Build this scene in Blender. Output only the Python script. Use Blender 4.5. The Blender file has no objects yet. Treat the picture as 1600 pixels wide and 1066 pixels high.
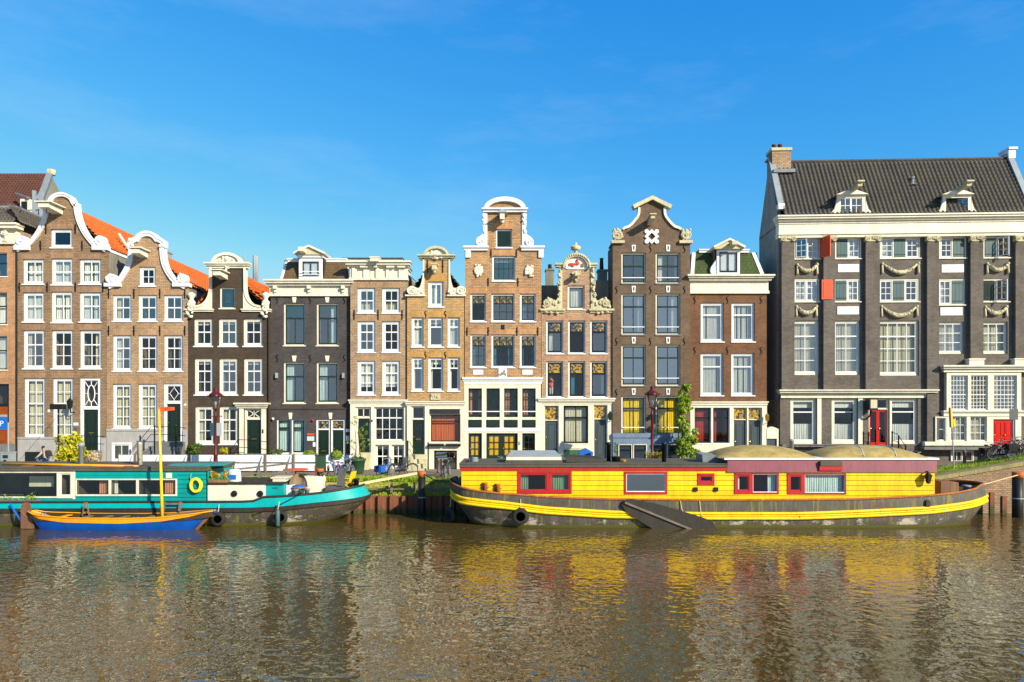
import bpy, bmesh, math, random
from mathutils import Vector, Matrix
from mathutils.geometry import tessellate_polygon
R = math.radians
rnd = random.Random(7)
SC = bpy.context.scene
COL = SC.collection

# ---------------------------------------------------------------- camera, sky, sun, exposure
F, VX, HY, CH = 1067.0, 800.0, 640.0, 6.24        # focal length in px of a 1600 px wide view, vanishing point, eye height over the water
cam_d = bpy.data.cameras.new('camera'); cam = bpy.data.objects.new('camera', cam_d); COL.objects.link(cam)
cam.location = (0, 0, CH); cam.rotation_euler = (R(90), 0, 0)
cam_d.sensor_width = 36; cam_d.lens = 36*F/1600; cam_d.shift_y = (HY-533)/1600
cam_d.clip_start = .2; cam_d.clip_end = 3000
SC.camera = cam
SUN_AZ, SUN_EL = 46, 27                            # degrees to the right of straight behind the camera, above the horizon
wld = bpy.data.worlds.new('World'); SC.world = wld; wld.use_nodes = True
wn = wld.node_tree.nodes; wl = wld.node_tree.links
sky = wn.new('ShaderNodeTexSky'); sky.sky_type = 'NISHITA'; sky.sun_disc = False
sky.sun_elevation = R(SUN_EL); sky.sun_rotation = R(180-SUN_AZ)
sky.air_density = 1.0; sky.dust_density = 0.25; sky.ozone_density = 3.0
# the photograph's deep polarised blue: one tone curve per channel over the whole sky
sep = wn.new('ShaderNodeSeparateColor'); com = wn.new('ShaderNodeCombineColor'); wl.new(sky.outputs[0], sep.inputs[0])
def wmath(op, a, b):
    n_ = wn.new('ShaderNodeMath'); n_.operation = op; wl.new(a, n_.inputs[0]); n_.inputs[1].default_value = b; return n_.outputs[0]
SKY = .13
for ch, (k_, g_) in enumerate(((3.9, 2.05), (1.27, .87), (1.06, .34))):
    wl.new(wmath('MULTIPLY', wmath('POWER', wmath('MINIMUM', wmath('MULTIPLY', sep.outputs[ch], .1), (.36, .46, .46)[ch]), g_), k_/(1.84*SKY)), com.inputs[ch])

wtc = wn.new('ShaderNodeTexCoord'); wmp = wn.new('ShaderNodeMapping'); wmp.inputs['Scale'].default_value = (1.2, 1.2, 4.5); wmp.inputs['Rotation'].default_value = (0, R(22), 0); wnz = wn.new('ShaderNodeTexNoise'); wnz.inputs['Scale'].default_value = 1.7; wnz.inputs['Detail'].default_value = 8; wnz.inputs['Roughness'].default_value = .62
wl.new(wtc.outputs['Generated'], wmp.inputs[0]); wl.new(wmp.outputs[0], wnz.inputs['Vector'])     # thin high cirrus all round the sky
wrp = wn.new('ShaderNodeValToRGB'); wrp.color_ramp.elements[0].position = .5; wrp.color_ramp.elements[0].color = (0, 0, 0, 1); wrp.color_ramp.elements[1].position = .8; wrp.color_ramp.elements[1].color = (.2, .2, .2, 1); wl.new(wnz.outputs[0], wrp.inputs[0])
wmx = wn.new('ShaderNodeMix'); wmx.data_type = 'RGBA'; wl.new(wrp.outputs[0], wmx.inputs[0]); wl.new(com.outputs[0], wmx.inputs[6]); wmx.inputs[7].default_value = (2.6, 3.2, 4.0, 1)
wl.new(wmx.outputs[2], wn['Background'].inputs['Color'])
wn['Background'].inputs['Strength'].default_value = SKY
sd = bpy.data.lights.new('sun', 'SUN'); sun = bpy.data.objects.new('sun', sd); COL.objects.link(sun)
sd.energy = 4.1; sd.angle = R(.5); sd.color = (1, .9, .67)
to_sun = Vector((math.sin(R(SUN_AZ))*math.cos(R(SUN_EL)), -math.cos(R(SUN_AZ))*math.cos(R(SUN_EL)), math.sin(R(SUN_EL))))
sun.rotation_euler = to_sun.to_track_quat('Z', 'Y').to_euler(); sun.location = (30, -20, 40)
SC.view_settings.view_transform = 'Standard'; SC.view_settings.look = 'None'
SC.view_settings.exposure = 1.07; SC.view_settings.gamma = 1; SC.view_settings.use_curve_mapping = False

# ---------------------------------------------------------------- materials
def S(r, g, b, k=.62):
    f = lambda c: (c/255/12.92 if c/255 <= .04045 else ((c/255+.055)/1.055)**2.4)*k
    return (f(r), f(g), f(b))
M = {}
class NT:
    def __init__(s, name):
        s.m = bpy.data.materials.new(name); s.m.use_nodes = True
        s.n = s.m.node_tree.nodes; s.l = s.m.node_tree.links; s.b = s.n['Principled BSDF']; M[name] = s.m
    def node(s, t, **k):
        x = s.n.new(t)
        for a, v in k.items(): setattr(x, a, v)
        return x
    def link(s, a, b): s.l.new(a, b)
    def coords(s, scale=(1, 1, 1)):
        t = s.node('ShaderNodeTexCoord'); m = s.node('ShaderNodeMapping'); m.inputs['Scale'].default_value = scale
        s.link(t.outputs['Object'], m.inputs[0]); return m.outputs[0]
    def noise(s, scale, vec=None, detail=3, rough=.6):
        n = s.node('ShaderNodeTexNoise'); n.inputs['Scale'].default_value = scale; n.inputs['Detail'].default_value = detail; n.inputs['Roughness'].default_value = rough
        s.link(vec if vec is not None else s.coords(), n.inputs['Vector']); return n.outputs[0]
    def ramp(s, fac, stops):
        r = s.node('ShaderNodeValToRGB'); e = r.color_ramp.elements
        while len(e) < len(stops): e.new(.5)
        for el, (p, c) in zip(e, stops):
            el.position = p; el.color = tuple(c)+(1,) if not isinstance(c, (int, float)) else (c, c, c, 1)
        s.link(fac, r.inputs[0]); return r.outputs[0]
    def mix(s, fac, a, b, mode='MIX'):
        x = s.node('ShaderNodeMix', data_type='RGBA', blend_type=mode)
        for sock, v in ((x.inputs[0], fac), (x.inputs[6], a), (x.inputs[7], b)):
            if isinstance(v, (int, float)): sock.default_value = v
            elif isinstance(v, tuple): sock.default_value = v+(1,) if len(v) == 3 else v
            else: s.link(v, sock)
        return x.outputs[2]
    def bump(s, h, strength=.3, dist=.02):
        b = s.node('ShaderNodeBump'); b.inputs['Strength'].default_value = strength; b.inputs['Distance'].default_value = dist
        s.link(h, b.inputs['Height']); s.link(b.outputs[0], s.b.inputs['Normal'])
    def out(s, col, rough=.6, metal=0, spec=None):
        if isinstance(col, tuple): s.b.inputs['Base Color'].default_value = col+(1,)
        else: s.link(col, s.b.inputs['Base Color'])
        if isinstance(rough, (int, float)): s.b.inputs['Roughness'].default_value = rough
        else: s.link(rough, s.b.inputs['Roughness'])
        s.b.inputs['Metallic'].default_value = metal
        if spec is not None: s.b.inputs['Specular IOR Level'].default_value = spec
        return s.m
def dim(c, k): return tuple(x*k for x in c)
TINT = dict(brown=(1.04, 1.05, .82), sand=(1.14, 1.06, .76), black=(0.826, 0.791, 0.714), slate=(0.748, 0.722, 0.671), tan=(.97, .95, .74), gold=(1.02, .96, .5), amber=(1.28, 1.18, .86), rose=(1.15, 1.12, .9), umber=(0.972, 0.877, 0.757), red=(0.834, 0.808, 0.602), charcoal=(0.722, 0.679, 0.619), orange=(1, 1, .85), quay=(1, 1, .9))
def brick(name, col, col2=None, mortar=None, streak=.5, soldier=False):
    tn = TINT[name.split('_')[1]]; mul = lambda c_: tuple(min(.95, a_*b_) for a_, b_ in zip(c_, tn)); col = mul(col); col2 = mul(col2) if col2 else None; mortar = mul(mortar) if mortar else None
    t = NT(name); col2 = col2 or dim(col, .66); mortar = mortar or dim(col, 1.25)
    tc = t.node('ShaderNodeTexCoord'); sp = t.node('ShaderNodeSeparateXYZ'); t.link(tc.outputs['Object'], sp.inputs[0])
    ad = t.node('ShaderNodeMath', operation='ADD'); t.link(sp.outputs[0], ad.inputs[0]); t.link(sp.outputs[1], ad.inputs[1])
    cb = t.node('ShaderNodeCombineXYZ')
    t.link(ad.outputs[0], cb.inputs[1 if soldier else 0]); t.link(sp.outputs[2], cb.inputs[0 if soldier else 1])
    bt = t.node('ShaderNodeTexBrick'); t.link(cb.outputs[0], bt.inputs['Vector'])
    bt.inputs['Color1'].default_value = col+(1,); bt.inputs['Color2'].default_value = col2+(1,); bt.inputs['Mortar'].default_value = mortar+(1,)
    bt.inputs['Scale'].default_value = 1; big = streak >= .5 and not soldier
    bt.inputs['Mortar Size'].default_value = .02 if big else .01; bt.inputs['Brick Width'].default_value = .3 if big else .24; bt.inputs['Row Height'].default_value = .115 if big else .08
    if big: bt.inputs['Mortar'].default_value = dim(col2, .62)+(1,)
    bt.inputs['Bias'].default_value = 0
    mot = t.ramp(t.noise(.7, detail=6, rough=.7), [(.3, .66), (.7, 1.26)])
    st = t.ramp(t.noise(1, t.coords((2.6, 2.6, 9)), detail=6, rough=.75), [(.32, 1-.24*streak), (.68, 1+.24*streak)])
    sp2 = t.ramp(t.noise(14, t.coords((1, 1, 3)), detail=2), [(.3, .8), (.7, 1.2)])
    c = t.mix(1, t.mix(1, t.mix(1, bt.outputs[0], mot, 'MULTIPLY'), st, 'MULTIPLY'), sp2, 'MULTIPLY')
    gry = sum(col)/3; c = t.mix(t.ramp(t.noise(1.7, t.coords((1.3, 1.3, 6)), detail=8, rough=.85), [(.42, 0), (.6, .75*streak)]), c, tuple(.45*v_+.55*gry*(1.02, .97, 1.06)[k_] for k_, v_ in enumerate(col)))     # lilac grey courses among the warm ones
    # pale efflorescence and grime patches with a shape of their own
    eff = t.ramp(t.noise(.35, t.coords((1, 1, 1.6)), detail=7, rough=.72), [(.56, 0), (.72, .35)])
    c = t.mix(eff, c, dim(mortar, 1.1))
    c = t.mix(t.ramp(t.noise(.9, t.coords((2.2, 2.2, .22)), detail=6, rough=.7), [(.54, 0), (.75, .45)]), c, dim(col2, .55))      # sooty damp streaks
    t.bump(bt.outputs['Fac'], .5, -.012)
    return t.out(c, .85, spec=.25)
def paint(name, col, rough=.5, dirt=.2, grain=None, bump=.0, wear=None, metal=0, vary=0):
    t = NT(name)
    n = t.ramp(t.noise(1.6, t.coords((1, 1, .5)), detail=6, rough=.7), [(.3, 1-dirt), (.62, 1.03)])
    st = t.ramp(t.noise(3.0, t.coords((3, 3, .25)), detail=4), [(.3, 1-dirt*.7), (.6, 1)])
    c = t.mix(1, t.mix(1, col, n, 'MULTIPLY'), st, 'MULTIPLY')
    if vary:
        oi = t.node('ShaderNodeObjectInfo'); c = t.mix(1, c, t.ramp(oi.outputs['Random'], [(0, 1-vary), (1, 1.02)]), 'MULTIPLY')
    if wear:
        w = t.ramp(t.noise(5, detail=8, rough=.75), [(.6, 0), (.66, 1)])
        c = t.mix(w, c, wear)
    if bump: t.bump(t.noise(18, detail=4), bump, .02)
    return t.out(c, rough, metal, spec=.3)
def plain(name, col, rough=.5, metal=0): return paint(name, col, rough, .12, metal=metal)
def cloth(name, col):
    t = NT(name); n = t.ramp(t.noise(2, t.coords((6, 6, .4))), [(.3, .75), (.7, 1.1)])
    c = t.mix(1, col, n, 'MULTIPLY'); t.out(c, .9)
    return t.m
def leafm(name, a, b, trans=.25):
    t = NT(name); oi = t.noise(3.1, detail=3); g = t.noise(31, detail=1)
    c = t.mix(t.ramp(t.mix(.5, oi, g), [(.38, 0), (.62, 1)]), a, b); t.out(c, .55)
    t.b.inputs['Subsurface Weight'].default_value = 0
    tr = t.node('ShaderNodeBsdfTranslucent'); t.link(c, tr.inputs[0]); mx = t.node('ShaderNodeMixShader'); mx.inputs[0].default_value = trans
    t.link(t.b.outputs[0], mx.inputs[1]); t.link(tr.outputs[0], mx.inputs[2]); t.link(mx.outputs[0], t.n['Material Output'].inputs[0])
    return t.m
def glass(name, base, tint=(.86, .9, .9), wob=.05):
    t = NT(name); t.n.remove(t.b)
    lw = t.node('ShaderNodeLayerWeight'); lw.inputs[0].default_value = .5; pw = t.node('ShaderNodeMath', operation='POWER'); t.link(lw.outputs['Facing'], pw.inputs[0]); pw.inputs[1].default_value = 4
    ma = t.node('ShaderNodeMath', operation='MULTIPLY_ADD'); ma.use_clamp = True; t.link(pw.outputs[0], ma.inputs[0]); ma.inputs[1].default_value = .9; ma.inputs[2].default_value = base+.05
    tp = t.node('ShaderNodeBsdfTransparent'); tp.inputs[0].default_value = tint+(1,)
    gl = t.node('ShaderNodeBsdfGlossy'); gl.inputs['Roughness'].default_value = .015
    b = t.node('ShaderNodeBump'); b.inputs['Strength'].default_value = wob; b.inputs['Distance'].default_value = .05
    t.link(t.noise(1.3, detail=1), b.inputs['Height']); t.link(b.outputs[0], gl.inputs['Normal'])
    mx = t.node('ShaderNodeMixShader'); t.link(ma.outputs[0], mx.inputs[0]); t.link(tp.outputs[0], mx.inputs[1]); t.link(gl.outputs[0], mx.inputs[2])
    t.link(mx.outputs[0], t.n['Material Output'].inputs[0]); return t.m
def BR(r, g, b, k): m_ = (r+g+b)/3; return S(r*.84+m_*.16, g*.84+m_*.16, b*.84+m_*.16, k*.93)
brick('brick_brown', BR(158, 122, 96, .98), BR(126, 95, 77, .98)); brick('brick_sand', BR(178, 144, 112, .98), BR(140, 110, 94, .98), streak=.8)
brick('brick_black', BR(74, 62, 53, 1.3), BR(60, 50, 44, 1.3), BR(70, 58, 50, 1.3), streak=.25); brick('brick_slate', BR(78, 73, 78, 1.3), BR(62, 58, 64, 1.3), BR(66, 62, 66, 1.3), streak=.3)
brick('brick_tan', BR(188, 152, 116, .98), BR(148, 114, 96, .98), streak=.9); brick('brick_gold', BR(200, 155, 105, .98), BR(162, 120, 86, .98), streak=1)
brick('brick_amber', BR(178, 138, 100, .98), BR(138, 103, 80, .98), streak=.6); brick('brick_rose', BR(186, 144, 110, .98), BR(144, 108, 90, .98), streak=.9)
brick('brick_umber', BR(98, 82, 69, 1.35), BR(80, 66, 57, 1.35), BR(96, 82, 70, 1.35), streak=.3); brick('brick_red', BR(118, 78, 58, 1.35), BR(96, 62, 48, 1.35), BR(100, 70, 56, 1.3), streak=.3)
brick('brick_charcoal', BR(106, 99, 96, 1.35), BR(84, 79, 79, 1.35), BR(112, 106, 102, 1.35), streak=.35); brick('brick_orange', BR(184, 132, 96, .95), BR(156, 106, 76, .95), streak=.4)
for k, c in (('brown', BR(168, 126, 98, .95)), ('sand', BR(178, 138, 108, .95)), ('tan', BR(190, 146, 110, .95)), ('gold', BR(208, 154, 98, .95)), ('amber', BR(184, 134, 94, .95)), ('rose', BR(188, 138, 106, .95))):
    c = (c[0]*.84, c[1]*.86, c[2]*1.0); brick('soldier_'+k, c, dim(c, .66), streak=.3, soldier=True)
for k in ('black', 'slate', 'umber', 'red', 'charcoal', 'orange'): M['soldier_'+k] = M['brick_'+k]
paint('white', S(236, 239, 246, .78), .45, .14); paint('cream', S(242, 235, 216, .74), .5, .2); paint('stone', S(226, 220, 206, .75), .7, .22, bump=.3)
paint('mossy_cream', S(222, 212, 176, .7), .7, .3, bump=.3)
paint('plinth_grey', S(190, 187, 187, .66), .7, .2, bump=.2); paint('plinth_blue', S(120, 142, 172, .7), .6, .22); paint('bluestone', S(140, 140, 146), .7, .3, bump=.3)
paint('render_grey', S(150, 146, 132, .7), .85, .35, bump=.2); paint('side_slate', S(176, 166, 150, .75), .8, .35, bump=.2)
paint('door_green', S(30, 48, 40, .7), .25, .12); paint('sash_green', S(38, 56, 50, .7), .3, .1); paint('door_slate', S(78, 90, 98, .65), .35, .12); paint('door_red', S(214, 36, 22, .75), .3, .12)
paint('door_orange', S(170, 84, 24, .6), .4, .25); paint('shutter_blue', S(74, 104, 112, .7), .5, .15); paint('shutter_red', S(238, 88, 50, .75), .45, .1); paint('attic_blue', S(44, 78, 98, .7), .4, .15)
paint('sash_black', S(34, 36, 40, .7), .3, .1); paint('iron', S(28, 28, 30, .7), .5, .1); paint('zinc', S(176, 186, 194, .6), .45, .2); paint('lead', S(150, 158, 168, .6), .5, .25)
plain('brass', S(200, 160, 70, .7), .3, .8); paint('green_panel', S(70, 120, 90, .6), .5, .25)
for nm, a, b in (('pantile_orange', S(232, 118, 30, .76), S(186, 82, 26, .76)), ('pantile_black', S(82, 77, 76, .68), S(54, 51, 53, .68)), ('pantile_red', S(120, 68, 50), S(84, 50, 42)), ('pantile_grey', S(112, 104, 98), S(84, 78, 76))):
    t = NT(nm); c = t.mix(t.ramp(t.noise(3.3, detail=5, rough=.8), [(.35, 0), (.65, 1)]), a, b); c = t.mix(t.ramp(t.noise(.6, detail=6, rough=.7), [(.45, 0), (.7, .5)]), c, dim(b, .6))
    if nm == 'pantile_black':
        c = t.mix(t.ramp(t.noise(1.9, detail=6, rough=.8), [(.66, 0), (.7, .8)]), c, S(170, 140, 40, .6)); c = t.mix(t.ramp(t.noise(.8, detail=4), [(.45, 0), (.75, .5)]), c, S(96, 92, 56))
    t.out(c, .7)
paint('slate_green', S(84, 104, 54, .52), .8, .3, bump=.2); paint('slate_brown', S(122, 98, 70, .6), .8, .3, bump=.2)
paint('bitumen', S(96, 92, 86), .9, .3, bump=.3)
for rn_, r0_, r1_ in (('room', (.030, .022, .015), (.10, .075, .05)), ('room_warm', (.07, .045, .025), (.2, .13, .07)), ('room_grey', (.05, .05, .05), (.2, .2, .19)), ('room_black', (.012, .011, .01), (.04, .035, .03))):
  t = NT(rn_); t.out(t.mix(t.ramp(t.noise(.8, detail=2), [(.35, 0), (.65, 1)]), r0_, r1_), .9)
glass('pane_clear', .03); glass('pane_sky', .20); glass('pane_mirror', .38); glass('pane_dark', .06, (.45, .5, .5))
cloth('curtain_white', S(232, 230, 222, .75)); cloth('curtain_cream', S(222, 212, 184, .7)); cloth('curtain_yellow', S(246, 206, 30, .85)); cloth('curtain_orange', S(214, 104, 44, .75)); cloth('curtain_red', S(176, 40, 40, .75))
cloth('curtain_green', S(120, 160, 130, .7)); cloth('curtain_aqua', S(206, 228, 226, .75)); cloth('curtain_stripe', S(206, 140, 110, .7)); cloth('curtain_teal', S(66, 120, 150, .7)); cloth('blind_yellow', S(238, 184, 50, .8))
t = NT('leaded_glass')
v = t.node('ShaderNodeTexVoronoi'); v.distance = 'CHEBYCHEV'; v.inputs['Scale'].default_value = 8.5; v.inputs['Randomness'].default_value = .35; t.link(t.coords((1, .01, 1)), v.inputs['Vector'])
hv = t.node('ShaderNodeSeparateColor'); t.link(v.outputs['Color'], hv.inputs[0])
t.out(t.ramp(hv.outputs[0], [(.0, S(44, 46, 40, .7)), (.3, S(140, 116, 50, .7)), (.5, S(60, 96, 64, .7)), (.62, S(54, 70, 118, .7)), (.75, S(126, 74, 54, .7)), (.88, S(170, 164, 140, .7))]), .15)
for e in [n for n in t.n if n.type == 'VALTORGB']: e.color_ramp.interpolation = 'CONSTANT'
t = NT('leaded_yellow')
v = t.node('ShaderNodeTexVoronoi'); v.distance = 'CHEBYCHEV'; v.inputs['Scale'].default_value = 9; v.inputs['Randomness'].default_value = .5; t.link(t.coords((1, .01, 1)), v.inputs['Vector'])
hv = t.node('ShaderNodeSeparateColor'); t.link(v.outputs['Color'], hv.inputs[0])
t.out(t.ramp(hv.outputs[0], [(.0, S(206, 160, 24, .7)), (.3, S(90, 76, 50, .7)), (.5, S(150, 134, 90, .7)), (.66, S(74, 66, 88, .7)), (.8, S(176, 146, 50, .7))]), .15)
for e in [n for n in t.n if n.type == 'VALTORGB']: e.color_ramp.interpolation = 'CONSTANT'

# ---------------------------------------------------------------- mesh helpers
def PX(px, D): return (px-VX)*D/F
def PZ(py, D): return CH-(py-HY)*D/F
def spline(pts, n=6):
    out = []
    for i in range(len(pts)-1):
        p0, p1, p2, p3 = pts[max(i-1, 0)], pts[i], pts[i+1], pts[min(i+2, len(pts)-1)]
        for k in range(n):
            t = k/n
            out.append(tuple(.5*((2*b)+(-a+c)*t+(2*a-5*b+4*c-d)*t*t+(-a+3*b-3*c+d)*t**3) for a, b, c, d in zip(p0, p1, p2, p3)))
    return out+[tuple(pts[-1])]
def arc(cx, cz, rx, rz, a0, a1, n=14): return [(cx+rx*math.cos(R(a0+(a1-a0)*i/n)), cz+rz*math.sin(R(a0+(a1-a0)*i/n))) for i in range(n+1)]
class MB:
    def __init__(s): s.v = []; s.f = []
    def add(s, vs, fs):
        n = len(s.v); s.v += [tuple(p) for p in vs]; s.f += [tuple(i+n for i in f) for f in fs]; return s
    def box(s, x0, x1, y0, y1, z0, z1):
        if x0 > x1: x0, x1 = x1, x0
        if y0 > y1: y0, y1 = y1, y0
        if z0 > z1: z0, z1 = z1, z0
        return s.add([(x0, y0, z0), (x1, y0, z0), (x1, y1, z0), (x0, y1, z0), (x0, y0, z1), (x1, y0, z1), (x1, y1, z1), (x0, y1, z1)],
                     [(0, 3, 2, 1), (4, 5, 6, 7), (0, 1, 5, 4), (1, 2, 6, 5), (2, 3, 7, 6), (3, 0, 4, 7)])
    def bar(s, p, q, w, d, up=(0, 0, 1)):
        p, q = Vector(p), Vector(q); t = (q-p).normalized(); u = Vector(up)
        if abs(t.dot(u)) > .98: u = Vector((0, 1, 0))
        a = t.cross(u).normalized()*w/2; b = a.cross(t).normalized()*d/2
        return s.add([p-a-b, p+a-b, p+a+b, p-a+b, q-a-b, q+a-b, q+a+b, q-a+b], [(0, 3, 2, 1), (4, 5, 6, 7), (0, 1, 5, 4), (1, 2, 6, 5), (2, 3, 7, 6), (3, 0, 4, 7)])
    def tube(s, pts, r, n=6, closed=False):
        pts = [Vector(p) for p in pts]; m = len(pts); rs = r if isinstance(r, (list, tuple)) else [r]*m
        vs = []; a = None
        for i, p in enumerate(pts):
            if closed: t = pts[(i+1) % m]-pts[i-1]
            else: t = pts[min(i+1, m-1)]-pts[max(i-1, 0)]
            t = t.normalized() if t.length > 1e-9 else Vector((0, 0, 1))
            if a is None:
                a = t.cross(Vector((0, 0, 1)))
                if a.length < .05: a = t.cross(Vector((0, 1, 0)))
            a = (a-t*a.dot(t)).normalized(); b = t.cross(a)
            vs += [p+(a*math.cos(2*math.pi*k/n)+b*math.sin(2*math.pi*k/n))*rs[i] for k in range(n)]
        fs = [(i*n+k, i*n+(k+1) % n, ((i+1) % m)*n+(k+1) % n, ((i+1) % m)*n+k) for i in range(m if closed else m-1) for k in range(n)]
        if not closed: fs += [tuple(range(n))[::-1], tuple(range((m-1)*n, m*n))]
        return s.add(vs, fs)
    def lathe(s, prof, c=(0, 0, 0), n=12, axis='z'):
        vs = []
        for r, h in prof:
            for k in range(n):
                x, y = r*math.cos(2*math.pi*k/n), r*math.sin(2*math.pi*k/n)
                vs.append((c[0]+x, c[1]+y, c[2]+h) if axis == 'z' else ((c[0]+x, c[1]+h, c[2]+y) if axis == 'y' else (c[0]+h, c[1]+x, c[2]+y)))
        m = len(prof)
        return s.add(vs, [(i*n+k, i*n+(k+1) % n, (i+1)*n+(k+1) % n, (i+1)*n+k) for i in range(m-1) for k in range(n)]+[tuple(range(n))[::-1], tuple(range((m-1)*n, m*n))])
    def ball(s, c, r, sc=(1, 1, 1), n=7, m=4):
        return s.add([(c[0]+r*sc[0]*math.sin(math.pi*(i+.02)/(m+.04))*math.cos(2*math.pi*k/n), c[1]+r*sc[1]*math.sin(math.pi*(i+.02)/(m+.04))*math.sin(2*math.pi*k/n), c[2]+r*sc[2]*math.cos(math.pi*(i+.02)/(m+.04))) for i in range(m+1) for k in range(n)],
                     [(i*n+k, (i+1)*n+k, (i+1)*n+(k+1) % n, i*n+(k+1) % n) for i in range(m) for k in range(n)])
    def prism(s, outline, y0, y1, holes=()):
        loops = [list(outline)]+[list(h) for h in holes]
        flat = [p for l in loops for p in l]; n = len(flat)
        tri = tessellate_polygon([[Vector((p[0], p[1], 0)) for p in l] for l in loops])
        vs = [(p[0], y0, p[1]) for p in flat]+[(p[0], y1, p[1]) for p in flat]
        fs = []
        for a, b, c in tri:
            A, B, C = flat[a], flat[b], flat[c]
            if (B[0]-A[0])*(C[1]-A[1])-(B[1]-A[1])*(C[0]-A[0]) < 0: a, c = c, a
            fs += [(a, b, c), (c+n, b+n, a+n)]
        o = 0
        for l in loops:
            k = len(l); fs += [(o+i, o+(i+1) % k, o+(i+1) % k+n, o+i+n) for i in range(k)]; o += k
        return s.add(vs, fs)
    def ribbon(s, path, w0, w1, y0, y1):
        m = len(path); vs = []
        for i, p in enumerate(path):
            a, b = path[max(i-1, 0)], path[min(i+1, m-1)]
            tx, tz = b[0]-a[0], b[1]-a[1]; l = math.hypot(tx, tz) or 1; nx, nz = -tz/l, tx/l
            for w, y in ((w0, y0), (w1, y0), (w1, y1), (w0, y1)): vs.append((p[0]+nx*w, y, p[1]+nz*w))
        fs = [(i*4+k, i*4+(k+1) % 4, i*4+4+(k+1) % 4, i*4+4+k) for i in range(m-1) for k in range(4)]+[(3, 2, 1, 0), (m*4-4, m*4-3, m*4-2, m*4-1)]
        return s.add(vs, fs)
    def curtain(s, x0, x1, z0, z1, y, amp=.03, fold=.13, seed=0):
        q = random.Random(seed); n = max(6, int((x1-x0)/fold)*5); ph = q.random()*6; vs = []
        for i in range(n+1):
            x = x0+(x1-x0)*i/n; a = (x-x0)/fold*2*math.pi+ph+.8*math.sin(3.1*(x-x0)+ph)
            for z, k in ((z1, .6), (z0, 1.0)): vs.append((x, y+amp*k*math.sin(a)+amp*.4*math.sin(2.3*a), z))
        return s.add(vs, [(2*i, 2*i+1, 2*i+3, 2*i+2) for i in range(n)])
    def tiles(s, P, a, b, La, Lb, wa=.3, wb=.33, h=.05, n=6):
        P, a, b = Vector(P), Vector(a).normalized(), Vector(b).normalized(); nm = a.cross(b).normalized()
        if nm.z < 0: nm = -nm
        na = max(1, round(La/wa)); nb = max(1, round(Lb/wb)); wa = La/na; wb = Lb/nb
        rows = []
        for r in range(nb): rows += [(r*wb, h*1.3), ((r+1)*wb-.004, 0)]
        q = random.Random(int(La*100)); jit = [q.uniform(-.008, .008) for _ in range(na+1)]
        prof = [h*(.5+.5*math.sin(2*math.pi*k/n))*(1 if k < n/2 else .8) for k in range(n)]
        nc = na*n+1; vs = []
        for bb, hh in rows:
            for i in range(nc): vs.append(P+a*(i*wa/n)+b*(bb+jit[i//n])+nm*(prof[i % n]+hh))
        return s.add(vs, [(r*nc+i, r*nc+i+1, (r+1)*nc+i+1, (r+1)*nc+i) for r in range(len(rows)-1) for i in range(nc-1)])
    def shingles(s, P, a, b, La, Lb, wa=.3, wb=.25, inset=None):
        P, a, b = Vector(P), Vector(a).normalized(), Vector(b).normalized(); nm = a.cross(b).normalized()
        if nm.y > 0: nm = -nm
        nb = max(1, round(Lb/wb)); wb = Lb/nb
        for r in range(nb):
            x = -(r % 2)*wa/2
            while x < La-.01:
                x0, x1 = max(x, 0)+.006, min(x+wa, La)-.006; x += wa
                if x1-x0 < .03: continue
                k = rnd.uniform(.014, .03)
                c = [P+a*x0+b*(r*wb), P+a*x1+b*(r*wb), P+a*x1+b*((r+1)*wb+.02), P+a*x0+b*((r+1)*wb+.02)]
                s.add([c[0]+nm*k, c[1]+nm*k, c[2]+nm*.004, c[3]+nm*.004, c[0], c[1]], [(0, 1, 2, 3), (4, 5, 1, 0)])
        return s
    def scroll(s, u, z, r, d, y0, y1):
        s.lathe([(r*.96, 0), (r, .03), (r, y1-y0)], (u, y0, z), 18, 'y')
        s.tube([(u+d*(r*.92*(1-k/30)+.02)*math.cos(k*.42+2.6), y0-.01, z+(r*.92*(1-k/30)+.02)*math.sin(k*.42+2.6)) for k in range(28)], [r*.15*(1-k/50) for k in range(28)], 5)
        return s.ball((u, y0-.03, z), r*.22)
    def lumps(s, u0, u1, z0, z1, y, n, r, seed=1):
        q = random.Random(seed)
        for _ in range(n):
            s.ball((q.uniform(u0, u1), y+q.uniform(-.03, .03), q.uniform(z0, z1)), r*q.uniform(.6, 1.2), (1, .8, 1), 6, 4)
        return s
    def build(s, name, mat, parent=None, smooth=False, loc=None, mesh=None):
        me = mesh or s.mesh(name, mat, smooth)
        o = bpy.data.objects.new(name, me); COL.objects.link(o)
        if parent is not None: o.parent = parent
        if loc is not None: o.location = loc
        return o
    def mesh(s, name, mat, smooth=False):
        me = bpy.data.meshes.new(name); me.from_pydata(s.v, [], s.f); me.validate(); me.materials.append(M[mat] if isinstance(mat, str) else mat)
        if smooth: me.polygons.foreach_set('use_smooth', [True]*len(me.polygons))
        me.update(); return me
def tag(o, label, cat, group=None, kind=None):
    if label: o['label'] = label
    if cat: o['category'] = cat
    if group: o['group'] = group
    if kind: o['kind'] = kind
    return o
def thing(name, label, cat, loc=(0, 0, 0), rz=0, group=None):
    o = bpy.data.objects.new(name, None); COL.objects.link(o); o.location = loc; o.rotation_euler = (0, 0, rz); o.empty_display_size = .2
    return tag(o, label, cat, group)
def dup(o, loc=None, rz=None, label=None, parent=None):
    c = o.copy(); COL.objects.link(c)
    if parent is not None: c.parent = parent
    if loc is not None: c.location = loc
    if rz is not None: c.rotation_euler = (0, 0, rz)
    if label: c['label'] = label
    for ch in list(o.children): dup(ch, parent=c)
    return c
_shared = {}
def shared(key, maker, name, mat, smooth=False):
    if key not in _shared: _shared[key] = maker(MB()).mesh(name, mat, smooth)
    return _shared[key]

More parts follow.
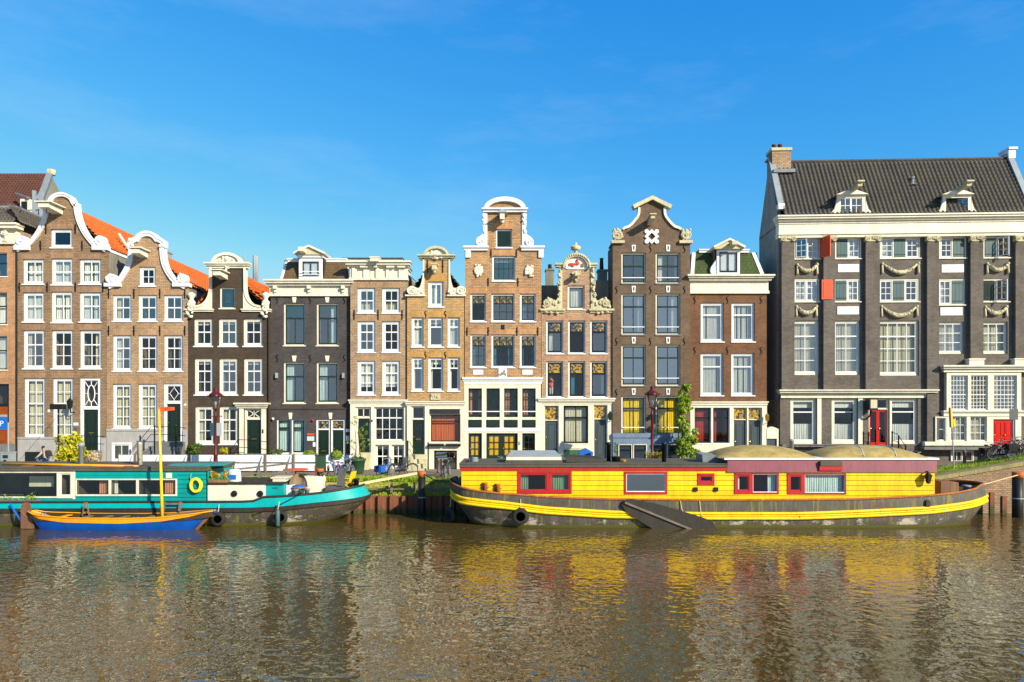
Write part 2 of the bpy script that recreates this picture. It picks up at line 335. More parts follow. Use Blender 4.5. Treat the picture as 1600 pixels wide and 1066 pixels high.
# ---------------------------------------------------------------- ground, water, quay (the setting)
ZG = 1.9                                            # street level over the water
t = NT('water')
t.out((.066, .047, .013), .02); t.b.inputs['IOR'].default_value = 2.6; t.b.inputs['Specular Tint'].default_value = (1, .94, .8, 1)
n1 = t.noise(1.0, t.coords((1, 1.2, 1)), detail=2, rough=.5); n2 = t.noise(2.6, t.coords((1, 1.15, 1)), detail=1.5, rough=.5)
bmp = t.node('ShaderNodeBump'); bmp.inputs['Distance'].default_value = .08; t.link(t.mix(.5, n1, n2), bmp.inputs['Height'])
t.link(t.ramp(t.noise(.09, t.coords((.6, 1.6, 1)), detail=3), [(.35, .45), (.65, 1)]), bmp.inputs['Strength']); t.link(bmp.outputs[0], t.b.inputs['Normal'])   # calm and ruffled patches
MB().add([(-260, -120, 0), (260, -120, 0), (260, 41.3, 0), (-260, 41.3, 0)], [(0, 1, 2, 3)]).build('water', 'water')['kind'] = 'structure'
t = NT('paving')
c = t.mix(t.ramp(t.noise(9, detail=3), [(.35, 0), (.65, 1)]), S(150, 134, 118), S(118, 104, 94)); c = t.mix(t.ramp(t.noise(.5, detail=6), [(.4, 0), (.7, .6)]), c, S(126, 122, 92))
t.bump(t.noise(30), .3, .01); t.out(c, .9)
t = NT('soil'); t.out(t.mix(t.ramp(t.noise(3, detail=6, rough=.75), [(.4, 0), (.6, 1)]), S(140, 130, 56, .8), S(104, 104, 44, .8)), .95); t.bump(t.noise(14, detail=5), .6, .06)
def ramp_z(x):                                      # the street climbs towards the bridge at the right
    return ZG+.62*min(1, max(0, (x-19)/13))
gx = [-260, -60, -20, 0, 12, 19]+[19+13*i/10 for i in range(1, 11)]+[60, 260]
gy = [43.6, 46, 50.6, 60, 900]
gv = [(x, y, ramp_z(x)) for y in gy for x in gx]; n = len(gx)
MB().add(gv, [(j*n+i, j*n+i+1, (j+1)*n+i+1, (j+1)*n+i) for j in range(len(gy)-1) for i in range(n-1)]).build('street_pavement', 'paving')['kind'] = 'structure'
gv = [(x, y, ramp_z(x)-dz) for y, dz in ((41.5, .04), (42.2, .0), (43.6, -.004)) for x in gx]
MB().add(gv, [(j*n+i, j*n+i+1, (j+1)*n+i+1, (j+1)*n+i) for j in range(2) for i in range(n-1)]).build('grass_verge', 'soil')['kind'] = 'structure'

# ---------------------------------------------------------------- houses
class House:
    def __init__(s, name, label, xl, D=50, theta=0, tone='brown', D0=50, zg=1.7, cat='house'):
        s.O = (PX(xl, D0)*D/D0, D); s.th = theta; s.D = D; s.zg = zg; s.tone = tone; s.m = D/F; s.holes = []; s.n = 0
        s.root = thing(name, label, cat, (s.O[0], D, s.zg), theta)
    def u(s, px): k = (px-VX)/F; return (k*s.O[1]-s.O[0])/(math.cos(s.th)-k*math.sin(s.th))
    def z(s, py, px=None):
        D = s.D if px is None or not s.th else s.O[1]+s.u(px)*math.sin(s.th)
        return CH-(py-HY)*D/F-s.zg
    def p(s, px, py): return (s.u(px), s.z(py, px))
    def at(s, px, py, D): return (PX(px, D)-s.O[0], D-s.O[1], PZ(py, D)-s.zg)
    def pts(s, l): return [s.p(*q) for q in l]
    def bx(s, mb, x0, y0, x1, y1, v0, v1):
        xm = (x0+x1)/2; return mb.box(s.u(x0), s.u(x1), v0, v1, s.z(y1, xm), s.z(y0, xm))
    def part(s, mb, name, mat, parent=None, smooth=False): return mb.build(name, mat, parent or s.root, smooth)
    def boxpart(s, name, x0, y0, x1, y1, v0, v1, mat, parent=None): return s.part(s.bx(MB(), x0, y0, x1, y1, v0, v1), name, mat, parent)
    def rect(s, x0, y0, x1, y1):
        xm = (x0+x1)/2; u0, u1, z0, z1 = s.u(x0), s.u(x1), s.z(y1, xm), s.z(y0, xm)
        return [(u0, z0), (u1, z0), (u1, z1), (u0, z1)]
    def wall(s, outline, mat, v0=0, v1=.32, name='wall', ytop=None, ybot=None):
        outline = [(q[0], 741 if q[1] >= 724 else q[1]) for q in outline]; ys = [q[1] for q in outline]; lo, hi = min(ys), max(ys)
        hs_ = [s.rect(*h) for h in s.holes if lo < (h[1]+h[3])/2 < hi and min(q[0] for q in outline) < (h[0]+h[2])/2 < max(q[0] for q in outline)]
        return s.part(MB().prism(s.pts(outline), v0, v1, hs_), name, mat)
    # ---- windows: frame (the part) > sill, sash, pane, curtain, room
    def win(s, x0, y0, x1, y1, c=2, rows=(1, 2), tr=.36, fr='white', sash='white', fw=3.0, cur='side', cc='curtain_white', gl='pane_clear', sill='same', lint=True, top=None, bw=1.1, proud=0, hole=True, v=.13, sides=True):
        if hole: s.holes.append((x0, y0, x1, y1))
        if gl == 'pane_clear' and y0 < 600 and rnd.random() < .38: gl = 'pane_sky'
        s.n += 1; m = s.m; (u0, z0), _, (u1, z1), _ = s.rect(x0, y0, x1, y1); v0 = v-proud; w = fw*m*.85; e = .012
        f = MB(); f.box(u0-e, u0+w, v0, v0+.14, z0-e, z1+e); f.box(u1-w, u1+e, v0, v0+.14, z0-e, z1+e); f.box(u0+w, u1-w, v0, v0+.14, z1-w, z1+e); f.box(u0+w, u1-w, v0, v0+.14, z0-e, z0+w*1.25)
        f.box(u0+w*.35, u1-w*.35, v0-.025, v0, z1-w*.55, z1-w*.1)
        W = s.part(f, 'window', fr)
        if sill: s.part(MB().box(u0-.05, u1+.05, min(-.07, v0-.1) if hole else v0-.1, v0+.02, z0-.03, z0+.055), 'sill', fr if sill == 'same' else sill, W)
        if lint:
            a = .1; s.part(MB().prism([(u0-.02, z1+.012), (u1+.02, z1+.012), (u1+a+.06, z1+.4), (u0-a-.06, z1+.4)], -.006, .05), 'brick_arch', 'soldier_'+s.tone, W)
        a0, a1, b0, b1 = u0+w, u1-w, z0+w*1.25, z1-w
        sb = MB(); sv = v0+.03; st = bw*m*1.15; sb.box(a0, a0+st, sv, sv+.05, b0, b1); sb.box(a1-st, a1, sv, sv+.05, b0, b1); sb.box(a0+st, a1-st, sv, sv+.05, b1-st, b1); sb.box(a0+st, a1-st, sv, sv+.05, b0, b0+st*1.4)
        zs = []; ra = rows if isinstance(rows, tuple) else (rows,)
        if len(ra) == 2:
            zt = b1-(b1-b0)*tr; sb.box(a0+st, a1-st, sv-.015, sv+.05, zt-st*.75, zt+st*.75)
            zs = [zt+(b1-zt)*i/ra[0] for i in range(ra[0]+1)]; zl = [b0+(zt-b0)*i/ra[1] for i in range(ra[1]+1)]
            for zz in zs[1:-1]+zl[1:-1]: sb.box(a0+st, a1-st, sv+.01, sv+.045, zz-bw*m*.45, zz+bw*m*.45)
            zcells = [(zl[i], zl[i+1]) for i in range(ra[1])]+[(zs[i], zs[i+1]) for i in range(ra[0])]
        else:
            zl = [b0+(b1-b0)*i/ra[0] for i in range(ra[0]+1)]
            for zz in zl[1:-1]: sb.box(a0+st, a1-st, sv+.01, sv+.045, zz-bw*m*.45, zz+bw*m*.45)
            zcells = [(zl[i], zl[i+1]) for i in range(ra[0])]
        cs = c if isinstance(c, tuple) else (c, c)      # (columns below, columns in the top row)
        def xs(k): return [a0+(a1-a0)*i/k for i in range(k+1)]
        for j, (q0, q1) in enumerate(zcells):
            k = cs[1] if len(ra) == 2 and j >= ra[1] else cs[0]
            for xx in xs(k)[1:-1]: sb.box(xx-bw*m*.45, xx+bw*m*.45, sv+.005, sv+.047, q0, q1)
        s.part(sb, 'sash', sash, W)
        cells = []
        for j, (q0, q1) in enumerate(zcells):
            k = cs[1] if len(ra) == 2 and j >= ra[1] else cs[0]; x_ = xs(k)
            if (x_[1]-x_[0])/m < 6.0 or (q1-q0)/m < 4.5: continue
            cells += [(x_[i], x_[i+1], q0, q1, j) for i in range(k)]
        if not cells: cells = [(a0, a1, b0, b1, 0)]
        for x_0, x_1, q0, q1, j in cells:
            dx, dz = round(x_1-x_0, 2), round(q1-q0, 2)
            g = top if top and len(ra) == 2 and j >= ra[1] else gl
            me = shared(('pane', dx, dz, g), lambda mb: mb.box(-dx/2, dx/2, 0, .004, -dz/2, dz/2) if g.startswith('lead') else mb.add([(-dx/2, 0, -dz/2), (dx/2, 0, -dz/2), (dx/2, 0, dz/2), (-dx/2, 0, dz/2)], [(0, 1, 2, 3)]), 'pane', g)
            o = MB().build('pane', None, W, mesh=me, loc=((x_0+x_1)/2, sv+.028, (q0+q1)/2)); o.rotation_euler = (R(rnd.uniform(-.7, .7)), 0, R(rnd.uniform(-.7, .7)))
        s.room(u0, u1, z0, z1, v0+.145, W)
        cv = v0+.24; H_ = b1-b0; L_ = a1-a0; sd_ = s.n*7+int(x0)
        def cur_(x_0, x_1, q0, q1, mat=cc, amp=.03): s.part(MB().curtain(x_0, x_1, q0, q1, cv+rnd.uniform(0, .06), amp, .12, sd_), 'curtain', mat, W, True)
        for kind in (cur if isinstance(cur, tuple) else (cur,)):
            if kind == 'full': cur_(a0-.02, a1+.02, b0-.02, b1+.02)
            elif kind == 'side': cur_(a0-.02, a0+L_*rnd.uniform(.14, .3), b0-.02, b1); cur_(a1-L_*rnd.uniform(.1, .28), a1+.02, b0-.02, b1)
            elif kind == 'left': cur_(a0-.02, a0+L_*rnd.uniform(.25, .45), b0-.02, b1)
            elif kind == 'right': cur_(a1-L_*rnd.uniform(.25, .4), a1+.02, b0-.02, b1)
            elif kind == 'wide': cur_(a0-.02, a0+L_*.49, b0-.02, b1); cur_(a1-L_*rnd.uniform(.44, .5), a1+.02, b0-.02, b1)
            elif kind == 'half': cur_(a0-.02, a1+.02, b0-.02, b0+H_*.42)
            elif kind == 'top': cur_(a0-.02, a1+.02, b1-H_*.17, b1+.02, amp=.01)
            elif kind == 'blind': s.part(MB().box(a0-.02, a1+.02, cv, cv+.02, b1-H_*rnd.uniform(.1, .2), b1+.02), 'blind', cc, W)
            elif kind == 'blindlow': s.part(MB().box(a0-.02, a1+.02, cv, cv+.02, b0+H_*.2, b1+.02), 'blind', cc, W)
            elif kind == 'plant':
                lf = MB(); q = random.Random(sd_)
                for _ in range(70):
                    cx, cz = a0+L_*q.choice((.25, .75))+q.gauss(0, .1), b0+abs(q.gauss(0, .2)); a_ = q.random()*6; rr = .06
                    lf.add([(cx, cv-.05, cz), (cx+rr*math.cos(a_), cv-.08, cz+rr*math.sin(a_)), (cx+rr*1.6*math.cos(a_+.5), cv-.05, cz+rr*1.6*math.sin(a_+.5))], [(0, 1, 2)])
                s.part(lf, 'houseplant', 'leaf_dark', W)
            elif kind == 'verticals':
                vb = MB(); k = int(L_/.1)
                for i in range(k):
                    x_ = a0+L_*(i+.5)/k
                    if rnd.random() < .86: vb.bar((x_, cv, b0), (x_, cv, b1), .075, .006)
                s.part(vb, 'blind', cc, W)
        return W
    def room(s, u0, u1, z0, z1, v, parent, d=1.7):
        a, b = v, v+d; e = .1
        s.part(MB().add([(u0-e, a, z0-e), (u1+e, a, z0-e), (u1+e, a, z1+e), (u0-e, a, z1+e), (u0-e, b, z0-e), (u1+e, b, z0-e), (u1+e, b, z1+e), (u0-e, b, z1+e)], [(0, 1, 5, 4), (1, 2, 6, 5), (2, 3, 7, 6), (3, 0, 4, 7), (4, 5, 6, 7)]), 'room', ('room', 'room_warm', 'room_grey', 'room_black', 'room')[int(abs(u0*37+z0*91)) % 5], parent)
    # ---- doors: frame (the part) > leaf pieces, panels, fanlight, handle, letterbox
    def door(s, x0, y0, x1, y1, leaf_top, mat='door_green', fr='white', fw=2.6, light='plain', leaves=1, panels=2, glaze=None, letter=True, v=.06, hole=True, lmat='pane_clear', fb=True):
        if hole: s.holes.append((x0, y0, x1, y1))
        m = s.m; (u0, z0), _, (u1, z1), _ = s.rect(x0, y0, x1, y1); w = fw*m; e = .012; zt = s.z(leaf_top, (x0+x1)/2)
        f = MB(); f.box(u0-e, u0+w, v, v+.16, z0, z1+e); f.box(u1-w, u1+e, v, v+.16, z0, z1+e)
        top = z1-zt > .15
        if top:
            f.box(u0+w, u1-w, v, v+.16, z1-w*.7, z1+e); f.box(u0+w, u1-w, v-.03, v+.16, zt, zt+w*.9)
        else: f.box(u0+w, u1-w, v, v+.16, z1-w, z1+e); zt = z1-w
        Dr = s.part(f, 'door_frame', fr); s.room(u0, u1, z0, z1, v+.22, Dr, 1.2)
        a0, a1 = u0+w, u1-w
        for i in range(leaves):
            l0, l1 = a0+(a1-a0)*i/leaves+.006, a0+(a1-a0)*(i+1)/leaves-.006; lw = l1-l0
            lf = MB()
            if glaze:
                g0, g1, q0, q1 = l0+lw*.16, l1-lw*.16, z0+(zt-z0)*glaze[0], z0+(zt-z0)*glaze[1]
                lf.prism([(l0, z0), (l1, z0), (l1, zt), (l0, zt)], v+.07, v+.12, [[(g0, q0), (g1, q0), (g1, q1), (g0, q1)]])
                cN, rN = glaze[2], glaze[3]
                for k in range(1, cN): x_ = g0+(g1-g0)*k/cN; lf.box(x_-.02, x_+.02, v+.075, v+.115, q0, q1)
                for k in range(1, rN): z_ = q0+(q1-q0)*k/rN; lf.box(g0, g1, v+.078, v+.112, z_-.02, z_+.02)
            else: lf.box(l0, l1, v+.07, v+.12, z0, zt)
            L = s.part(lf, 'door', mat, Dr)
            if glaze:
                gm = glaze[4] if len(glaze) > 4 else 'pane_clear'
                s.part(MB().add([(g0, v+.095, q0), (g1, v+.095, q0), (g1, v+.095, q1), (g0, v+.095, q1)], [(0, 1, 2, 3)]), 'pane', 'pane_clear', Dr)
                if gm != 'pane_clear': s.part(MB().curtain(g0, g1, q0, q1, v+.17, .008, .1, i), 'curtain', gm, Dr, True)
            else:
                H_ = zt-z0
                pl = {1: [(.1, .9)], 2: [(.1, .4), (.46, .92)], 3: [(.07, .3), (.36, .62), (.68, .93)]}[panels]
                for q0, q1 in pl:
                    pm = MB(); p0, p1, r0, r1 = l0+lw*.17, l1-lw*.17, z0+H_*q0, z0+H_*q1; t_ = .035
                    for bxx in ((p0, p0+t_, r0, r1), (p1-t_, p1, r0, r1), (p0+t_, p1-t_, r0, r0+t_), (p0+t_, p1-t_, r1-t_, r1)): pm.box(bxx[0], bxx[1], v+.045, v+.07, bxx[2], bxx[3])
                    pm.box(p0+.09, p1-.09, v+.055, v+.07, r0+.09, r1-.09); s.part(pm, 'door_panel', mat, Dr)
            if letter: s.part(MB().box((l0+l1)/2-.17, (l0+l1)/2+.17, v+.058, v+.07, z0+(zt-z0)*.42, z0+(zt-z0)*.42+.07), 'letterbox', 'brass', Dr)
            s.part(MB().ball((l0+.09, v+.03, z0+(zt-z0)*.5), .05), 'door_knob', 'brass', Dr)
        if top:
            q0, q1 = zt+w*.9, z1-w*.7
            s.part(MB().add([(a0, v+.09, q0), (a1, v+.09, q0), (a1, v+.09, q1), (a0, v+.09, q1)], [(0, 1, 2, 3)]), 'pane', lmat, Dr)
            if fb:
                fl = MB(); fl.box(a0, a0+.05, v+.05, v+.11, q0, q1); fl.box(a1-.05, a1, v+.05, v+.11, q0, q1); fl.box(a0+.05, a1-.05, v+.05, v+.11, q1-.05, q1); fl.box(a0+.05, a1-.05, v+.05, v+.11, q0, q0+.05)
                cx, cz = (a0+a1)/2, (q0+q1)/2; rx, rz = (a1-a0)/2-.05, (q1-q0)/2-.05; vv = v+.07
                if light == 'oval':
                    fl.tube([(cx+rx*.52*math.cos(k*.3142), vv, cz+rz*.66*math.sin(k*.3142)) for k in range(20)], .035, 5, True)
                    for k in range(8):
                        a_ = k*math.pi/4; fl.tube([(cx+rx*.52*math.cos(a_), vv, cz+rz*.66*math.sin(a_)), (cx+rx*min(1.0, 1.3*abs(math.cos(a_)))*(1 if math.cos(a_) > 0 else -1), vv, cz+rz*min(1, 1.3*abs(math.sin(a_)))*(1 if math.sin(a_) > 0 else -1))], .025, 5)
                elif light == 'diamond':
                    d = [(cx, cz+rz*.85), (cx+rx*.7, cz), (cx, cz-rz*.85), (cx-rx*.7, cz)]
                    fl.tube([(x, vv, z_) for x, z_ in d], .028, 5, True)
                    for x, z_ in d: fl.tube([(x, vv, z_), (cx+(x-cx)*1.5 if abs(x-cx) > .01 else x, vv, cz+(z_-cz)*1.2)], .02, 5)
                elif light == 'cross':
                    for sg in (-1, 1): fl.tube([(cx+sg*rx*(1-.8*math.sin(math.pi*k/10)), vv, cz-rz+2*rz*k/10) for k in range(11)], .03, 5)
                    fl.box(cx-.02, cx+.02, vv-.02, vv+.02, q0, q1)
                elif light == 'split': fl.box(cx-.03, cx+.03, vv-.02, vv+.02, q0, q1)
                s.part(fl, 'fanlight', fr, Dr)
        return Dr
    def cornice(s, x0, x1, steps, mat='cream', back=.3, name='cornice'):
        mb = MB()
        for ya, yb, pr in steps:
            xm = (x0+x1)/2; mb.box(s.u(x0)-pr*.6, s.u(x1)+pr*.6, -pr, back, s.z(yb, xm)+.002, s.z(ya, xm))
        return s.part(mb, name, mat)
    def trim(s, path, w, mat='white', v0=-.14, v1=.34, name='gable_coping', inset=0, ridge=True, base=True):
        pt = s.pts(path); mb = MB().ribbon(pt, -w*s.m+inset, inset+.02, v0, v1)
        if ridge: mb.ribbon(pt, -w*s.m*.32, .07, v0-.05, v1)
        return s.part(mb, name, mat)
    def anchors(s, l, ln=15):
        for px, py in l:
            me = shared(('anchor', ln), lambda mb: mb.box(-.035, .035, -.05, .02, -ln*s.m/2, ln*s.m/2).box(-.06, .06, -.06, -.03, -.05, .05), 'wall_anchor', 'iron')
            u, z = s.p(px, py); MB().build('wall_anchor', None, s.root, mesh=me, loc=(u, -.004, z))
    def anchors_s(s, l):
        for px, py in l:
            me = shared('anchor_s', lambda mb: mb.tube([(.07, -.03, .26), (-.03, -.03, .24), (-.05, -.03, .1), (.03, -.03, 0), (.05, -.03, -.12), (0, -.03, -.24), (-.07, -.03, -.25)], .028, 5), 'wall_anchor', 'iron')
            u, z = s.p(px, py); MB().build('wall_anchor', None, s.root, mesh=me, loc=(u, -.004, z))
    def hoist(s, px, py, L=1.15, mat='cream', hook=True, w=.3, slope=0):
        u, z = s.p(px, py); h = .3 if w < .5 else .42
        B = s.part(MB().add([(u-w/2, .1, z-h/2), (u+w/2, .1, z-h/2), (u+w/2, .1, z+h/2), (u-w/2, .1, z+h/2), (u-w/2, -L, z-h/4+slope), (u+w/2, -L, z-h/4+slope), (u+w/2, -L, z+h/2+slope), (u-w/2, -L, z+h/2+slope)], [(0, 1, 2, 3), (7, 6, 5, 4), (0, 4, 5, 1), (1, 5, 6, 2), (2, 6, 7, 3), (3, 7, 4, 0)]), 'hoist_beam', mat)
        s.part(MB().add([(u-w*.8, .05, z+h/2+.03), (u+w*.8, .05, z+h/2+.03), (u+w*.8, -L-.12, z+h/2+.03+slope), (u-w*.8, -L-.12, z+h/2+.03+slope), (u-w*.8, .05, z+h/2+.11), (u+w*.8, .05, z+h/2+.11), (u+w*.8, -L-.12, z+h/2+.11+slope), (u-w*.8, -L-.12, z+h/2+.11+slope)], [(0, 1, 2, 3), (4, 7, 6, 5), (0, 4, 5, 1), (1, 5, 6, 2), (2, 6, 7, 3), (3, 7, 4, 0)]), 'hoist_cap', mat, B)
        if hook: s.part(MB().tube([(u, -L*.8, z-h/3+slope), (u, -L*.8, z-.35+slope), (u+.06, -L*.8, z-.42+slope), (u+.02, -L*.8, z-.48+slope)], .025, 5), 'hook', 'iron', B)
        return B
    def gable_roof(s, rx, ry, xl, xr, ye, length, mat, v0=.3, wa=.28):
        ur, zr, ul, u2, ze = s.u(rx), s.z(ry), s.u(xl), s.u(xr), s.z(ye)
        for ue in (ul, u2):
            d = Vector((ur-ue, 0, zr-ze)); o = s.part(MB().tiles((ue, v0, ze), (0, 1, 0), d, length, d.length, wa, .34, .095, 6), 'roof_tiles', mat, None, True); o['kind'] = 'stuff'
            s.part(MB().add([(ue, v0, ze-.05), (ur, v0, zr-.05), (ur, v0+length, zr-.05), (ue, v0+length, ze-.05)], [(0, 1, 2, 3)]), 'roof', 'bitumen')
        k = int(length/.4)
        rt = MB()
        for i in range(k): y = v0+length*i/k; rt.tube([(ur, y, zr+.03), (ur, y+length/k+.03, zr+.05)], .12, 6)
        s.part(rt, 'ridge_tiles', mat)['kind'] = 'stuff'
    def sides(s, xl, xr, yt, length, mat, wl=True, wr=True, v0=.32):
        for px, on, sg in ((xl, wl, 1), (xr, wr, -1)):
            if on:
                u = s.u(px); s.part(MB().box(u+sg*.004, u+sg*.25, v0, length, 0, s.z(yt)), 'side_wall', mat)
        s.part(MB().box(s.u(xl), s.u(xr), length, length+.25, 0, s.z(yt)), 'rear_wall', mat)

def chimney(name, label, px0, px1, ytop, ybot, D, mat, pots=(), dep=.7, potmat='pantile_red'):
    k = D/F; x0, x1 = PX(px0, D), PX(px1, D); z1, z0 = PZ(ytop, D), PZ(ybot, D)
    r = thing(name, label, 'chimney', ((x0+x1)/2, D, z0)); w = (x1-x0)/2; h = z1-z0
    MB().box(-w, w, 0, dep, -3, h-.14).build('stack', mat, r); MB().box(-w-.06, w+.06, -.06, dep+.06, h-.14, h).build('cap', mat, r)
    for p, yt in pots:
        x = PX(p, D)-(x0+x1)/2; MB().lathe([(.17, h), (.13, h+(ytop-yt)*k-.05), (.16, h+(ytop-yt)*k-.04), (.16, h+(ytop-yt)*k)], (x, dep/2, 0), 10).build('chimney_pot', potmat, r, True)
    return r

# leaf materials are needed by the houseplants
leafm('leaf_dark', S(56, 84, 30), S(34, 56, 24)); leafm('leaf_green', S(104, 140, 30), S(64, 98, 24)); leafm('leaf_yellow', S(222, 206, 20, .8), S(150, 160, 20, .8)); leafm('leaf_lime', S(170, 194, 44, .8), S(100, 138, 34, .8))
leafm('grass_blades', S(170, 192, 40, .9), S(110, 146, 34, .9)); leafm('petal_orange', S(250, 160, 20, .8), S(240, 110, 20, .8)); leafm('petal_pale', S(236, 226, 170, .8), S(210, 160, 130, .8))

# ---- far left: house with mansard corner
h = House('corner_house', 'orange brick house at the left picture edge with grey tiled hipped roof', -75, tone='orange')
for y0, y1 in ((395, 433), (457, 508), (525, 579)):
    h.win(-20, y0, 11, y1, 1, (1, 1), .42, sash='sash_black', fw=1.5, cur='full' if y0 > 400 else 'side', sill='cream'); h.win(-62, y0, -31, y1, 1, (1, 1), .42, sash='sash_black', fw=1.5, sill='cream')
h.door(-14, 600, 14, 697, 634, 'door_orange', fr='sash_black', light='plain', panels=2); h.win(-62, 600, -31, 680, 1, (1, 1), .3, sash='sash_black', fw=2)
h.wall([(-75, 725), (26, 725), (26, 381), (-75, 381)], 'brick_orange'); h.sides(-75, 25.5, 381, 11, 'brick_orange')
h.boxpart('plinth', -75, 694, 26.4, 726, -.06, .1, 'bluestone'); h.cornice(-75, 26, [(351, 354, .62), (354, 359, .5), (359, 379, .12), (379, 382, .18)])
mb = MB(); u, z = h.p(11, 360); mb.scroll(u, z-.25, .2, 1, -.3, 0).scroll(u, z-.75, .15, -1, -.25, 0).box(u-.22, u+.22, -.35, .05, z-.05, z+.05).lumps(u-.15, u+.15, z-1, z-.2, -.2, 14, .09); h.part(mb, 'bracket', 'cream', None, True)
u1 = h.u(26)+.5; ze = h.z(351); zr = h.z(322); L = h.u(22)-h.u(-75)+2
h.part(MB().tiles((h.u(-75), -.4, ze), (1, 0, 0), (0, .9, zr-ze), u1-h.u(-75)-.4, 1.75, .26, .33, .06), 'roof_tiles', 'pantile_grey', None, True)['kind'] = 'stuff'
h.part(MB().tiles((u1, -.4, ze), (0, 1, 0), (-.9, 0, zr-ze), 9, 1.75, .26, .33, .06), 'roof_tiles', 'pantile_grey', None, True)['kind'] = 'stuff'
h.part(MB().add([(h.u(-75), .5, zr), (u1-.9, .5, zr), (u1-.9, 9, zr), (h.u(-75), 9, zr)], [(0, 1, 2, 3)]), 'flat_roof', 'bitumen'); h.part(MB().tube([(h.u(-75), .52, zr+.05), (u1-.95, .52, zr+.05), (u1-.95, 9, zr+.05)], .14, 6), 'ridge_lead', 'lead')
h.part(MB().tube([(h.u(27.5), -.1, h.z(388)), (h.u(27.5), -.1, h.z(722))], .055, 8), 'downpipe', 'iron')
# house further back with a brown roof
h = House('rear_house', 'house with brown tiled roof, leaded gable edge and dormer behind the left corner house', -60, D=62, tone='red', D0=62)
h.wall([(-60, 640), (62, 640), (62, 345), (-60, 345)], 'brick_tan'); h.sides(-60, 61.5, 345, 9, 'render_grey')
za, zb = h.z(348), CH-(272-HY)*66/F-h.zg; ua, ub = h.u(-60), h.u(57)
h.part(MB().tiles((ua, -.3, za), (1, 0, 0), (0, 4.2, zb-za), h.u(36)-ua, math.hypot(4.2, zb-za), .3, .34, .06), 'roof_tiles', 'pantile_red', None, True)['kind'] = 'stuff'
mb = MB().bar((h.u(57), -.3, za+.4), (h.u(33), 3.9, zb), .5, .35); h.part(mb, 'gable_coping', 'lead')
h.part(MB().add([(h.u(57), -.3, za-1), (h.u(57), 8, za-1), (h.u(34), 3.9, zb), (h.u(62), .3, za-1)], [(0, 1, 2), (0, 2, 3)]), 'gable_wall', 'render_grey')
h.part(MB().lathe([(.35, 0), (.42, .25), (.38, .5), (.15, .55)], (h.u(34), 4, zb-.1), 6), 'finial', 'mossy_cream')
dm = MB().box(h.u(34), h.u(49), -.2, 2, h.z(338), h.z(312)); h.part(dm, 'dormer', 'cream'); h.part(MB().bar((h.u(18), .6, h.z(299)), (h.u(49), -.4, h.z(311)), .25, .12), 'dormer_roof', 'lead')
h.part(MB().box(h.u(36), h.u(45), -.23, -.2, h.z(334), h.z(316)), 'dormer_window', 'sash_black')
mb = MB(); D = 58
r = thing('antenna_rack', 'pale panel antennas on a bracket beside the brown roof', 'antenna', (PX(60, D), D, PZ(345, D)))
for px, y0, y1 in ((53.5, 298, 340), (64.5, 300, 338)): x = PX(px, D)-PX(60, D); MB().box(x-.13, x+.13, -.08, .08, PZ(y1, D)-PZ(345, D), PZ(y0, D)-PZ(345, D)).build('antenna_panel', 'zinc', r)
MB().bar((-.9, 0, .9), (.9, 0, .9), .06, .06).bar((-.7, .1, 3.4-1.2), (.5, .1, 1.4), .04, .04).bar((0, .1, -2), (0, .1, 1), .1, .1).build('bracket', 'iron', r)

# ---- bell gable, brown brick (tallest of the left group)
h = House('canal_house', 'tall brown brick house with white bell gable, first bell gable from the left', 26, tone='brown')
L_ = [(27, 390), (44, 382), (52, 374), (60, 363), (66, 351), (70, 340), (72.5, 328), (73, 319)]; T_ = arc(97, 319, 19.5, -16, 180, 0); Rr = [(121, 319), (121.5, 328), (124, 340), (128, 351), (134, 363), (142, 374), (150, 382), (166.5, 390)]
left = spline(L_); right = spline(Rr); top = [(97+(x-97), y) for x, y in T_]
h.win(79, 358, 112.5, 388, 1, 1, fw=4, gl='pane_dark', cur='none')
for i, (a, b) in enumerate(((35.6, 68.5), (80, 113), (124, 157.6))):
    o = (0, -1, 0)[i]
    h.win(a, 405+o, b, 445-o, 2, (1, 1), .5, cur='wide', fw=4); h.win(a, 457+o, b, 504-o, 2, (1, 1), .45, cur='wide', fw=4)
    h.win(a+.5, 516, b+.5, 577, 2, (1, 2), .36, cur=('side', 'none', 'right')[i], cc='curtain_cream', fw=4)
for a, b in ((37.5, 70), (82, 114)): h.win(a, 591, b, 684.5, 2, (2, 3), .42, cur='full', cc='curtain_cream', fw=4)
h.door(125, 591, 157, 704, 640, 'door_green', light='oval', fw=4.5, panels=2)
h.wall([(27, 725), (166.5, 725)]+right[::-1]+top[::-1]+left[::-1], 'brick_brown')
h.trim(left, 4.5); h.trim(right, 4.5); h.trim([(72, 319), (76.5, 318.5)]+top[1:-1]+[(117.5, 318.5), (122, 319)], 4.5)
for px, d in ((36, 1), (157.5, -1)):
    mb = MB(); u, z = h.p(px, 377); mb.scroll(u, z, .38, d, -.2, .3); u0, z0 = h.p(px, 387); mb.box(u0-.55, u0+.55, -.22, .3, z0-.2, z0+.12); mb.box(u0-.48, u0+.48, -.18, .3, z0+.12, z0+.3); h.part(mb, 'scroll', 'white')
h.hoist(90, 331, 1.5, 'cream', w=.75)
h.anchors([(72, 358), (118, 358), (63.5, 384), (128.5, 384)]+[(x, 449) for x in (30.5, 74, 118, 161)]); h.gable_roof(97, 320, 26, 167, 389, 13, 'pantile_orange'); h.sides(27, 166.5, 391, 13, 'render_grey')
h.part(MB().box(h.u(163.5), h.u(167.5), .1, 13, h.z(392), h.z(387)), 'gutter', 'white'); h.part(MB().bar((h.u(143), 3.5, h.z(352)+.28), (h.u(168), 3.5, h.z(390)+.25), .14, .12), 'lead_flashing', 'white')
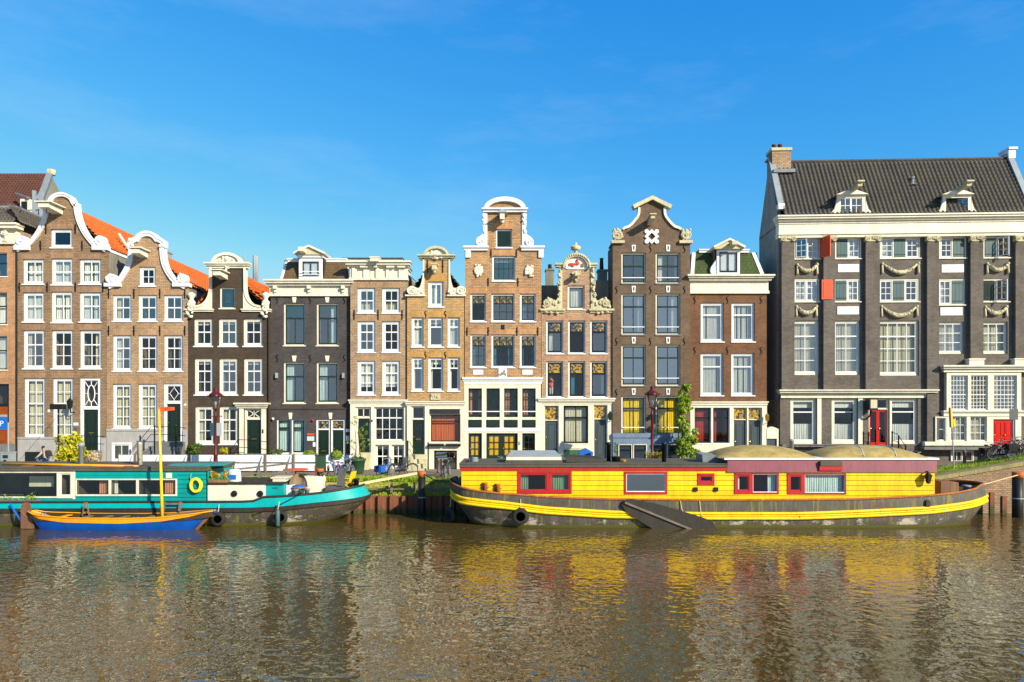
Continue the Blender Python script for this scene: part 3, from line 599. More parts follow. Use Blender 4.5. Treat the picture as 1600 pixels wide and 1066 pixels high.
h.boxpart('plinth', 28, 684.5, 124, 726, -.05, .1, 'plinth_grey'); h.boxpart('plinth', 158, 684.5, 166, 726, -.05, .1, 'plinth_grey'); h.boxpart('plinth_cap', 28, 683, 124, 686, -.1, .0, 'plinth_grey')
h.boxpart('cellar_window', 40, 706, 68, 724, -.07, -.04, 'sash_black'); h.boxpart('plaque', 115, 660.5, 122.5, 665, -.03, 0, 'white'); h.boxpart('plaque', 116, 668.5, 120.5, 671.5, -.03, 0, 'shutter_blue'); h.boxpart('bell_plate', 75, 640, 78, 644, -.03, 0, 'white')
u, z = h.p(115.5, 631)
W = h.part(MB().lathe([(.02, -.38), (.14, -.34), (.22, .14), (.24, .16), (.1, .34), (.03, .38), (.02, .5)], (u, -.45, z), 6), 'wall_lantern', 'iron'); h.part(MB().tube([(u+.08, 0, z-.6), (u, -.3, z-.65), (u, -.45, z-.4)], .035, 5), 'bracket', 'iron', W)
for j in range(4): h.boxpart('step', 122, 704+j*5.2, 160, 709.2+j*5.2, -.45-.3*j, .06, 'bluestone')

# ---- bell gable, sand brick
h = House('canal_house', 'sand brick house with ornate white bell gable left of the black brick house', 166, tone='sand')
left = spline([(170, 447), (184, 440), (192, 429), (199, 416), (203, 402), (204.5, 387)]); right = spline([(256, 387), (257, 402), (260.5, 416), (267.5, 429), (277, 440), (291, 447)])
top = [(203, 387), (202.5, 378), (212, 372)]+arc(230.5, 378, 18, -15, 160, 20, 12)+[(249, 372), (258, 378), (257.5, 387)]
h.win(217.5, 417, 243, 448, 2, 2, fw=4, cur='none')
for i, (a, b) in enumerate(((176, 205), (216, 245.5), (256, 285.5))):
    h.win(a, 461, b, 503, 2, (1, 1), .47, cur=('left', 'none', 'none')[i], cc='curtain_cream', fw=3.6, gl='pane_sky'); h.win(a, 524, b, 581, 2, (1, 2), .34, cur=('left', 'plant', 'right')[i], fw=3.6)
for a, b in ((176, 205), (216, 245)): h.win(a, 600, b, 671, 2, (1, 3), .26, cur='wide', cc='curtain_cream', fw=3.8)
h.door(256, 600, 285.5, 690, 631, 'door_green', light='diamond', fw=4, panels=1)
h.wall([(167, 725), (293.5, 725), (293.5, 448)]+right[::-1]+top[::-1]+left[::-1]+[(167, 448)], 'brick_sand')
h.trim(left, 5.5); h.trim(right, 5.5); h.trim(top, 6.5)
for px, d in ((175.5, 1), (286, -1)):
    mb = MB(); u, z = h.p(px, 436); mb.scroll(u, z, .36, d, -.2, .3); mb.lumps(u-.3, u+.3, z-.2, z+.34, -.2, 12, .11, px); u0, z0 = h.p(px+d*2, 445); mb.box(u0-.6, u0+.6, -.22, .3, z0-.16, z0+.1); h.part(mb, 'scroll', 'white')
for px in (205, 256): u, z = h.p(px, 381); h.part(MB().lumps(u-.2, u+.2, z-.3, z+.25, -.18, 9, .13, px), 'shoulder_ornament', 'white')
h.hoist(225, 399, 1.2, 'cream', False, .6)
h.anchors([(x, 459) for x in (170, 209.5, 250, 289)]+[(x, 517) for x in (170, 209.5, 250, 289)]); h.gable_roof(230, 391.5, 166.5, 294, 448, 12, 'pantile_orange'); h.sides(167, 293.5, 449, 12, 'render_grey')
h.part(MB().bar((h.u(277), 2.2, h.z(432)+.12), (h.u(296), 2.2, h.z(450)+.1), .5, .08), 'skylight', 'lead')
h.boxpart('plinth', 167, 672, 255, 726, -.05, .1, 'plinth_grey'); h.boxpart('plinth', 286, 672, 293, 726, -.05, .1, 'plinth_grey'); h.boxpart('plinth_cap', 167, 670.5, 255, 673.5, -.1, 0, 'plinth_grey')
h.win(176, 692, 206, 722, 2, 1, fw=3.5, lint=False, cur='none', v=-.12, hole=False, sill=None, gl='pane_dark'); h.boxpart('house_number', 288, 631, 291, 634, -.03, 0, 'white')
for j in range(5): h.boxpart('step', 250-j*7, 690+j*6.6, 290, 696.6+j*6.6, -.9-.12*j, .06, 'bluestone')
chimney('chimney', 'short grey chimney pipe behind the right shoulder of the sand brick bell gable', 257.5, 262, 392, 415, 54, 'zinc')

# ---- black neck gable
h = House('canal_house', 'black brick house with cream neck gable and carved crest beside the street lamp', 293, tone='black')
h.win(343, 449, 367, 483, 1, 1, fw=2.6, fr='cream', sash='attic_blue', lint=False, cur='none', bw=4.2, gl='pane_sky')
for a, b in ((303, 332), (341.5, 371), (380, 410)):
    h.win(a, 498, b, 542, 2, (1, 1), .48, fr='cream', cur=('blind', 'none'), fw=4, lint=False, sill='white'); h.win(a+.7, 560, b+.5, 618, 2, (1, 2), .33, fr='cream', cur=('blind', 'plant'), fw=4.2, lint=False, sill='white')
for a, b in ((304.5, 334), (342.5, 372)): h.win(a, 635, b, 695, 2, (1, 2), .34, fr='cream', cur='left', cc='curtain_cream', fw=4.4, lint=False, sill='white')
h.door(382, 638, 410, 709, 656, 'door_green', fr='cream', fw=3, light='cross', panels=2)
h.cornice(373, 416, [(629.5, 632, .4), (632, 635, .28), (635, 638, .16)], 'cream', name='door_cornice')
h.boxpart('pilaster', 374.5, 638, 381, 709, -.1, .02, 'cream'); h.boxpart('pilaster', 409, 638, 416, 709, -.1, .02, 'cream')
h.wall([(294, 725), (421, 725), (421, 487), (380, 487), (380, 414), (331, 414), (331, 487), (294, 487)], 'brick_black')
pl = spline([(329.2, 418), (329, 440), (328.5, 455), (325, 467), (317, 476), (304, 480)])
claw = [(331.5, 418)]+pl+[(304, 485), (331.5, 485)]
for sg in (1, -1):
    mir = [(x if sg > 0 else 712-x, y) for x, y in claw]; h.part(MB().prism(h.pts(mir), -.1, .3), 'gable_wing', 'cream')
    h.part(MB().ribbon(h.pts([(x if sg > 0 else 712-x, y) for x, y in pl]), -.06, .08, -.17, .3), 'wing_moulding', 'cream')
    x0, x1 = (292.5, 332) if sg > 0 else (380, 420.5); h.cornice(x0, x1, [(483, 485, .2), (485, 487.5, .12)], 'cream', name='wing_base')
    u, z = h.p(299 if sg > 0 else 415, 487)
    h.part(MB().lathe([(.22, 0), (.26, .1), (.2, .2), (.26, .55), (.3, .7), (.16, .85), (.14, .95), (.28, 1.15), (.3, 1.25), (.2, 1.35), (.08, 1.42)], (u, .02, z), 10).lumps(u-.22, u+.22, z-.4, z+.5, -.2, 18, .1, 5), 'urn', 'cream', None, True)
h.cornice(325.5, 386.5, [(411, 413.5, .35), (413.5, 416, .25), (416, 419.5, .12)], 'cream')
h.part(MB().prism(h.pts([(334, 411.5)]+arc(355.8, 411.5, 21.8, -14.5, 180, 0, 18)+[(377.6, 411.5)][:0]), -.12, .3), 'tympanum', 'cream'); h.part(MB().ribbon(h.pts(arc(355.8, 411.5, 21.8, -14.5, 180, 0, 18)), -.14, .06, -.32, .3), 'arch_moulding', 'cream')
u, z = h.p(356, 409); h.part(MB().lumps(u-.6, u+.6, z-.1, z+.3, -.14, 26, .12, 3).lumps(u-.12, u+.12, z-.75, z-.3, -.14, 7, .1, 4).ball((u, -.12, z+.2), .22), 'carved_crest', 'cream', None, True)
h.hoist(350, 433, 1.25, 'cream', True, .55); h.gable_roof(356, 420, 294, 421, 487, 11, 'pantile_orange'); h.sides(294, 421, 487, 11, 'brick_black')
h.part(MB().bar((h.u(291), 1.5, h.z(468)), (h.u(318), 1.5, h.z(486)), .6, .1), 'skylight', 'lead'); h.boxpart('doorbell', 410.5, 671, 412.5, 677, -.13, -.1, 'iron')
h.part(MB().tube([(h.u(420.5), -.1, h.z(492)), (h.u(420.5), -.1, h.z(722))], .05, 8), 'downpipe', 'iron')
for j in range(3): h.boxpart('step', 380, 709+j*5, 414, 714+j*5, -.4-.3*j, .06, 'bluestone')
h.boxpart('plinth_line', 295, 712, 378, 715, -.04, .0, 'cream')
for px, y0, D, w in ((382, 398, 56, .06), (398, 399, 55, .16), (401, 400, 55, .14)):
    r = tag(MB().lathe([(w, -.6), (w, PZ(y0, D)-PZ(445, D)-.05), (w*.8, PZ(y0, D)-PZ(445, D))], (0, 0, 0), 8).build('flue_pipe', 'zinc', None, True, (PX(px, D), D, PZ(445, D))), {382: 'thin pale flue pipe just right of the black house neck gable', 398: 'left of the twin silver flue pipes on the orange roof', 401: 'right of the twin silver flue pipes on the orange roof'}[px], 'pipe')

# ---- slate black house with mansard
h = House('canal_house', 'dark slate brick house with cream cornice, brown mansard and one dormer', 422.5, D=50.25, tone='slate')
for a, b in ((443, 477), (494.5, 528.5)):
    for k, (y0, y1) in enumerate(((474, 541), (566, 631))):
        h.win(a, y0, b, y1, (2, 1), (1, 1), .34, fr='cream', sash='sash_green', fw=2.6, cur=('right' if a > 480 else 'none') if not k else 'left', cc='curtain_aqua', gl='pane_sky', lint=False, sill='stone', bw=1.6)
        h.part(MB().prism(h.pts([(a+13.5, y0-10), (a+20.5, y0-10), (a+19, y0-1), (a+15, y0-1)]), -.06, .05), 'keystone', 'cream')
for a, b in ((432, 453.8), (455, 476.5)): h.win(a, 655, b, 710, 1, (1, 1), .24, fr='white', sash='sash_green', fw=2.4, cur='full', cc='curtain_aqua', lint=False, sill='stone', bw=1.6)
for a, b in ((494, 516), (517, 539)): h.door(a, 656, b, 730, 672, 'door_green', fr='white', fw=2.4, panels=2, lmat='leaded_glass', fb=False)
for px in (454, 516.5): h.part(MB().prism(h.pts([(px-3, 645), (px+3, 645), (px+2, 655), (px-2, 655)]), -.06, .05), 'keystone', 'cream')
h.wall([(423, 731), (547.5, 731), (547.5, 463), (423, 463)], 'brick_slate'); h.sides(423, 547.5, 440, 10, 'brick_slate')
h.cornice(423, 547, [(438.5, 441, .6), (441, 444, .5), (444, 447.5, .32), (447.5, 460.5, .1), (460.5, 463.3, .16)])
for px in (432, 484.5, 537.5):
    u, z = h.p(px, 448); h.part(MB().box(u-.13, u+.13, -.4, -.08, z-.22, z).box(u-.1, u+.1, -.26, -.08, z-.45, z-.22).box(u-.12, u+.12, -.18, -.08, z-.62, z-.45), 'bracket', 'cream')
h.boxpart('string_course', 423, 637.5, 547, 640, -.05, .02, 'brick_black')
zb, zt = h.z(438), h.z(403); a, b = h.u(441), h.u(543); dv = .75
h.part(MB().add([(h.u(438), .0, zb), (h.u(546), 0, zb), (h.u(542), dv+.05, zt), (h.u(439), dv+.05, zt), (h.u(546), 9, zb), (h.u(542), 9, zt), (h.u(438), 9, zb), (h.u(439), 9, zt)], [(0, 1, 2, 3), (1, 4, 5, 2), (0, 3, 7, 6), (3, 2, 5, 7)]), 'mansard', 'bitumen')
h.part(MB().shingles((a, -.01, zb), (1, 0, 0), (0, dv, zt-zb), b-a-.1, math.hypot(dv, zt-zb), .32, .22), 'slates', 'slate_brown')['kind'] = 'stuff'
for q in ((437.5, 437, 441, 403), (546, 540, 542, 537)): h.part(MB().add([(h.u(q[0]), -.06, zb), (h.u(q[0])+.2, -.06, zb), (h.u(q[2])+.2 if q[0] < 500 else h.u(q[2]), dv-.02, zt), (h.u(q[2]) if q[0] < 500 else h.u(q[2])-.2, dv-.02, zt)], [(0, 1, 2, 3)]), 'mansard_edge', 'white')
h.cornice(437, 546, [(401, 403, -.55), (403, 406.5, -.62)], 'white', back=2, name='mansard_cap')
h.win(468, 404, 504, 438, 2, 1, fw=6, hole=False, v=-.12, lint=False, sash='sash_green', cur='wide', gl='pane_sky', bw=1.8); h.part(MB().box(h.u(469), h.u(503), .0, 2, h.z(438), h.z(403)).box(h.u(466), h.u(506.5), -.25, 1.8, h.z(403.5), h.z(399)), 'dormer', 'white')
h.part(MB().prism(h.pts([(463, 399.5), (509, 399.5), (509, 397.5), (485, 387.5), (463, 397.5)]), -.35, 1.8), 'pediment', 'mossy_cream'); h.part(MB().ribbon(h.pts([(462, 398.5), (485, 387), (510, 398.5)]), -.04, .1, -.5, 1.9), 'pediment_moulding', 'cream')
h.part(MB().box(h.u(469), h.u(503), -.3, -.26, h.z(426), h.z(425)).box(h.u(469), h.u(503), -.3, -.26, h.z(430.5), h.z(429.5)), 'balustrade', 'white')
u, z = h.p(477, 399); h.part(MB().box(u-.18, u+.18, -1.15, 0, z+.06, z+.36), 'hoist_beam', 'cream')
for px in (433, 537): h.boxpart('wall_lamp', px-1.5, 583, px+1.5, 591, -.22, -.002, 'zinc')
h.anchors_s([(x, y) for x in (433, 484.5, 538) for y in (469, 560.5)])
h.boxpart('notice', 480, 677.5, 491, 680.5, -.05, -.004, 'shutter_red'); h.boxpart('notice', 480, 682, 491, 689, -.04, -.004, 'curtain_aqua'); h.boxpart('house_number', 489, 691, 493, 698, -.04, -.004, 'white'); h.boxpart('house_number', 541, 670.5, 547, 675, -.04, -.004, 'white'); h.boxpart('notice', 541, 681, 546, 689, -.04, -.004, 'curtain_aqua')
u, z = h.p(489, 657); h.part(MB().ball((u, -.08, z), .09), 'alarm_bell', 'door_red'); u, z = h.p(428, 654.5); h.part(MB().ball((u, -.2, z), .1).bar((u, -.2, z), (u-.15, 0, z), .06, .06), 'camera', 'white')

# ---- tan house with straight cornice
h = House('canal_house', 'narrow tan brick house with cream panelled cornice and wide twelve pane shop window', 547.5, D=49.9, tone='tan')
for a, b in ((558.5, 586.5), (597, 625)):
    h.win(a, 450, b, 490, 2, (1, 1), .5, fw=4.2, cur='half', cc='curtain_cream'); h.win(a, 502, b, 551.5, 2, (1, 2), .32, fw=4.2, cur='none'); h.win(a, 564, b, 618, 2, (1, 2), .34, fw=4.2, cur='blindlow', cc='curtain_white')
h.wall([(547.5, 626), (635, 626), (635, 438), (547.5, 438)], 'brick_tan'); h.sides(547.5, 635, 425, 10, 'brick_tan')
h.door(555, 636, 580, 709, 654, 'door_green', fr='cream', light='split', panels=2); h.win(584.5, 636, 631.5, 690, 4, (1, 2), .31, fr='cream', fw=1.6, lint=False, cur='none', sill='cream'); 
for a, b in ((586.5, 608), (612, 631.5)): h.win(a, 695, b, 732, 2, (1, 1), .5, fr='cream', fw=1.8, lint=False, cur='top', sill=None)
h.wall([(547.5, 735), (635, 735), (635, 626), (547.5, 626)], 'cream', -.05, .3, 'shopfront'); h.cornice(547.5, 635, [(624.5, 626.5, .22), (626.5, 629, .15), (629, 631, .1)])
h.cornice(547.5, 636, [(409.5, 412, .55), (412, 415.5, .42), (415.5, 418, .25), (418, 434.5, .06), (434.5, 438.2, .14)])
for px in (553, 571, 590, 606, 626): h.boxpart('bracket', px-2.5, 416, px+2.5, 436, -.16, -.03, 'cream')
for px in (570, 611, 628): h.boxpart('modillion', px-6, 417, px+6, 419.5, -.34, -.03, 'cream')
u, z = h.p(588, 409); h.part(MB().box(u-.3, u+.3, -.75, 0, z-.12, z+.12).box(u-.36, u+.36, -.8, 0, z+.12, z+.2).box(u-.12, u+.12, -.35, 0, z-.5, z-.12), 'hoist_beam', 'cream'); h.part(MB().tube([(u, -.5, z-.1), (u, -.5, z-1.3)], .02, 4), 'chain', 'iron')
h.part(MB().box(h.u(530), h.u(622), 1.6, 6, h.z(412), h.z(399.5)).box(h.u(528), h.u(624), 1.4, 6, h.z(401), h.z(398)), 'roof_storey', 'cream'); h.part(MB().box(h.u(527), h.u(625), 1.3, 6.2, h.z(398), h.z(396.4)), 'flat_roof', 'bitumen')
h.anchors([(x, 492) for x in (553.5, 591, 628.5)]); h.boxpart('doorbell', 580.5, 656, 582.5, 659, -.1, -.05, 'iron')
for j in range(4): h.boxpart('step', 553-j, 707+j*6.3, 580, 713.3+j*6.3, -.35-.3*j, .0, 'mossy_cream')
r = tag(MB().tube([(-.3, 0, -1.6), (0, 0, 0), (-1.5, .4, 1.3)], .03, 5).build('aerial_mast', 'iron', None, False, (PX(650, 53), 53, PZ(440, 53))), 'bare aerial mast between the tan and golden brick houses', 'mast')

# ---- golden neck gable
h = House('canal_house', 'golden brick house with small white neck gable and orange curtained shop window', 636, D=49.75, tone='gold')
h.win(669, 440, 693, 480.5, 2, 1, fw=3.2, cur='wide', bw=1.8)
for k, (y0, y1) in enumerate(((496, 543), (558.5, 612))):
    for a, b, c in ((643, 662, 1), (669, 692.5, 1), (699.5, 718.5, 1)): h.win(a, y0, b, y1, (1, 2), (1, 1), .3, fw=2.8, cur=(('top', 'full') if c and a != 669 else 'top') if not k else ('top', 'side'))
h.wall([(636, 628), (725, 628), (725, 463), (702, 463), (702, 402), (662, 402), (662, 463), (636, 463)], 'brick_gold')
pl = spline([(661, 402), (661, 425), (659, 440), (655, 450), (648, 449)])
for sg in (1, -1):
    q = [(x if sg > 0 else 1364-x, y) for x, y in ([(663, 402)]+pl+[(638, 458), (638, 462), (663, 462)])]
    h.part(MB().prism(h.pts(q), -.08, .28), 'gable_wing', 'cream'); u, z = h.p(644 if sg > 0 else 720, 454.5); mb = MB().scroll(u, z, .34, sg, -.16, .28); u2, z2 = h.p(654 if sg > 0 else 709, 456); h.part(mb.lumps(u2-.35, u2+.35, z2-.2, z2+.2, -.1, 14, .12, 9), 'scroll', 'cream')
    x0, x1 = (635.5, 663) if sg > 0 else (701, 726); h.cornice(x0, x1, [(461, 463.3, .16)], 'cream', name='wing_base')
h.cornice(657, 707, [(399, 401, .34), (401, 403.5, .22), (403.5, 406, .08)], 'mossy_cream'); h.part(MB().prism(h.pts(arc(682, 400, 18.5, -13, 180, 0, 16)), -.1, .28), 'tympanum', 'cream'); h.part(MB().ribbon(h.pts(arc(682, 400, 18.5, -13, 180, 0, 16)), -.12, .06, -.3, .28), 'arch_moulding', 'mossy_cream')
u, z = h.p(682, 400); h.part(MB().lumps(u-.42, u+.42, z-.2, z+.3, -.14, 24, .12, 8).lathe([(.3, 0), (.34, .05), (.3, .1)], (u, -.2, z+.05), 10, 'y'), 'carved_crest', 'cream')
u, z = h.p(680, 421); h.part(MB().box(u-.17, u+.17, -.7, 0, z-.15, z+.2).box(u-.25, u+.25, -.75, 0, z+.2, z+.28).ball((u, -.5, z-.25), .16), 'hoist_beam', 'mossy_cream')
h.anchors([(668, 416), (692, 416)], 20); h.anchors_s([(665, 492), (696, 492), (665, 555.5), (696, 555.5)]); h.gable_roof(682, 405, 637, 726, 461, 9, 'pantile_black'); h.sides(636, 725, 461, 9, 'brick_gold')
h.door(642.5, 635, 664, 710, 656, 'door_green', fr='cream', fw=1.8, light='plain', glaze=(.38, .86, 1, 1), lmat='pane_dark')
h.win(671.5, 647, 719.5, 692, 1, (1, 1), .24, fr='cream', fw=1.6, lint=False, cur='full', cc='curtain_orange', sill='cream', sash='sash_black'); h.win(678, 704, 714, 735, 1, (1, 1), .4, fr='sash_black', fw=1.6, lint=False, cur='none', sill=None, gl='pane_mirror', sash='sash_black')
h.wall([(636, 738), (725, 738), (725, 628), (636, 628)], 'cream', -.05, .28, 'shopfront'); h.cornice(636, 724.5, [(627, 629, .24), (629, 632, .17), (632, 634, .1)])
lv = MB()
for j in range(6): z = h.z(639.5+j*1.3); lv.bar((h.u(672), -.09, z), (h.u(719), -.09, z), .06, .03)
h.part(lv, 'vent_louvre', 'iron'); h.part(MB().box(h.u(673), h.u(688), -.08, .0, h.z(625), h.z(615)).lumps(h.u(674), h.u(687), h.z(623.5), h.z(616.5), -.06, 16, .09), 'stone_tablet', 'mossy_cream')
for a, b in ((671, 694), (697.5, 720)): h.boxpart('window_box', a, 693.5, b, 697, -.35, -.06, 'iron')
for j in range(4): h.boxpart('step', 638, 710+j*6.6, 667+j, 716.6+j*6.6, -.45-.3*j, .0, 'mossy_cream')

# ---- amber house with tall neck gable (white shopfront)
h = House('canal_house', 'tallest brown brick neck gable in the middle, white storefront with yellow blinds below', 726, D=49.9, tone='amber')
h.win(775, 358, 800, 388, 2, 1, fw=2.6, sash='sash_green', cur='none', gl='pane_dark'); h.boxpart('shutter', 777.3, 360.5, 797.7, 384.5, .1, .14, 'door_green')
h.win(769, 400, 805, 440, 4, 2, fw=3, sash='sash_green', gl='pane_sky', cur='top'); 
for k, (y0, y1) in enumerate(((459, 503.5), (522.7, 575))):
    for i, (a, b, c) in enumerate(((735, 759.5, 2), (768, 804, 3), (812.5, 837, 2))): h.win(a, y0, b, y1, c, (1, 2), .32, fw=3, sash='sash_green', top='leaded_glass', cur=('none', 'none', 'left')[i] if not k else 'side', cc='curtain_teal')
h.wall([(726.5, 591), (846, 591), (846, 389), (816, 389), (816, 330), (761, 330), (761, 389), (726.5, 389)], 'brick_amber'); h.sides(726.5, 846, 392, 10, 'render_grey')
for sg in (1, -1):
    f = lambda x: x if sg > 0 else 1577-x
    q = spline([(757.5, 333), (754.5, 340), (756, 347), (754.5, 353), (757, 360), (753, 367), (746, 372), (743, 379), (745, 386)])
    h.part(MB().prism(h.pts([(f(x), y) for x, y in [(761.5, 333)]+q+[(761.5, 386)]]), -.08, .3), 'gable_wing', 'white'); u, z = h.p(f(750.5), 379); mb = MB().scroll(u, z, .3, sg, -.16, .2)
    for yy in (338, 347, 362): u, z = h.p(f(757), yy); mb.lumps(u-.1, u+.1, z-.15, z+.15, -.1, 5, .11, yy)
    h.part(mb, 'scroll', 'white'); x0, x1 = (727, 760.5) if sg > 0 else (816.5, 848); h.cornice(x0, x1, [(385, 388, .24), (388, 392, .14)], 'white', name='wing_base'); h.boxpart('corner_block', f(727.5), 392, f(735.5), 403, -.12, .02, 'white')
h.cornice(757.5, 820.5, [(326.5, 329, .34), (329, 332.5, .22)], 'white'); aa = arc(789, 327, 31.5, -17, 180, 0, 20); h.part(MB().prism(h.pts(aa), -.02, .3), 'tympanum', 'brick_amber'); h.part(MB().ribbon(h.pts(aa), -.26, .05, -.26, .3), 'arch_moulding', 'white')
u, z = h.p(785, 341); h.part(MB().box(u-.17, u+.17, -.9, 0, z-.3, z+.15).ball((u, -.6, z-.4), .16), 'hoist_beam', 'cream'); h.part(MB().add([(u-.38, -1, z+.15), (u+.38, -1, z+.15), (u+.38, 0, z+.15), (u-.38, 0, z+.15), (u, -.85, z+.45), (u, 0, z+.45)], [(0, 1, 4), (1, 2, 5, 4), (3, 0, 4, 5), (0, 3, 2, 1)]), 'hoist_cap', 'zinc')
for px in (748, 826.5):
    u, z = h.p(px, 423); h.part(MB().lathe([(.3, 0), (.34, .06), (.3, .12), (.2, .14)], (u, -.13, z), 12, 'y').lumps(u-.3, u+.3, z-.42, z+.42, -.08, 20, .1, px), 'cartouche', 'cream')
h.anchors([(767.5, 396), (807, 396), (763, 441), (809.5, 441)]+[(x, 518) for x in (730, 763, 808, 840.5)], 13)
for a, b in ((739, 755), (816, 832)): h.boxpart('stone_tablet', a, 578, b, 585.5, -.04, .0, 'white')
h.part(MB().box(h.u(779), h.u(792), -.05, 0, h.z(589.3), h.z(576)), 'stone_tablet', 'white'); u, z = h.p(785.5, 583); h.part(MB().lumps(u-.2, u+.22, z-.22, z+.05, -.06, 9, .09, 2).tube([(u+.05, -.07, z-.1), (u+.15, -.07, z+.22)], .05, 5), 'carved_figure', 'side_slate'); h.boxpart('vent_grille', 783, 507.5, 788.5, 515, -.03, 0, 'iron')
h.win(732, 607, 753, 652, 2, (1, 1), .3, fr='sash_green', sash='sash_green', fw=1.2, lint=False, sill=None, cur='side', cc='curtain_stripe', bw=.9)
for i, (a, b) in enumerate(((732, 753), (760, 781), (787.7, 809), (816, 837))):
    if i: h.win(a, 607, b, 652, 2, (1, 2), .3, fr='sash_green', sash='sash_green', fw=1.2, lint=False, sill=None, cur='left' if i > 1 else 'plant', cc='curtain_stripe', bw=.9)
    h.boxpart('transom_bar', a, 642.3, b, 643.8, -.055, .04, 'white'); h.boxpart('panel', a, 656, b, 668, -.09, -.04, 'door_green'); h.boxpart('panel_moulding', a+2, 658, b-2, 666, -.11, -.09, 'sash_green')
for a, b, lv_ in ((732, 753, 1), (760, 809, 2), (816, 836, 1)): h.door(a, 677, b, 724, 677, 'sash_green', fr='sash_green', fw=.9, glaze=(.27, .93, 2, 3, 'blind_yellow' if a < 810 else 'pane_clear'), leaves=lv_, letter=False)
h.wall([(725.5, 726), (845, 726), (845, 591), (725.5, 591)], 'cream', -.06, .3, 'shopfront'); h.cornice(725.5, 845, [(590, 592.5, .25), (592.5, 595, .18), (595, 600, .1)], 'white'); h.boxpart('string_course', 726, 669.5, 844.5, 674.5, -.1, -.05, 'white'); h.boxpart('doorbell', 810.5, 690, 813, 695, -.1, -.05, 'zinc')

# ---- carved rose brick house
h = House('canal_house', 'rose brick house with richly carved cream neck gable topped by a crown', 846, D=49.95, tone='rose')
h.win(887, 446, 913.5, 484.5, 1, 1, fw=3.4, fr='cream', sash='sash_black', cur='full', gl='pane_sky', lint=False)
for k, (y0, y1) in enumerate(((501, 553.5), (564.5, 622))):
    for i, a in enumerate((853.5, 888, 922.5)): h.win(a, y0, a+26.5, y1, 1, (1, 1), .33, fw=2.6, sash='sash_black', top='leaded_glass' if not k else 'leaded_yellow', cur=('left', 'none', 'none')[i] if not k else ('none', 'left', 'right')[i], cc='curtain_white' if i != 1 else 'curtain_teal', bw=1.8)
h.wall([(846.5, 624), (957, 624), (957, 488), (924, 488), (924, 420), (877, 420), (877, 488), (846.5, 488)], 'brick_rose'); h.sides(846.5, 957, 488, 10, 'side_slate')
for sg in (1, -1):
    f = lambda x: x if sg > 0 else 1801.5-x
    q = spline([(874, 417), (872.5, 430), (873.5, 440), (871.5, 448), (873, 455), (872, 463), (868, 470), (860, 466), (852, 468), (848, 476)]); h.part(MB().prism(h.pts([(f(x), y) for x, y in [(878.5, 417)]+q+[(848, 484), (878.5, 484)]]), -.08, .28), 'gable_wing', 'mossy_cream')
    mb = MB(); u, z = h.p(f(855.5), 474); mb.scroll(u, z, .3, sg, -.16, .2)
    for xx, yy in ((875, 422), (874.5, 432), (874, 443), (874.5, 452), (873, 461), (875, 471), (869, 476), (864, 473), (856, 468), (850, 478), (853, 487), (861, 489), (869, 488)): u, z = h.p(f(xx), yy); mb.lumps(u-.09, u+.09, z-.13, z+.13, -.13, 5, .09, xx+yy)
    h.part(mb, 'carved_scroll', 'mossy_cream', None, True); x0, x1 = (847, 880) if sg > 0 else (923, 956.5); h.cornice(x0, x1, [(483, 486, .22), (486, 489, .1)], 'mossy_cream', name='wing_base')
for x0, x1 in ((871, 880), (921, 929)): h.cornice(x0, x1, [(412, 415, .3), (415, 418, .2)], 'mossy_cream', name='shoulder_cornice')
aa = arc(900.5, 417, 20.5, -19.5, 180, 0, 18); h.part(MB().prism(h.pts(aa+[(915, 421), (886, 421)]), -.06, .28), 'tympanum', 'white'); mb = MB().ribbon(h.pts(aa), -.2, .05, -.26, .28)
for x, y in aa[::1]: u, z = h.p(x, y); mb.ball((u, -.26, z-.06), .1)
h.part(mb, 'arch_moulding', 'mossy_cream'); u, z = h.p(899.5, 396); h.part(MB().lathe([(.14, -.1), (.12, .12), (.2, .2), (.36, .26), (.34, .36), (.38, .44), (.26, .5), (.12, .6), (.06, .72), (.1, .76), (.02, .8)], (u, -.05, z), 10).lumps(u-.3, u+.3, z+.3, z+.46, -.2, 10, .1, 1), 'crown', 'mossy_cream', None, True)
u, z = h.p(900, 413); h.part(MB().ball((u+.1, -.1, z+.05), .16, (1, .5, 1)).ball((u+.1, -.12, z+.28), .09).tube([(u+.0, -.1, z), (u-.5, -.1, z+.02)], .07, 5).lumps(u-.5, u-.1, z-.2, z-.05, -.1, 6, .08), 'carved_figure', 'shutter_red'); h.part(MB().box(u+.38, u+.54, -.14, 0, z-.22, z+.02), 'carved_cask', 'brass')
u, z = h.p(900, 430); h.part(MB().lathe([(.26, 0), (.28, .08), (.15, .12)], (u, -.12, z+.05), 10, 'y').lumps(u-.3, u+.3, z-.45, z+.3, -.1, 18, .1, 7).box(u-.14, u+.14, -.75, 0, z-.18, z+.1), 'hoist_beam', 'mossy_cream')
h.door(850, 634, 873, 709, 657.5, 'door_slate', fr='cream', fw=1.6, panels=1, letter=False, lmat='leaded_yellow', fb=False); h.door(927, 633, 949, 719, 655.5, 'door_slate', fr='cream', fw=1.6, panels=1, lmat='leaded_yellow', fb=False); h.win(880.5, 634, 919, 694, 1, (1, 1), .31, fr='sash_black', sash='sash_black', fw=1, lint=False, sill='cream', cur='wide', cc='curtain_cream', bw=1.6)
h.wall([(844.5, 726), (957, 726), (957, 624), (844.5, 624)], 'cream', -.05, .28, 'shopfront'); h.cornice(844, 957, [(622, 624.5, .3), (624.5, 627.5, .22), (627.5, 631, .1)]); h.boxpart('sill_board', 881, 695, 918, 701, -.12, -.05, 'cream'); h.boxpart('cellar_shutter', 881, 703, 917, 715, -.09, -.05, 'green_panel')
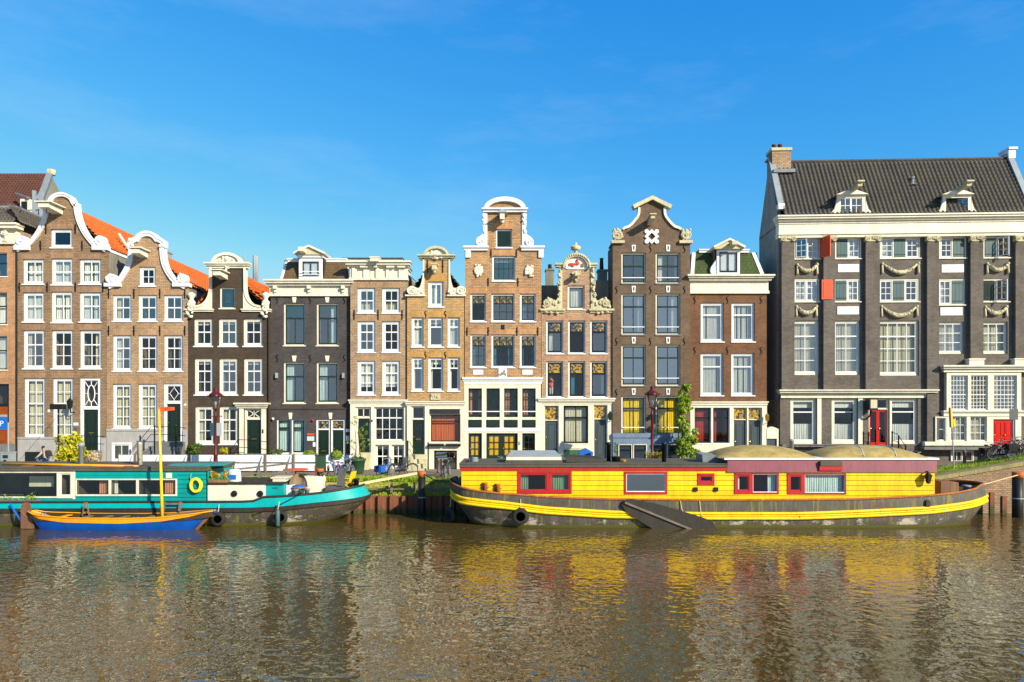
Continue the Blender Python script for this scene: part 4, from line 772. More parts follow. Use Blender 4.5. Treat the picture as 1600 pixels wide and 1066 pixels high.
u, z = h.p(952.5, 650); h.part(MB().lathe([(.03, -.32), (.12, -.28), (.18, .1), (.2, .12), (.08, .28), (.02, .36)], (u, -.35, z), 6).tube([(u, 0, z-.4), (u, -.35, z-.35)], .03, 5), 'wall_lantern', 'sash_green')
chimney('chimney', 'pale rendered chimney with red pot between amber and rose gables', 853, 865, 420, 446, 53, 'render_grey', [(859.5, 412)]); chimney('chimney', 'dark chimney with tall terracotta pot right of the crowned gable', 935, 949, 421, 468, 53, 'side_slate', [(941, 402)], .8)
r = tag(MB().box(-.9, .9, 0, 5, -6, 0).build('roof_annex', 'render_grey', None, False, (PX(858, 52), 52, PZ(446, 52))), 'grey rendered roof annex left of the crowned gable', 'annex'); r = tag(MB().box(-.75, .75, 0, 5, -6, 0).build('roof_annex', 'side_slate', None, False, (PX(937, 52), 52, PZ(438, 52))), 'dark roof annex under the tall terracotta chimney pot', 'annex')

# ---- umber gable
h = House('canal_house', 'tall dark umber brick house with pointed spout gable, diamond window and yellow curtains below', 957, D=49.8, tone='umber')
for a, b in ((971, 1009), (1024.5, 1063)):
    for k, (y0, y1) in enumerate(((395, 444), (459, 524), (539, 604), (619, 681))):
        W = h.win(a, y0, b, y1, 2, (1, 1), (.42, .3, .3, .3)[k], fr='cream' if k < 3 else 'white', fw=2.6, sash='sash_green', bw=1.5, gl=('pane_sky', 'pane_mirror', 'pane_mirror', 'pane_clear')[k], cur=('side' if a > 1010 else 'none', 'right', 'none', 'full')[k], cc='curtain_white' if k < 3 else 'curtain_yellow', lint=False, sill='bluestone' if k < 3 else 'white')
        zz = h.z(y1-13 if k else y1-10); h.part(MB().box(h.u(a+2), h.u(b-2), .01, .04, zz-.03, zz+.03), 'safety_rail', 'white', W); xm = (a+b)/2
        h.part(MB().prism(h.pts([(xm-3.2, y0-12), (xm+3.2, y0-12), (xm+2.4, y0-2), (xm-2.4, y0-2)]), -.05, .04, [h.pts([(xm-1.4, y0-10), (xm+1.4, y0-10), (xm+1, y0-4), (xm-1, y0-4)])]), 'keystone', 'white', W)
left = spline([(959, 380), (972, 358), (982, 353), (990, 345), (996, 336), (997, 325)]); right = [(2036.5-x, y) for x, y in left][::-1]
h.wall([(957.5, 726), (1078.5, 726), (1078.5, 379), (1066, 361)]+right[-8::-1][:0]+[p for p in right[::-1] if p[1] < 357]+[(1046, 323), (1018.5, 310), (991, 323)]+[p for p in left[::-1] if p[1] < 357]+[(971, 361), (957.5, 379)], 'brick_umber'); h.sides(957.5, 1078.5, 381, 2.3, 'brick_umber'); h.gable_roof(1018.5, 326, 960, 1077, 380, 2, 'pantile_black')
lc = [p for p in left if p[0] > 971]; h.trim(lc, 3.2, 'cream', ridge=False); h.trim([(2036.5-x, y) for x, y in lc[::-1]], 3.2, 'cream', ridge=False); h.part(MB().ribbon(h.pts([(988.5, 324), (1018.5, 309.5), (1048, 324)]), -.18, .1, -.3, .34), 'gable_cap', 'mossy_cream')
for px, sg in ((965, 1), (1071, -1)):
    u, z = h.p(px, 368); h.part(MB().scroll(u, z, .36, sg, -.16, .3).lumps(u-.34, u+.34, z-.35, z+.5, -.12, 26, .11, px).box(u-.48, u+.48, -.22, .3, z-.6, z-.4), 'carved_scroll', 'mossy_cream')
u, z = h.p(1018, 370); k = h.m; h.part(MB().prism([(u, z+11.5*k), (u-11.5*k, z), (u, z-11.5*k), (u+11.5*k, z)], -.1, .04, [[(u, z+6*k), (u-6*k, z), (u, z-6*k), (u+6*k, z)]]).lumps(0, 0, 0, 0, 0, 0, 1), 'diamond_window', 'white'); h.part(MB().prism([(u, z+6*k), (u-6*k, z), (u, z-6*k), (u+6*k, z)], .0, .02), 'pane', 'pane_mirror')
mb = MB()
for dx in (-1, 1):
    for dz in (-1, 1): mb.lathe([(.16, 0), (.18, .05), (.16, .1)], (u+dx*7.8*k, -.1, z+dz*7.8*k), 8, 'y')
h.part(mb, 'corner_ornament', 'white'); h.hoist(1014.5, 350, 1.3, 'mossy_cream', False, .3, .12); h.anchors_s([(x, y) for x, y in ((1016.5, 389), (1069.5, 389), (963.5, 453), (1016.5, 453), (1069.5, 453), (963, 534), (1016, 534), (1069, 534), (963, 614))])
h.boxpart('plinth', 957.5, 683.5, 1078, 726, -.08, .1, 'plinth_blue'); h.boxpart('plinth_cap', 957, 677, 1078, 684, -.14, .0, 'plinth_blue')
for a, b in ((966, 987), (989, 1010), (1019, 1040), (1042, 1063)): h.win(a, 694.5, b, 722, 1, (1, 1), .3, fr='cream', sash='sash_black', fw=1.2, lint=False, cur='none', hole=False, v=-.16, sill=None, gl='pane_dark')
for px, y in ((976, 677), (1040, 677)): pass

# ---- red brown house with green mansard
h = House('canal_house', 'red brown brick house with green shingle mansard, single dormer and red curtains', 1078.5, D=50.05, tone='red')
for a, b in ((1095, 1131), (1143, 1179.5)):
    h.win(a, 473, b, 535, 1, (1, 1), .29, fw=3.4, cur='verticals', gl='pane_sky', lint=False); h.win(a-.3, 552, b-.7, 619, 1, (1, 1), .3, fw=3.4, cur='verticals', gl='pane_sky', lint=False)
h.wall([(1078.5, 629), (1198, 629), (1198, 459), (1078.5, 459)], 'brick_red'); h.sides(1078.5, 1198, 434, 10, 'brick_red')
for a, b, cu in ((1085, 1111, 'full'), (1114, 1140, 'right')): h.win(a, 637, b, 693.5, 1, (1, 1), .28, fr='white', sash='sash_black', fw=1, lint=False, cur=cu if cu == 'full' else ('right', 'side'), cc='curtain_red', bw=1.6)
for a, b in ((1145.5, 1167), (1168.5, 1190.5)): h.door(a, 637, b, 724, 656.5, 'door_slate', fr='cream', fw=1.5, panels=1, lmat='leaded_yellow', fb=False)
h.wall([(1078.5, 726), (1198, 726), (1198, 629), (1078.5, 629)], 'cream', -.05, .3, 'shopfront'); h.cornice(1079, 1197, [(627.5, 629.5, .2), (629.5, 633, .12)])
h.cornice(1079, 1199, [(431, 433.5, .6), (433.5, 436, .48), (436, 439.5, .32), (439.5, 455, .08), (455, 459.3, .16)])
zb, zt = h.z(431), h.z(391); dv = .8
h.part(MB().add([(h.u(1080), .05, zb), (h.u(1197), .05, zb), (h.u(1187), dv+.05, zt), (h.u(1087), dv+.05, zt), (h.u(1197), 9, zb), (h.u(1187), 9, zt), (h.u(1080), 9, zb), (h.u(1087), 9, zt)], [(0, 1, 2, 3), (1, 4, 5, 2), (0, 3, 7, 6), (3, 2, 5, 7)]), 'mansard', 'slate_green')
h.part(MB().shingles((h.u(1085.5), .04, zb), (1, 0, 0), (0, dv, zt-zb), h.u(1189)-h.u(1085.5), math.hypot(dv, zt-zb), .36, .25), 'slates', 'slate_green')['kind'] = 'stuff'
for a0, a1 in ((1081.5, 1088.5), (1192, 1183)):
    mb = MB(); d = .13; mb.add([(h.u(a0)-d, -.02, zb), (h.u(a0)+d, -.02, zb), (h.u(a1)+d, dv-.04, zt), (h.u(a1)-d, dv-.04, zt), (h.u(a0)-d, .12, zb), (h.u(a0)+d, .12, zb), (h.u(a1)+d, dv+.1, zt), (h.u(a1)-d, dv+.1, zt)], [(0, 1, 2, 3), (1, 5, 6, 2), (4, 0, 3, 7)]); h.part(mb, 'mansard_edge', 'white')
h.cornice(1088, 1184, [(386, 388, -.62), (388, 391.5, -.68)], 'white', back=2, name='mansard_cap')
h.part(MB().box(h.u(1121), h.u(1154), .0, 2, h.z(431), h.z(392)), 'dormer', 'white'); h.win(1119.5, 391, 1155, 431, 2, 1, fw=4.2, hole=False, v=-.12, lint=False, sash='sash_black', cur='full', gl='pane_sky', bw=2, sill=None)
h.part(MB().prism(h.pts([(1114, 390.5), (1160, 390.5), (1160, 388.5), (1137.5, 377), (1114, 388.5)]), -.35, 1.8), 'pediment', 'mossy_cream'); h.part(MB().ribbon(h.pts([(1113, 389), (1137.5, 376.5), (1161, 389)]), -.04, .1, -.5, 1.9), 'pediment_moulding', 'cream'); u, z = h.p(1142, 388); h.part(MB().box(u-.22, u+.22, -1.0, 0, z+.04, z+.3), 'hoist_beam', 'mossy_cream')
h.part(MB().prism(h.pts(spline([(1119, 405), (1115, 412), (1111, 418), (1110, 425), (1113, 431)])+[(1119, 431)]), -.05, .35), 'dormer_scroll', 'white')
h.anchors_s([(x, y) for x in (1085.5, 1136.5, 1189) for y in (469, 548)]); u, z = h.p(1195.5, 652); h.part(MB().lathe([(.03, -.3), (.12, -.26), (.17, .1), (.06, .25), (.02, .32)], (u, -.4, z), 6).tube([(u, 0, z-.5), (u, -.4, z-.35)], .03, 5), 'wall_lantern', 'brass'); u, z = h.p(1082, 637.5); h.part(MB().ball((u, -.12, z), .09), 'alarm_bell', 'door_red')
r = thing('alley_gate', 'small white arched gate with dark door closing the narrow alley', 'gate', (PX(1207, 50), 50, 1.7)); k = 50/F
MB().prism([(x*k, (724-y)*k+.2) for x, y in ((-9.5, 724), (-8.5, 724), (-8.5, 677), (7, 677), (7, 724), (9.5, 724), (9.5, 662), (3, 659), (-1, 658), (-5, 659), (-9.5, 662))], 0, .4).build('gate_wall', 'cream', r); MB().box(-8.4*k, 6.9*k, .1, .2, .2, (724-677)*k+.2).build('door', 'door_slate', r); MB().tube([(-.45, -.05, 3.4), (.4, -.05, 3.42)], .02, 4).build('hinge', 'iron', r)
gr = MB()
for i in range(7): x = (-8.5+2.7*i)*k; gr.tube([(x, .2, (724-655)*k), (x, .2, (724-613)*k)], .018, 4)
for y in (655, 634, 614): gr.tube([(-9*k, .2, (724-y)*k), (9*k, .2, (724-y)*k)], .018, 4)
gr.build('grille', 'iron', r)

# ---- wide charcoal house at the right
h = House('warehouse_house', 'wide charcoal brick house with pilasters, garlands, black tiled roof and red doors', 1218.5, D=50, theta=R(-2.6), tone='charcoal'); h.root['category'] = 'building'
cols = ((1240.5, 1281.5), (1305, 1346), (1374.5, 1438), (1467.5, 1510), (1536.5, 1579))
def casement(x0, y0, x1, y1, kinds):
    s = h; s.holes.append((x0, y0, x1, y1)); (u0, z0), _, (u1, z1), _ = s.rect(x0, y0, x1, y1); w = 2.2*h.m; v = .04; n = len(kinds)
    f = MB(); f.box(u0-.01, u0+w, v, v+.14, z0-.01, z1+.01); f.box(u1-w, u1+.01, v, v+.14, z0-.01, z1+.01); f.box(u0+w, u1-w, v, v+.14, z1-w, z1+.01); f.box(u0+w, u1-w, v, v+.14, z0-.01, z0+w)
    xs = [u0+w+(u1-u0-2*w)*i/n for i in range(n+1)]
    for x in xs[1:-1]: f.box(x-.05, x+.05, v, v+.13, z0+w, z1-w)
    W = s.part(f, 'window', 'cream'); s.room(u0, u1, z0, z1, v+.16, W); s.part(MB().box(u0-.06, u1+.06, v-.12, v+.02, z0-.04, z0+.03), 'sill', 'cream', W)
    for i, kd in enumerate(kinds):
        a, b = xs[i]+.04, xs[i+1]-.04; q0, q1 = z0+w+.01, z1-w-.01
        if kd in 'gop':                              # g closed sash, o opened sash, p opened dark sash
            sb = MB(); t_ = .07; wd, ht = b-a, q1-q0
            sb.box(0, t_, 0, .045, 0, ht); sb.box(wd-t_, wd, 0, .045, 0, ht); sb.box(t_, wd-t_, 0, .045, 0, t_); sb.box(t_, wd-t_, 0, .045, ht-t_, ht); sb.box(wd/2-.02, wd/2+.02, .005, .04, t_, ht-t_)
            for q in (1, 2): z_ = t_+(ht-2*t_)*q/3; sb.box(t_, wd-t_, .005, .04, z_-.02, z_+.02)
            o = sb.build('sash', 'white', W); g = MB()
            for ci in range(2):
                for ri in range(3): x_0, x_1 = t_+(wd-2*t_)*ci/2, t_+(wd-2*t_)*(ci+1)/2; z_0, z_1 = t_+(ht-2*t_)*ri/3, t_+(ht-2*t_)*(ri+1)/3; g.add([(x_0, .02, z_0), (x_1, .02, z_0), (x_1, .02, z_1), (x_0, .02, z_1)], [(0, 1, 2, 3)])
            gp = g.build('panes', 'pane_sky', W)
            for ob in (o, gp):
                if kd == 'g': ob.location = (a, v+.03, q0)
                else: ob.location = (a, v-.01, q0); ob.rotation_euler = (0, 0, R(-24 if kd == 'o' else -62))
            if kd == 'g' and rnd.random() < .5: s.part(MB().curtain(a, b, q0, q1, v+.3, .02, .12, i), 'curtain', 'curtain_white', W, True)
        elif kd in 'sd':
            m_ = 'shutter_blue' if kd == 's' else 'door_green'
            for q in range(3): x_0, x_1 = a+(b-a)*q/3+.006, a+(b-a)*(q+1)/3-.006; s.part(MB().box(x_0, x_1, v-.02, v+.02, q0, q1), 'shutter_board', m_, W)
            for z_ in (q0+.18, q1-.18): s.part(MB().bar((a+.05, v-.03, z_), (b, v-.03, z_), .02, .05), 'strap_hinge', 'iron', W)
        elif kd == '.': pass
    return W
rows1 = ('og', 'sg', 'gsg', 'gs', 'sp'); rows2 = ('gg', 'sg', 'gsg', 'gs', 'dp')
for i, (a, b) in enumerate(cols):
    casement(a, 371.5-(i*.4), b, 405-(i*.4), rows1[i]); casement(a-1.2-.3*i, 436, b-1.2-.3*i, 472+(5 if i == 3 else 0), rows2[i])
for (a, b), c, y1 in (((1238, 1280), 2, 586), ((1302.5, 1344), 2, 586), ((1371, 1436), 4, 587)): h.win(a, 501, b, y1, c, (1, 3), .27, fr='cream', fw=3.8, cur='full', cc='curtain_cream', lint=False, sill=None)
for a, b in ((1463.5, 1506), (1531, 1574.5)): h.win(a, 503, b, 553, 3, 3, fr='cream', fw=3, cur='full', cc='curtain_cream', lint=False, sill=None)
for a, b in ((1235, 1276), (1299.5, 1340), (1390.5, 1434)): h.win(a, 622.5, b, 694, 1, (1, 1), .28, fr='cream', fw=(5 if a < 1380 else 4), cur=('half', 'top'), lint=False, sill=None)
for a, b in ((1276.5, 1283), (1340.5, 1347.5)): h.boxpart('window_jamb', a, 622.5, b, 694, -.06, .05, 'cream')
h.door(1357.5, 623, 1388.5, 700, 640, 'door_red', fr='cream', fw=1.6, leaves=2, glaze=(.14, .95, 1, 1, 'pane_clear'), letter=False); 
h.wall([(1219, 726), (1447, 726), (1608, 726), (1608, 364), (1219, 364)], 'brick_charcoal', 0, .35)
for a, b in ((1219.5, 1239.5), (1284.5, 1302.5), (1350, 1372), (1445.5, 1464), (1513, 1533), (1583, 1608)):
    yb = 609 if a < 1440 else (690 if a < 1500 else 570); h.boxpart('pilaster', a, 376, b, yb, -.27, .02, 'brick_charcoal')
    u0, u1 = h.u(a), h.u(b); z = h.z(374, (a+b)/2); mb = MB().box(u0-.08, u1+.08, -.36, 0, z+.1, z+.2).box(u0-.02, u1+.02, -.31, 0, z-.22, z+.1)
    for uu, d in ((u0+.1, 1), (u1-.1, -1)): mb.scroll(uu, z-.06, .17, d, -.38, -.05)
    h.part(mb.lumps(u0+.2, u1-.2, z-.1, z+.05, -.32, 6, .08), 'capital', 'mossy_cream')
xm = 1412; mb = MB()
for ya, yb, pr in ((338, 340.5, .75), (340.5, 343.5, .66), (343.5, 346.5, .5), (346.5, 350, .36), (350, 364.5, .3), (364.5, 367, .42), (367, 371.5, .34)): mb.box(h.u(1218)-pr*.5, h.u(1608)+.1, -pr, .35, h.z(yb, xm)+.002, h.z(ya, xm))
h.part(mb, 'cornice', 'cream'); h.sides(1219, 1607, 345, 4.6, 'side_slate', v0=.35)
# roof: front slope with ridge parallel to the street
ze, zr = h.z(338, xm), h.z(338, xm)+4.75; dv = 2.6; ua, ub = h.u(1222), h.u(1604)
h.part(MB().tiles((ua, -.45, ze+.02), (1, 0, 0), (0, dv, zr-ze), ub-ua, math.hypot(dv, zr-ze), .31, .36, .075, 8), 'roof_tiles', 'pantile_black', None, True)['kind'] = 'stuff'
h.part(MB().add([(ua, -.45, ze-.05), (ub, -.45, ze-.05), (ub, dv-.45, zr-.05), (ua, dv-.45, zr-.05), (ua, 4.7, ze), (ub, 4.7, ze)], [(0, 1, 2, 3), (3, 2, 5, 4)]), 'roof', 'bitumen')
rt = MB(); k = 40
for i in range(k): rt.tube([(ua+(ub-ua)*i/k, dv-.45, zr+.05), (ua+(ub-ua)*(i+1)/k+.02, dv-.45, zr+.07)], .15, 6)
h.part(rt, 'ridge_tiles', 'pantile_black')['kind'] = 'stuff'
for ux, nm in ((ua-.1, 'side_slate'), (ub+.15, 'brick_charcoal')):
    h.part(MB().add([(ux-.1, .1, ze-.4), (ux-.1, 4.7, ze-.4), (ux-.1, dv-.4, zr+.3), (ux+.15, .1, ze-.4), (ux+.15, 4.7, ze-.4), (ux+.15, dv-.4, zr+.3)], [(0, 1, 2), (3, 5, 4), (0, 2, 5, 3), (2, 1, 4, 5)]), 'gable_wall', nm)
    h.part(MB().bar((ux, .0, ze+1.0), (ux, dv-.5, zr+.4), .42, .14).bar((ux, dv-.5, zr+.4), (ux, dv+.4, zr+.4), .42, .14), 'gable_coping', 'zinc'); h.part(MB().box(ux-.22, ux+.22, -.2, .2, ze+.6, ze+1.0), 'coping_foot', 'white')
h.part(MB().box(ub-.05, ub+.45, dv-.8, dv+.3, zr, zr+.65).box(ub-.1, ub+.55, dv-.9, dv+.35, zr+.65, zr+.8), 'gable_top', 'white')
cw = h.part(MB().box(ua-.15, ua+1.25, dv-.9, dv+.3, zr-2, zr+.8), 'chimney', 'brick_tan'); h.part(MB().box(ua-.22, ua+1.32, dv-.97, dv+.37, zr+.8, zr+1.02), 'chimney_cap', 'mossy_cream', cw); h.part(MB().box(ua-.2, ua+1.4, dv-1.4, dv-.85, zr-1.0, zr-.75), 'chimney_flashing', 'lead', cw)
for du in (.15, .6): h.part(MB().lathe([(.17, 0), (.14, .3), (.18, .32), (.18, .42)], (ua+du, dv-.4, zr+1.02), 10), 'chimney_pot', 'pantile_red', cw, True)
for xc, op in ((1326, 0), (1490, 1)):
    a, b = xc-22, xc+22; zz0, zz1 = h.z(338, xc), h.z(312, xc); v = -.42; u0, u1 = h.u(a), h.u(b)
    dm = MB().box(u0, u0+.22, v, v+.12, zz0, zz1).box(u1-.22, u1, v, v+.12, zz0, zz1).box(u0, u1, v, v+.14, zz1, zz1+.2).box(u0+.22, u1-.22, v, v+.12, zz0, zz0+.12); Dm = h.part(dm, 'dormer', 'cream')
    h.part(MB().box(u0+.02, u0+.1, v+.13, v+1.2, zz0, zz1).box(u1-.1, u1-.02, v+.13, v+1.2, zz0, zz1), 'dormer_cheek', 'lead', Dm); um = (u0+u1)/2
    h.part(MB().add([(u0-.15, v-.2, zz1+.2), (u1+.15, v-.2, zz1+.2), (um, v-.2, zz1+.62), (u0-.15, v+1.6, zz1+.2), (u1+.15, v+1.6, zz1+.2), (um, v+1.6, zz1+.62)], [(0, 1, 2), (0, 2, 5, 3), (1, 4, 5, 2), (0, 3, 4, 1)]), 'dormer_roof', 'cream', Dm)
    for sg, ue in ((-1, u0), (1, u1)): h.part(MB().prism([(ue, zz0+1.1), (ue, zz0), (ue+sg*.42, zz0), (ue+sg*.4, zz0+.18), (ue+sg*.2, zz0+.4), (ue+sg*.08, zz0+.75)], v-.02, v+.14), 'dormer_scroll', 'cream', Dm)
    h.part(MB().box(um-.16, um+.16, v-1.4, v+.5, zz1+.4, zz1+.66).box(um-.24, um+.24, v-1.58, v-1.1, zz1+.66, zz1+.76), 'hoist_beam', 'mossy_cream', Dm); s0, s1 = u0+.22, u1-.22; h.room(s0, s1, zz0, zz1, v+.14, Dm, 1.5)
    for i in range(2):
        wd, ht = (s1-s0)/2, zz1-zz0-.12; sb = MB().box(0, .06, 0, .04, 0, ht).box(wd-.06, wd, 0, .04, 0, ht).box(.06, wd-.06, 0, .04, 0, .06).box(.06, wd-.06, 0, .04, ht-.06, ht).box(wd/2-.02, wd/2+.02, .004, .036, .06, ht-.06).box(.06, wd-.06, .004, .036, ht/2-.02, ht/2+.02)
        o = sb.build('dormer_sash', 'white', Dm); g = MB().add([(.06, .02, .06), (wd-.06, .02, .06), (wd-.06, .02, ht-.06), (.06, .02, ht-.06)], [(0, 1, 2, 3)]).build('dormer_pane', 'pane_sky', Dm)
        for ob in (o, g):
            ob.location = (s0+i*wd, v+.05, zz0+.12)
            if op: ob.rotation_euler = (0, 0, R(62 if i == 0 else 0)); 
            if op and i: ob.location = (s1-wd*.72, v+.45, zz0+.12); ob.rotation_euler = (0, 0, R(-32))
u, z = h.u(1437), h.z(338, xm)+2.6; vv = 2.6*2.6/4.75-.45; h.part(MB().lathe([(.32, 0), (.12, .15), (.1, .5), (.16, .5), (.14, .62)], (u, vv, z-.05), 8), 'roof_vent', 'lead')
# garlands and panels
for (a, b), y in (((1244, 1277), 414), ((1376.5, 1435), 412.5), ((1540, 1575), 412.5), ((1242.5, 1276), 479.5), ((1375.5, 1433), 479.5), ((1537, 1572.5), 480)):
    u0, u1 = h.u(a), h.u(b); z = h.z(y, (a+b)/2); sag = .42 if b-a < 40 else .6; N = 17; mb = MB(); w = u1-u0
    pp = [(u0+w*.06+w*.88*i/(N-1), -.12, z-.05-sag*(1-(2*i/(N-1)-1)**2)) for i in range(N)]; mb.tube(pp, [.07+.1*math.sin(math.pi*i/(N-1)) for i in range(N)], 8)
    for p in pp[2:-2]: mb.lumps(p[0]-.06, p[0]+.06, p[2]-.1, p[2]+.1, -.24, 4, .055, p[0])
    for ue in (u0+.05, u1-.05): mb.tube([(ue, -.1, z), (ue, -.1, z-.65), (ue, -.1, z-.72)], [.06, .1, .05], 7).ball((ue, -.12, z), .11)
    h.part(mb, 'garland', 'mossy_cream', None, True)
for a, b, y in ((1309, 1342, 413), (1471, 1505.5, 413.5), (1308, 1341.5, 479), (1469, 1503.5, 480.5)): h.boxpart('stone_tablet', a, y, b, y+12.5, -.04, .0, 'white')
# opened red shutters
u, z0, z1 = h.u(1282), h.z(404, 1282), h.z(372, 1282); o = MB().box(0, .95, -.05, 0, 0, z1-z0).build('shutter', 'shutter_red', h.root, loc=(u, -.02, z0)); o.rotation_euler = (0, 0, R(-68)); MB().box(.1, .85, -.07, -.05, .15, z1-z0-.15).build('shutter_panel', 'shutter_red', o)
u, z0, z1 = h.u(1281), h.z(469, 1281), h.z(438.5, 1281); o = MB().box(0, .78, -.05, 0, 0, z1-z0).build('shutter', 'shutter_red', h.root, loc=(u, -.3, z0)); MB().box(.12, .66, -.07, -.05, .15, z1-z0-.15).build('shutter_panel', 'shutter_red', o)
h.cornice(1221, 1455, [(609, 611, .52), (611, 614, .4), (614, 616.5, .24), (616.5, 622, .12)], name='shop_cornice')
B = h.part(MB().box(h.u(1349), h.u(1362), -.95, -.25, h.z(641, 1355), h.z(622, 1355)), 'sign_lantern', 'iron'); h.part(MB().box(h.u(1350.5), h.u(1360.5), -.97, -.95, h.z(638, 1355), h.z(625, 1355)), 'sign_pane', 'curtain_cream', B); h.part(MB().tube([(h.u(1355), -.6, h.z(641, 1355)), (h.u(1355), -.4, h.z(650, 1355)), (h.u(1353), 0, h.z(655, 1355))], .06, 5), 'bracket', 'iron', B)
# cream two storey bay
def bayz(y): return h.z(y, 1530)
bay = [(1481, 587, 1507.5, 641, 5, 8), (1512, 587, 1538.5, 641, 5, 8), (1547.5, 587, 1583.5, 641, 6, 8), (1480.5, 651, 1505.5, 689.5, 3, 3), (1511, 651, 1537, 689.5, 3, 3), (1459, 653, 1473, 689, 1, 2)]
hb = list(h.holes); h.holes = []
for x0, y0, x1, y1, c, r_ in bay: h.win(x0, y0, x1, y1, c, r_ if r_ < 8 else (4, 4), .56, fr='cream', fw=1, lint=False, sill=None, cur='full' if y0 > 600 else 'side', cc='curtain_cream' if y0 > 600 else 'curtain_yellow', bw=.75, v=-.3)
h.door(1546.5, 655, 1581, 703, 655, 'door_red', fr='cream', fw=1.2, leaves=2, panels=2, letter=False, v=-.3)
h.wall([(1474.5, 703), (1590, 703), (1590, 583), (1474.5, 583)], 'cream', -.38, -.02, 'bay_front'); h.wall([(1457, 703), (1474.3, 703), (1474.3, 651), (1457, 651)], 'cream', -.37, -.02, 'bay_side')
h.boxpart('bay_ledge', 1440, 690, 1546, 697, -.46, -.02, 'cream')
h.cornice(1475, 1605, [(571.5, 574, .75), (574, 577, .62), (577, 582, .46)], name='bay_cornice'); h.cornice(1475, 1593, [(641.5, 643.5, .56), (643.5, 646, .46), (646, 650.5, .42)], name='bay_cornice')
for a, b in ((1508, 1531), (1578.5, 1600)): h.part(MB().box(h.u(a), h.u(b), -.5, .0, bayz(571.6), bayz(563)).box(h.u(a)-.06, h.u(b)+.06, -.56, 0, bayz(563), bayz(561)), 'pedestal', 'cream')
h.boxpart('plinth_ledge', 1220, 694.5, 1358, 698, -.4, 0, 'bluestone'); h.boxpart('plinth_ledge', 1436, 698, 1546, 702, -.7, 0, 'bluestone')
for a, b in ((1485, 1503), (1506, 1520)): h.win(a, 704, b, 723, 2 if a < 1500 else 1, 1, fr='cream', fw=1.4, lint=False, sill=None, cur='none', v=-.1, hole=False, gl='pane_dark')
h.win(1271, 702, 1310, 723, 2, 1, fr='cream', fw=1.4, lint=False, sill=None, cur='none', v=-.1, hole=False, gl='pane_dark')
for j in range(4): h.boxpart('step', 1354-j, 699.5+j*6.2, 1392+j, 705.7+j*6.2, -.7-.3*j, .0, 'bluestone')
for j in range(4): h.boxpart('step', 1545-j, 702.5+j*5.5, 1583+j, 708+j*5.5, -.7-.3*j, -.38, 'bluestone')
h.boxpart('house_number', 1448, 643.5, 1452, 648, -.03, 0, 'white')
for a, b in ((1224, 1345), (1438, 1545)):
    rl = MB().tube([(h.u(a), -.62, h.z(696, 1400)), (h.u(b), -.62, h.z(696, 1400))], .025, 5)
    for k in range(5): u = h.u(a+(b-a)*(k+.5)/5); rl.tube([(u-.08, -.62, h.z(699, 1400)), (u, -.62, h.z(695, 1400)), (u+.08, -.62, h.z(699, 1400))], .018, 4)
    h.part(rl, 'ledge_rail', 'iron')

# ---------------------------------------------------------------- boat materials
t = NT('hull_black')
sx = t.node('ShaderNodeTexCoord'); sp = t.node('ShaderNodeSeparateXYZ'); t.link(sx.outputs['Object'], sp.inputs[0])
c = t.mix(t.ramp(t.noise(1.2, detail=6, rough=.7), [(.3, 0), (.7, 1)]), S(62, 57, 52), S(98, 90, 81))
c = t.mix(t.ramp(t.noise(2.2, t.coords((6, 6, .35)), detail=5), [(.55, 0), (.72, .55)]), c, S(150, 142, 124))          # pale run-off streaks
c = t.mix(t.ramp(t.noise(1.5, t.coords((3.2, 3.2, .3)), detail=4), [(.56, 0), (.66, .85)]), c, S(128, 126, 20))           # moss streaks
zb = t.ramp(sp.outputs[2], [(.0, 0), (.09, 0), (.16, 1), (.5, 1), (.62, 0)])
sc = t.ramp(t.noise(.75, t.coords((1, 1, 1.6)), detail=9, rough=.78), [(.53, 0), (.58, .9)])
c = t.mix(t.mix(1, sc, zb, 'MULTIPLY'), c, S(206, 196, 182))                                                            # scraped paint
al = t.node('ShaderNodeMath', operation='MULTIPLY_ADD'); t.link(t.noise(3, detail=4), al.inputs[0]); al.inputs[1].default_value = -.22; t.link(sp.outputs[2], al.inputs[2])
c = t.mix(t.ramp(al.outputs[0], [(.0, 1), (.06, 0)]), c, S(92, 92, 22))                                                 # weed along the waterline
t.bump(t.noise(5, detail=5), .25, .03); t.out(c, .65)
paint('boat_yellow', S(252, 204, 0, .86), .55, .24, vary=.12); paint('boat_red', S(196, 42, 46, .66), .45, .14); paint('boat_purple', S(150, 80, 98, .68), .4, .25); paint('boat_teal', S(0, 156, 156, .82), .45, .16, vary=.12); paint('boat_teal_light', S(0, 166, 170, .78), .42, .16)
paint('strake_yellow', S(250, 208, 8, .8), .5, .2, wear=S(90, 76, 24)); paint('rust', S(190, 112, 54, .7), .85, .35, bump=.4, wear=S(216, 196, 170)); paint('roof_felt', S(104, 102, 92), .9, .3, bump=.3); paint('hull_dark', S(62, 58, 54), .6, .4, bump=.2)
t = NT('thatch_mossy'); c = t.mix(t.ramp(t.noise(1.3, t.coords((1, 1, 3)), detail=7, rough=.75), [(.35, 0), (.65, 1)]), S(190, 164, 100, .75), S(140, 124, 74, .75)); c = t.mix(t.ramp(t.noise(2.6, detail=5), [(.56, 0), (.7, .6)]), c, S(150, 148, 40)); t.out(c, .9); t.bump(t.noise(20, detail=4), .4, .02)
paint('timber', S(160, 128, 92), .8, .35, bump=.3); paint('timber_grey', S(140, 128, 116), .85, .35, bump=.3); paint('tyre', S(50, 50, 46), .8, .3, bump=.3); paint('orange_rail', S(244, 164, 26, .8), .45, .15); paint('sloop_blue', S(8, 86, 190, .9), .4, .2); paint('mast_yellow', S(252, 206, 40, .8), .4, .1); paint('rudder_brown', S(140, 100, 80), .6, .25)
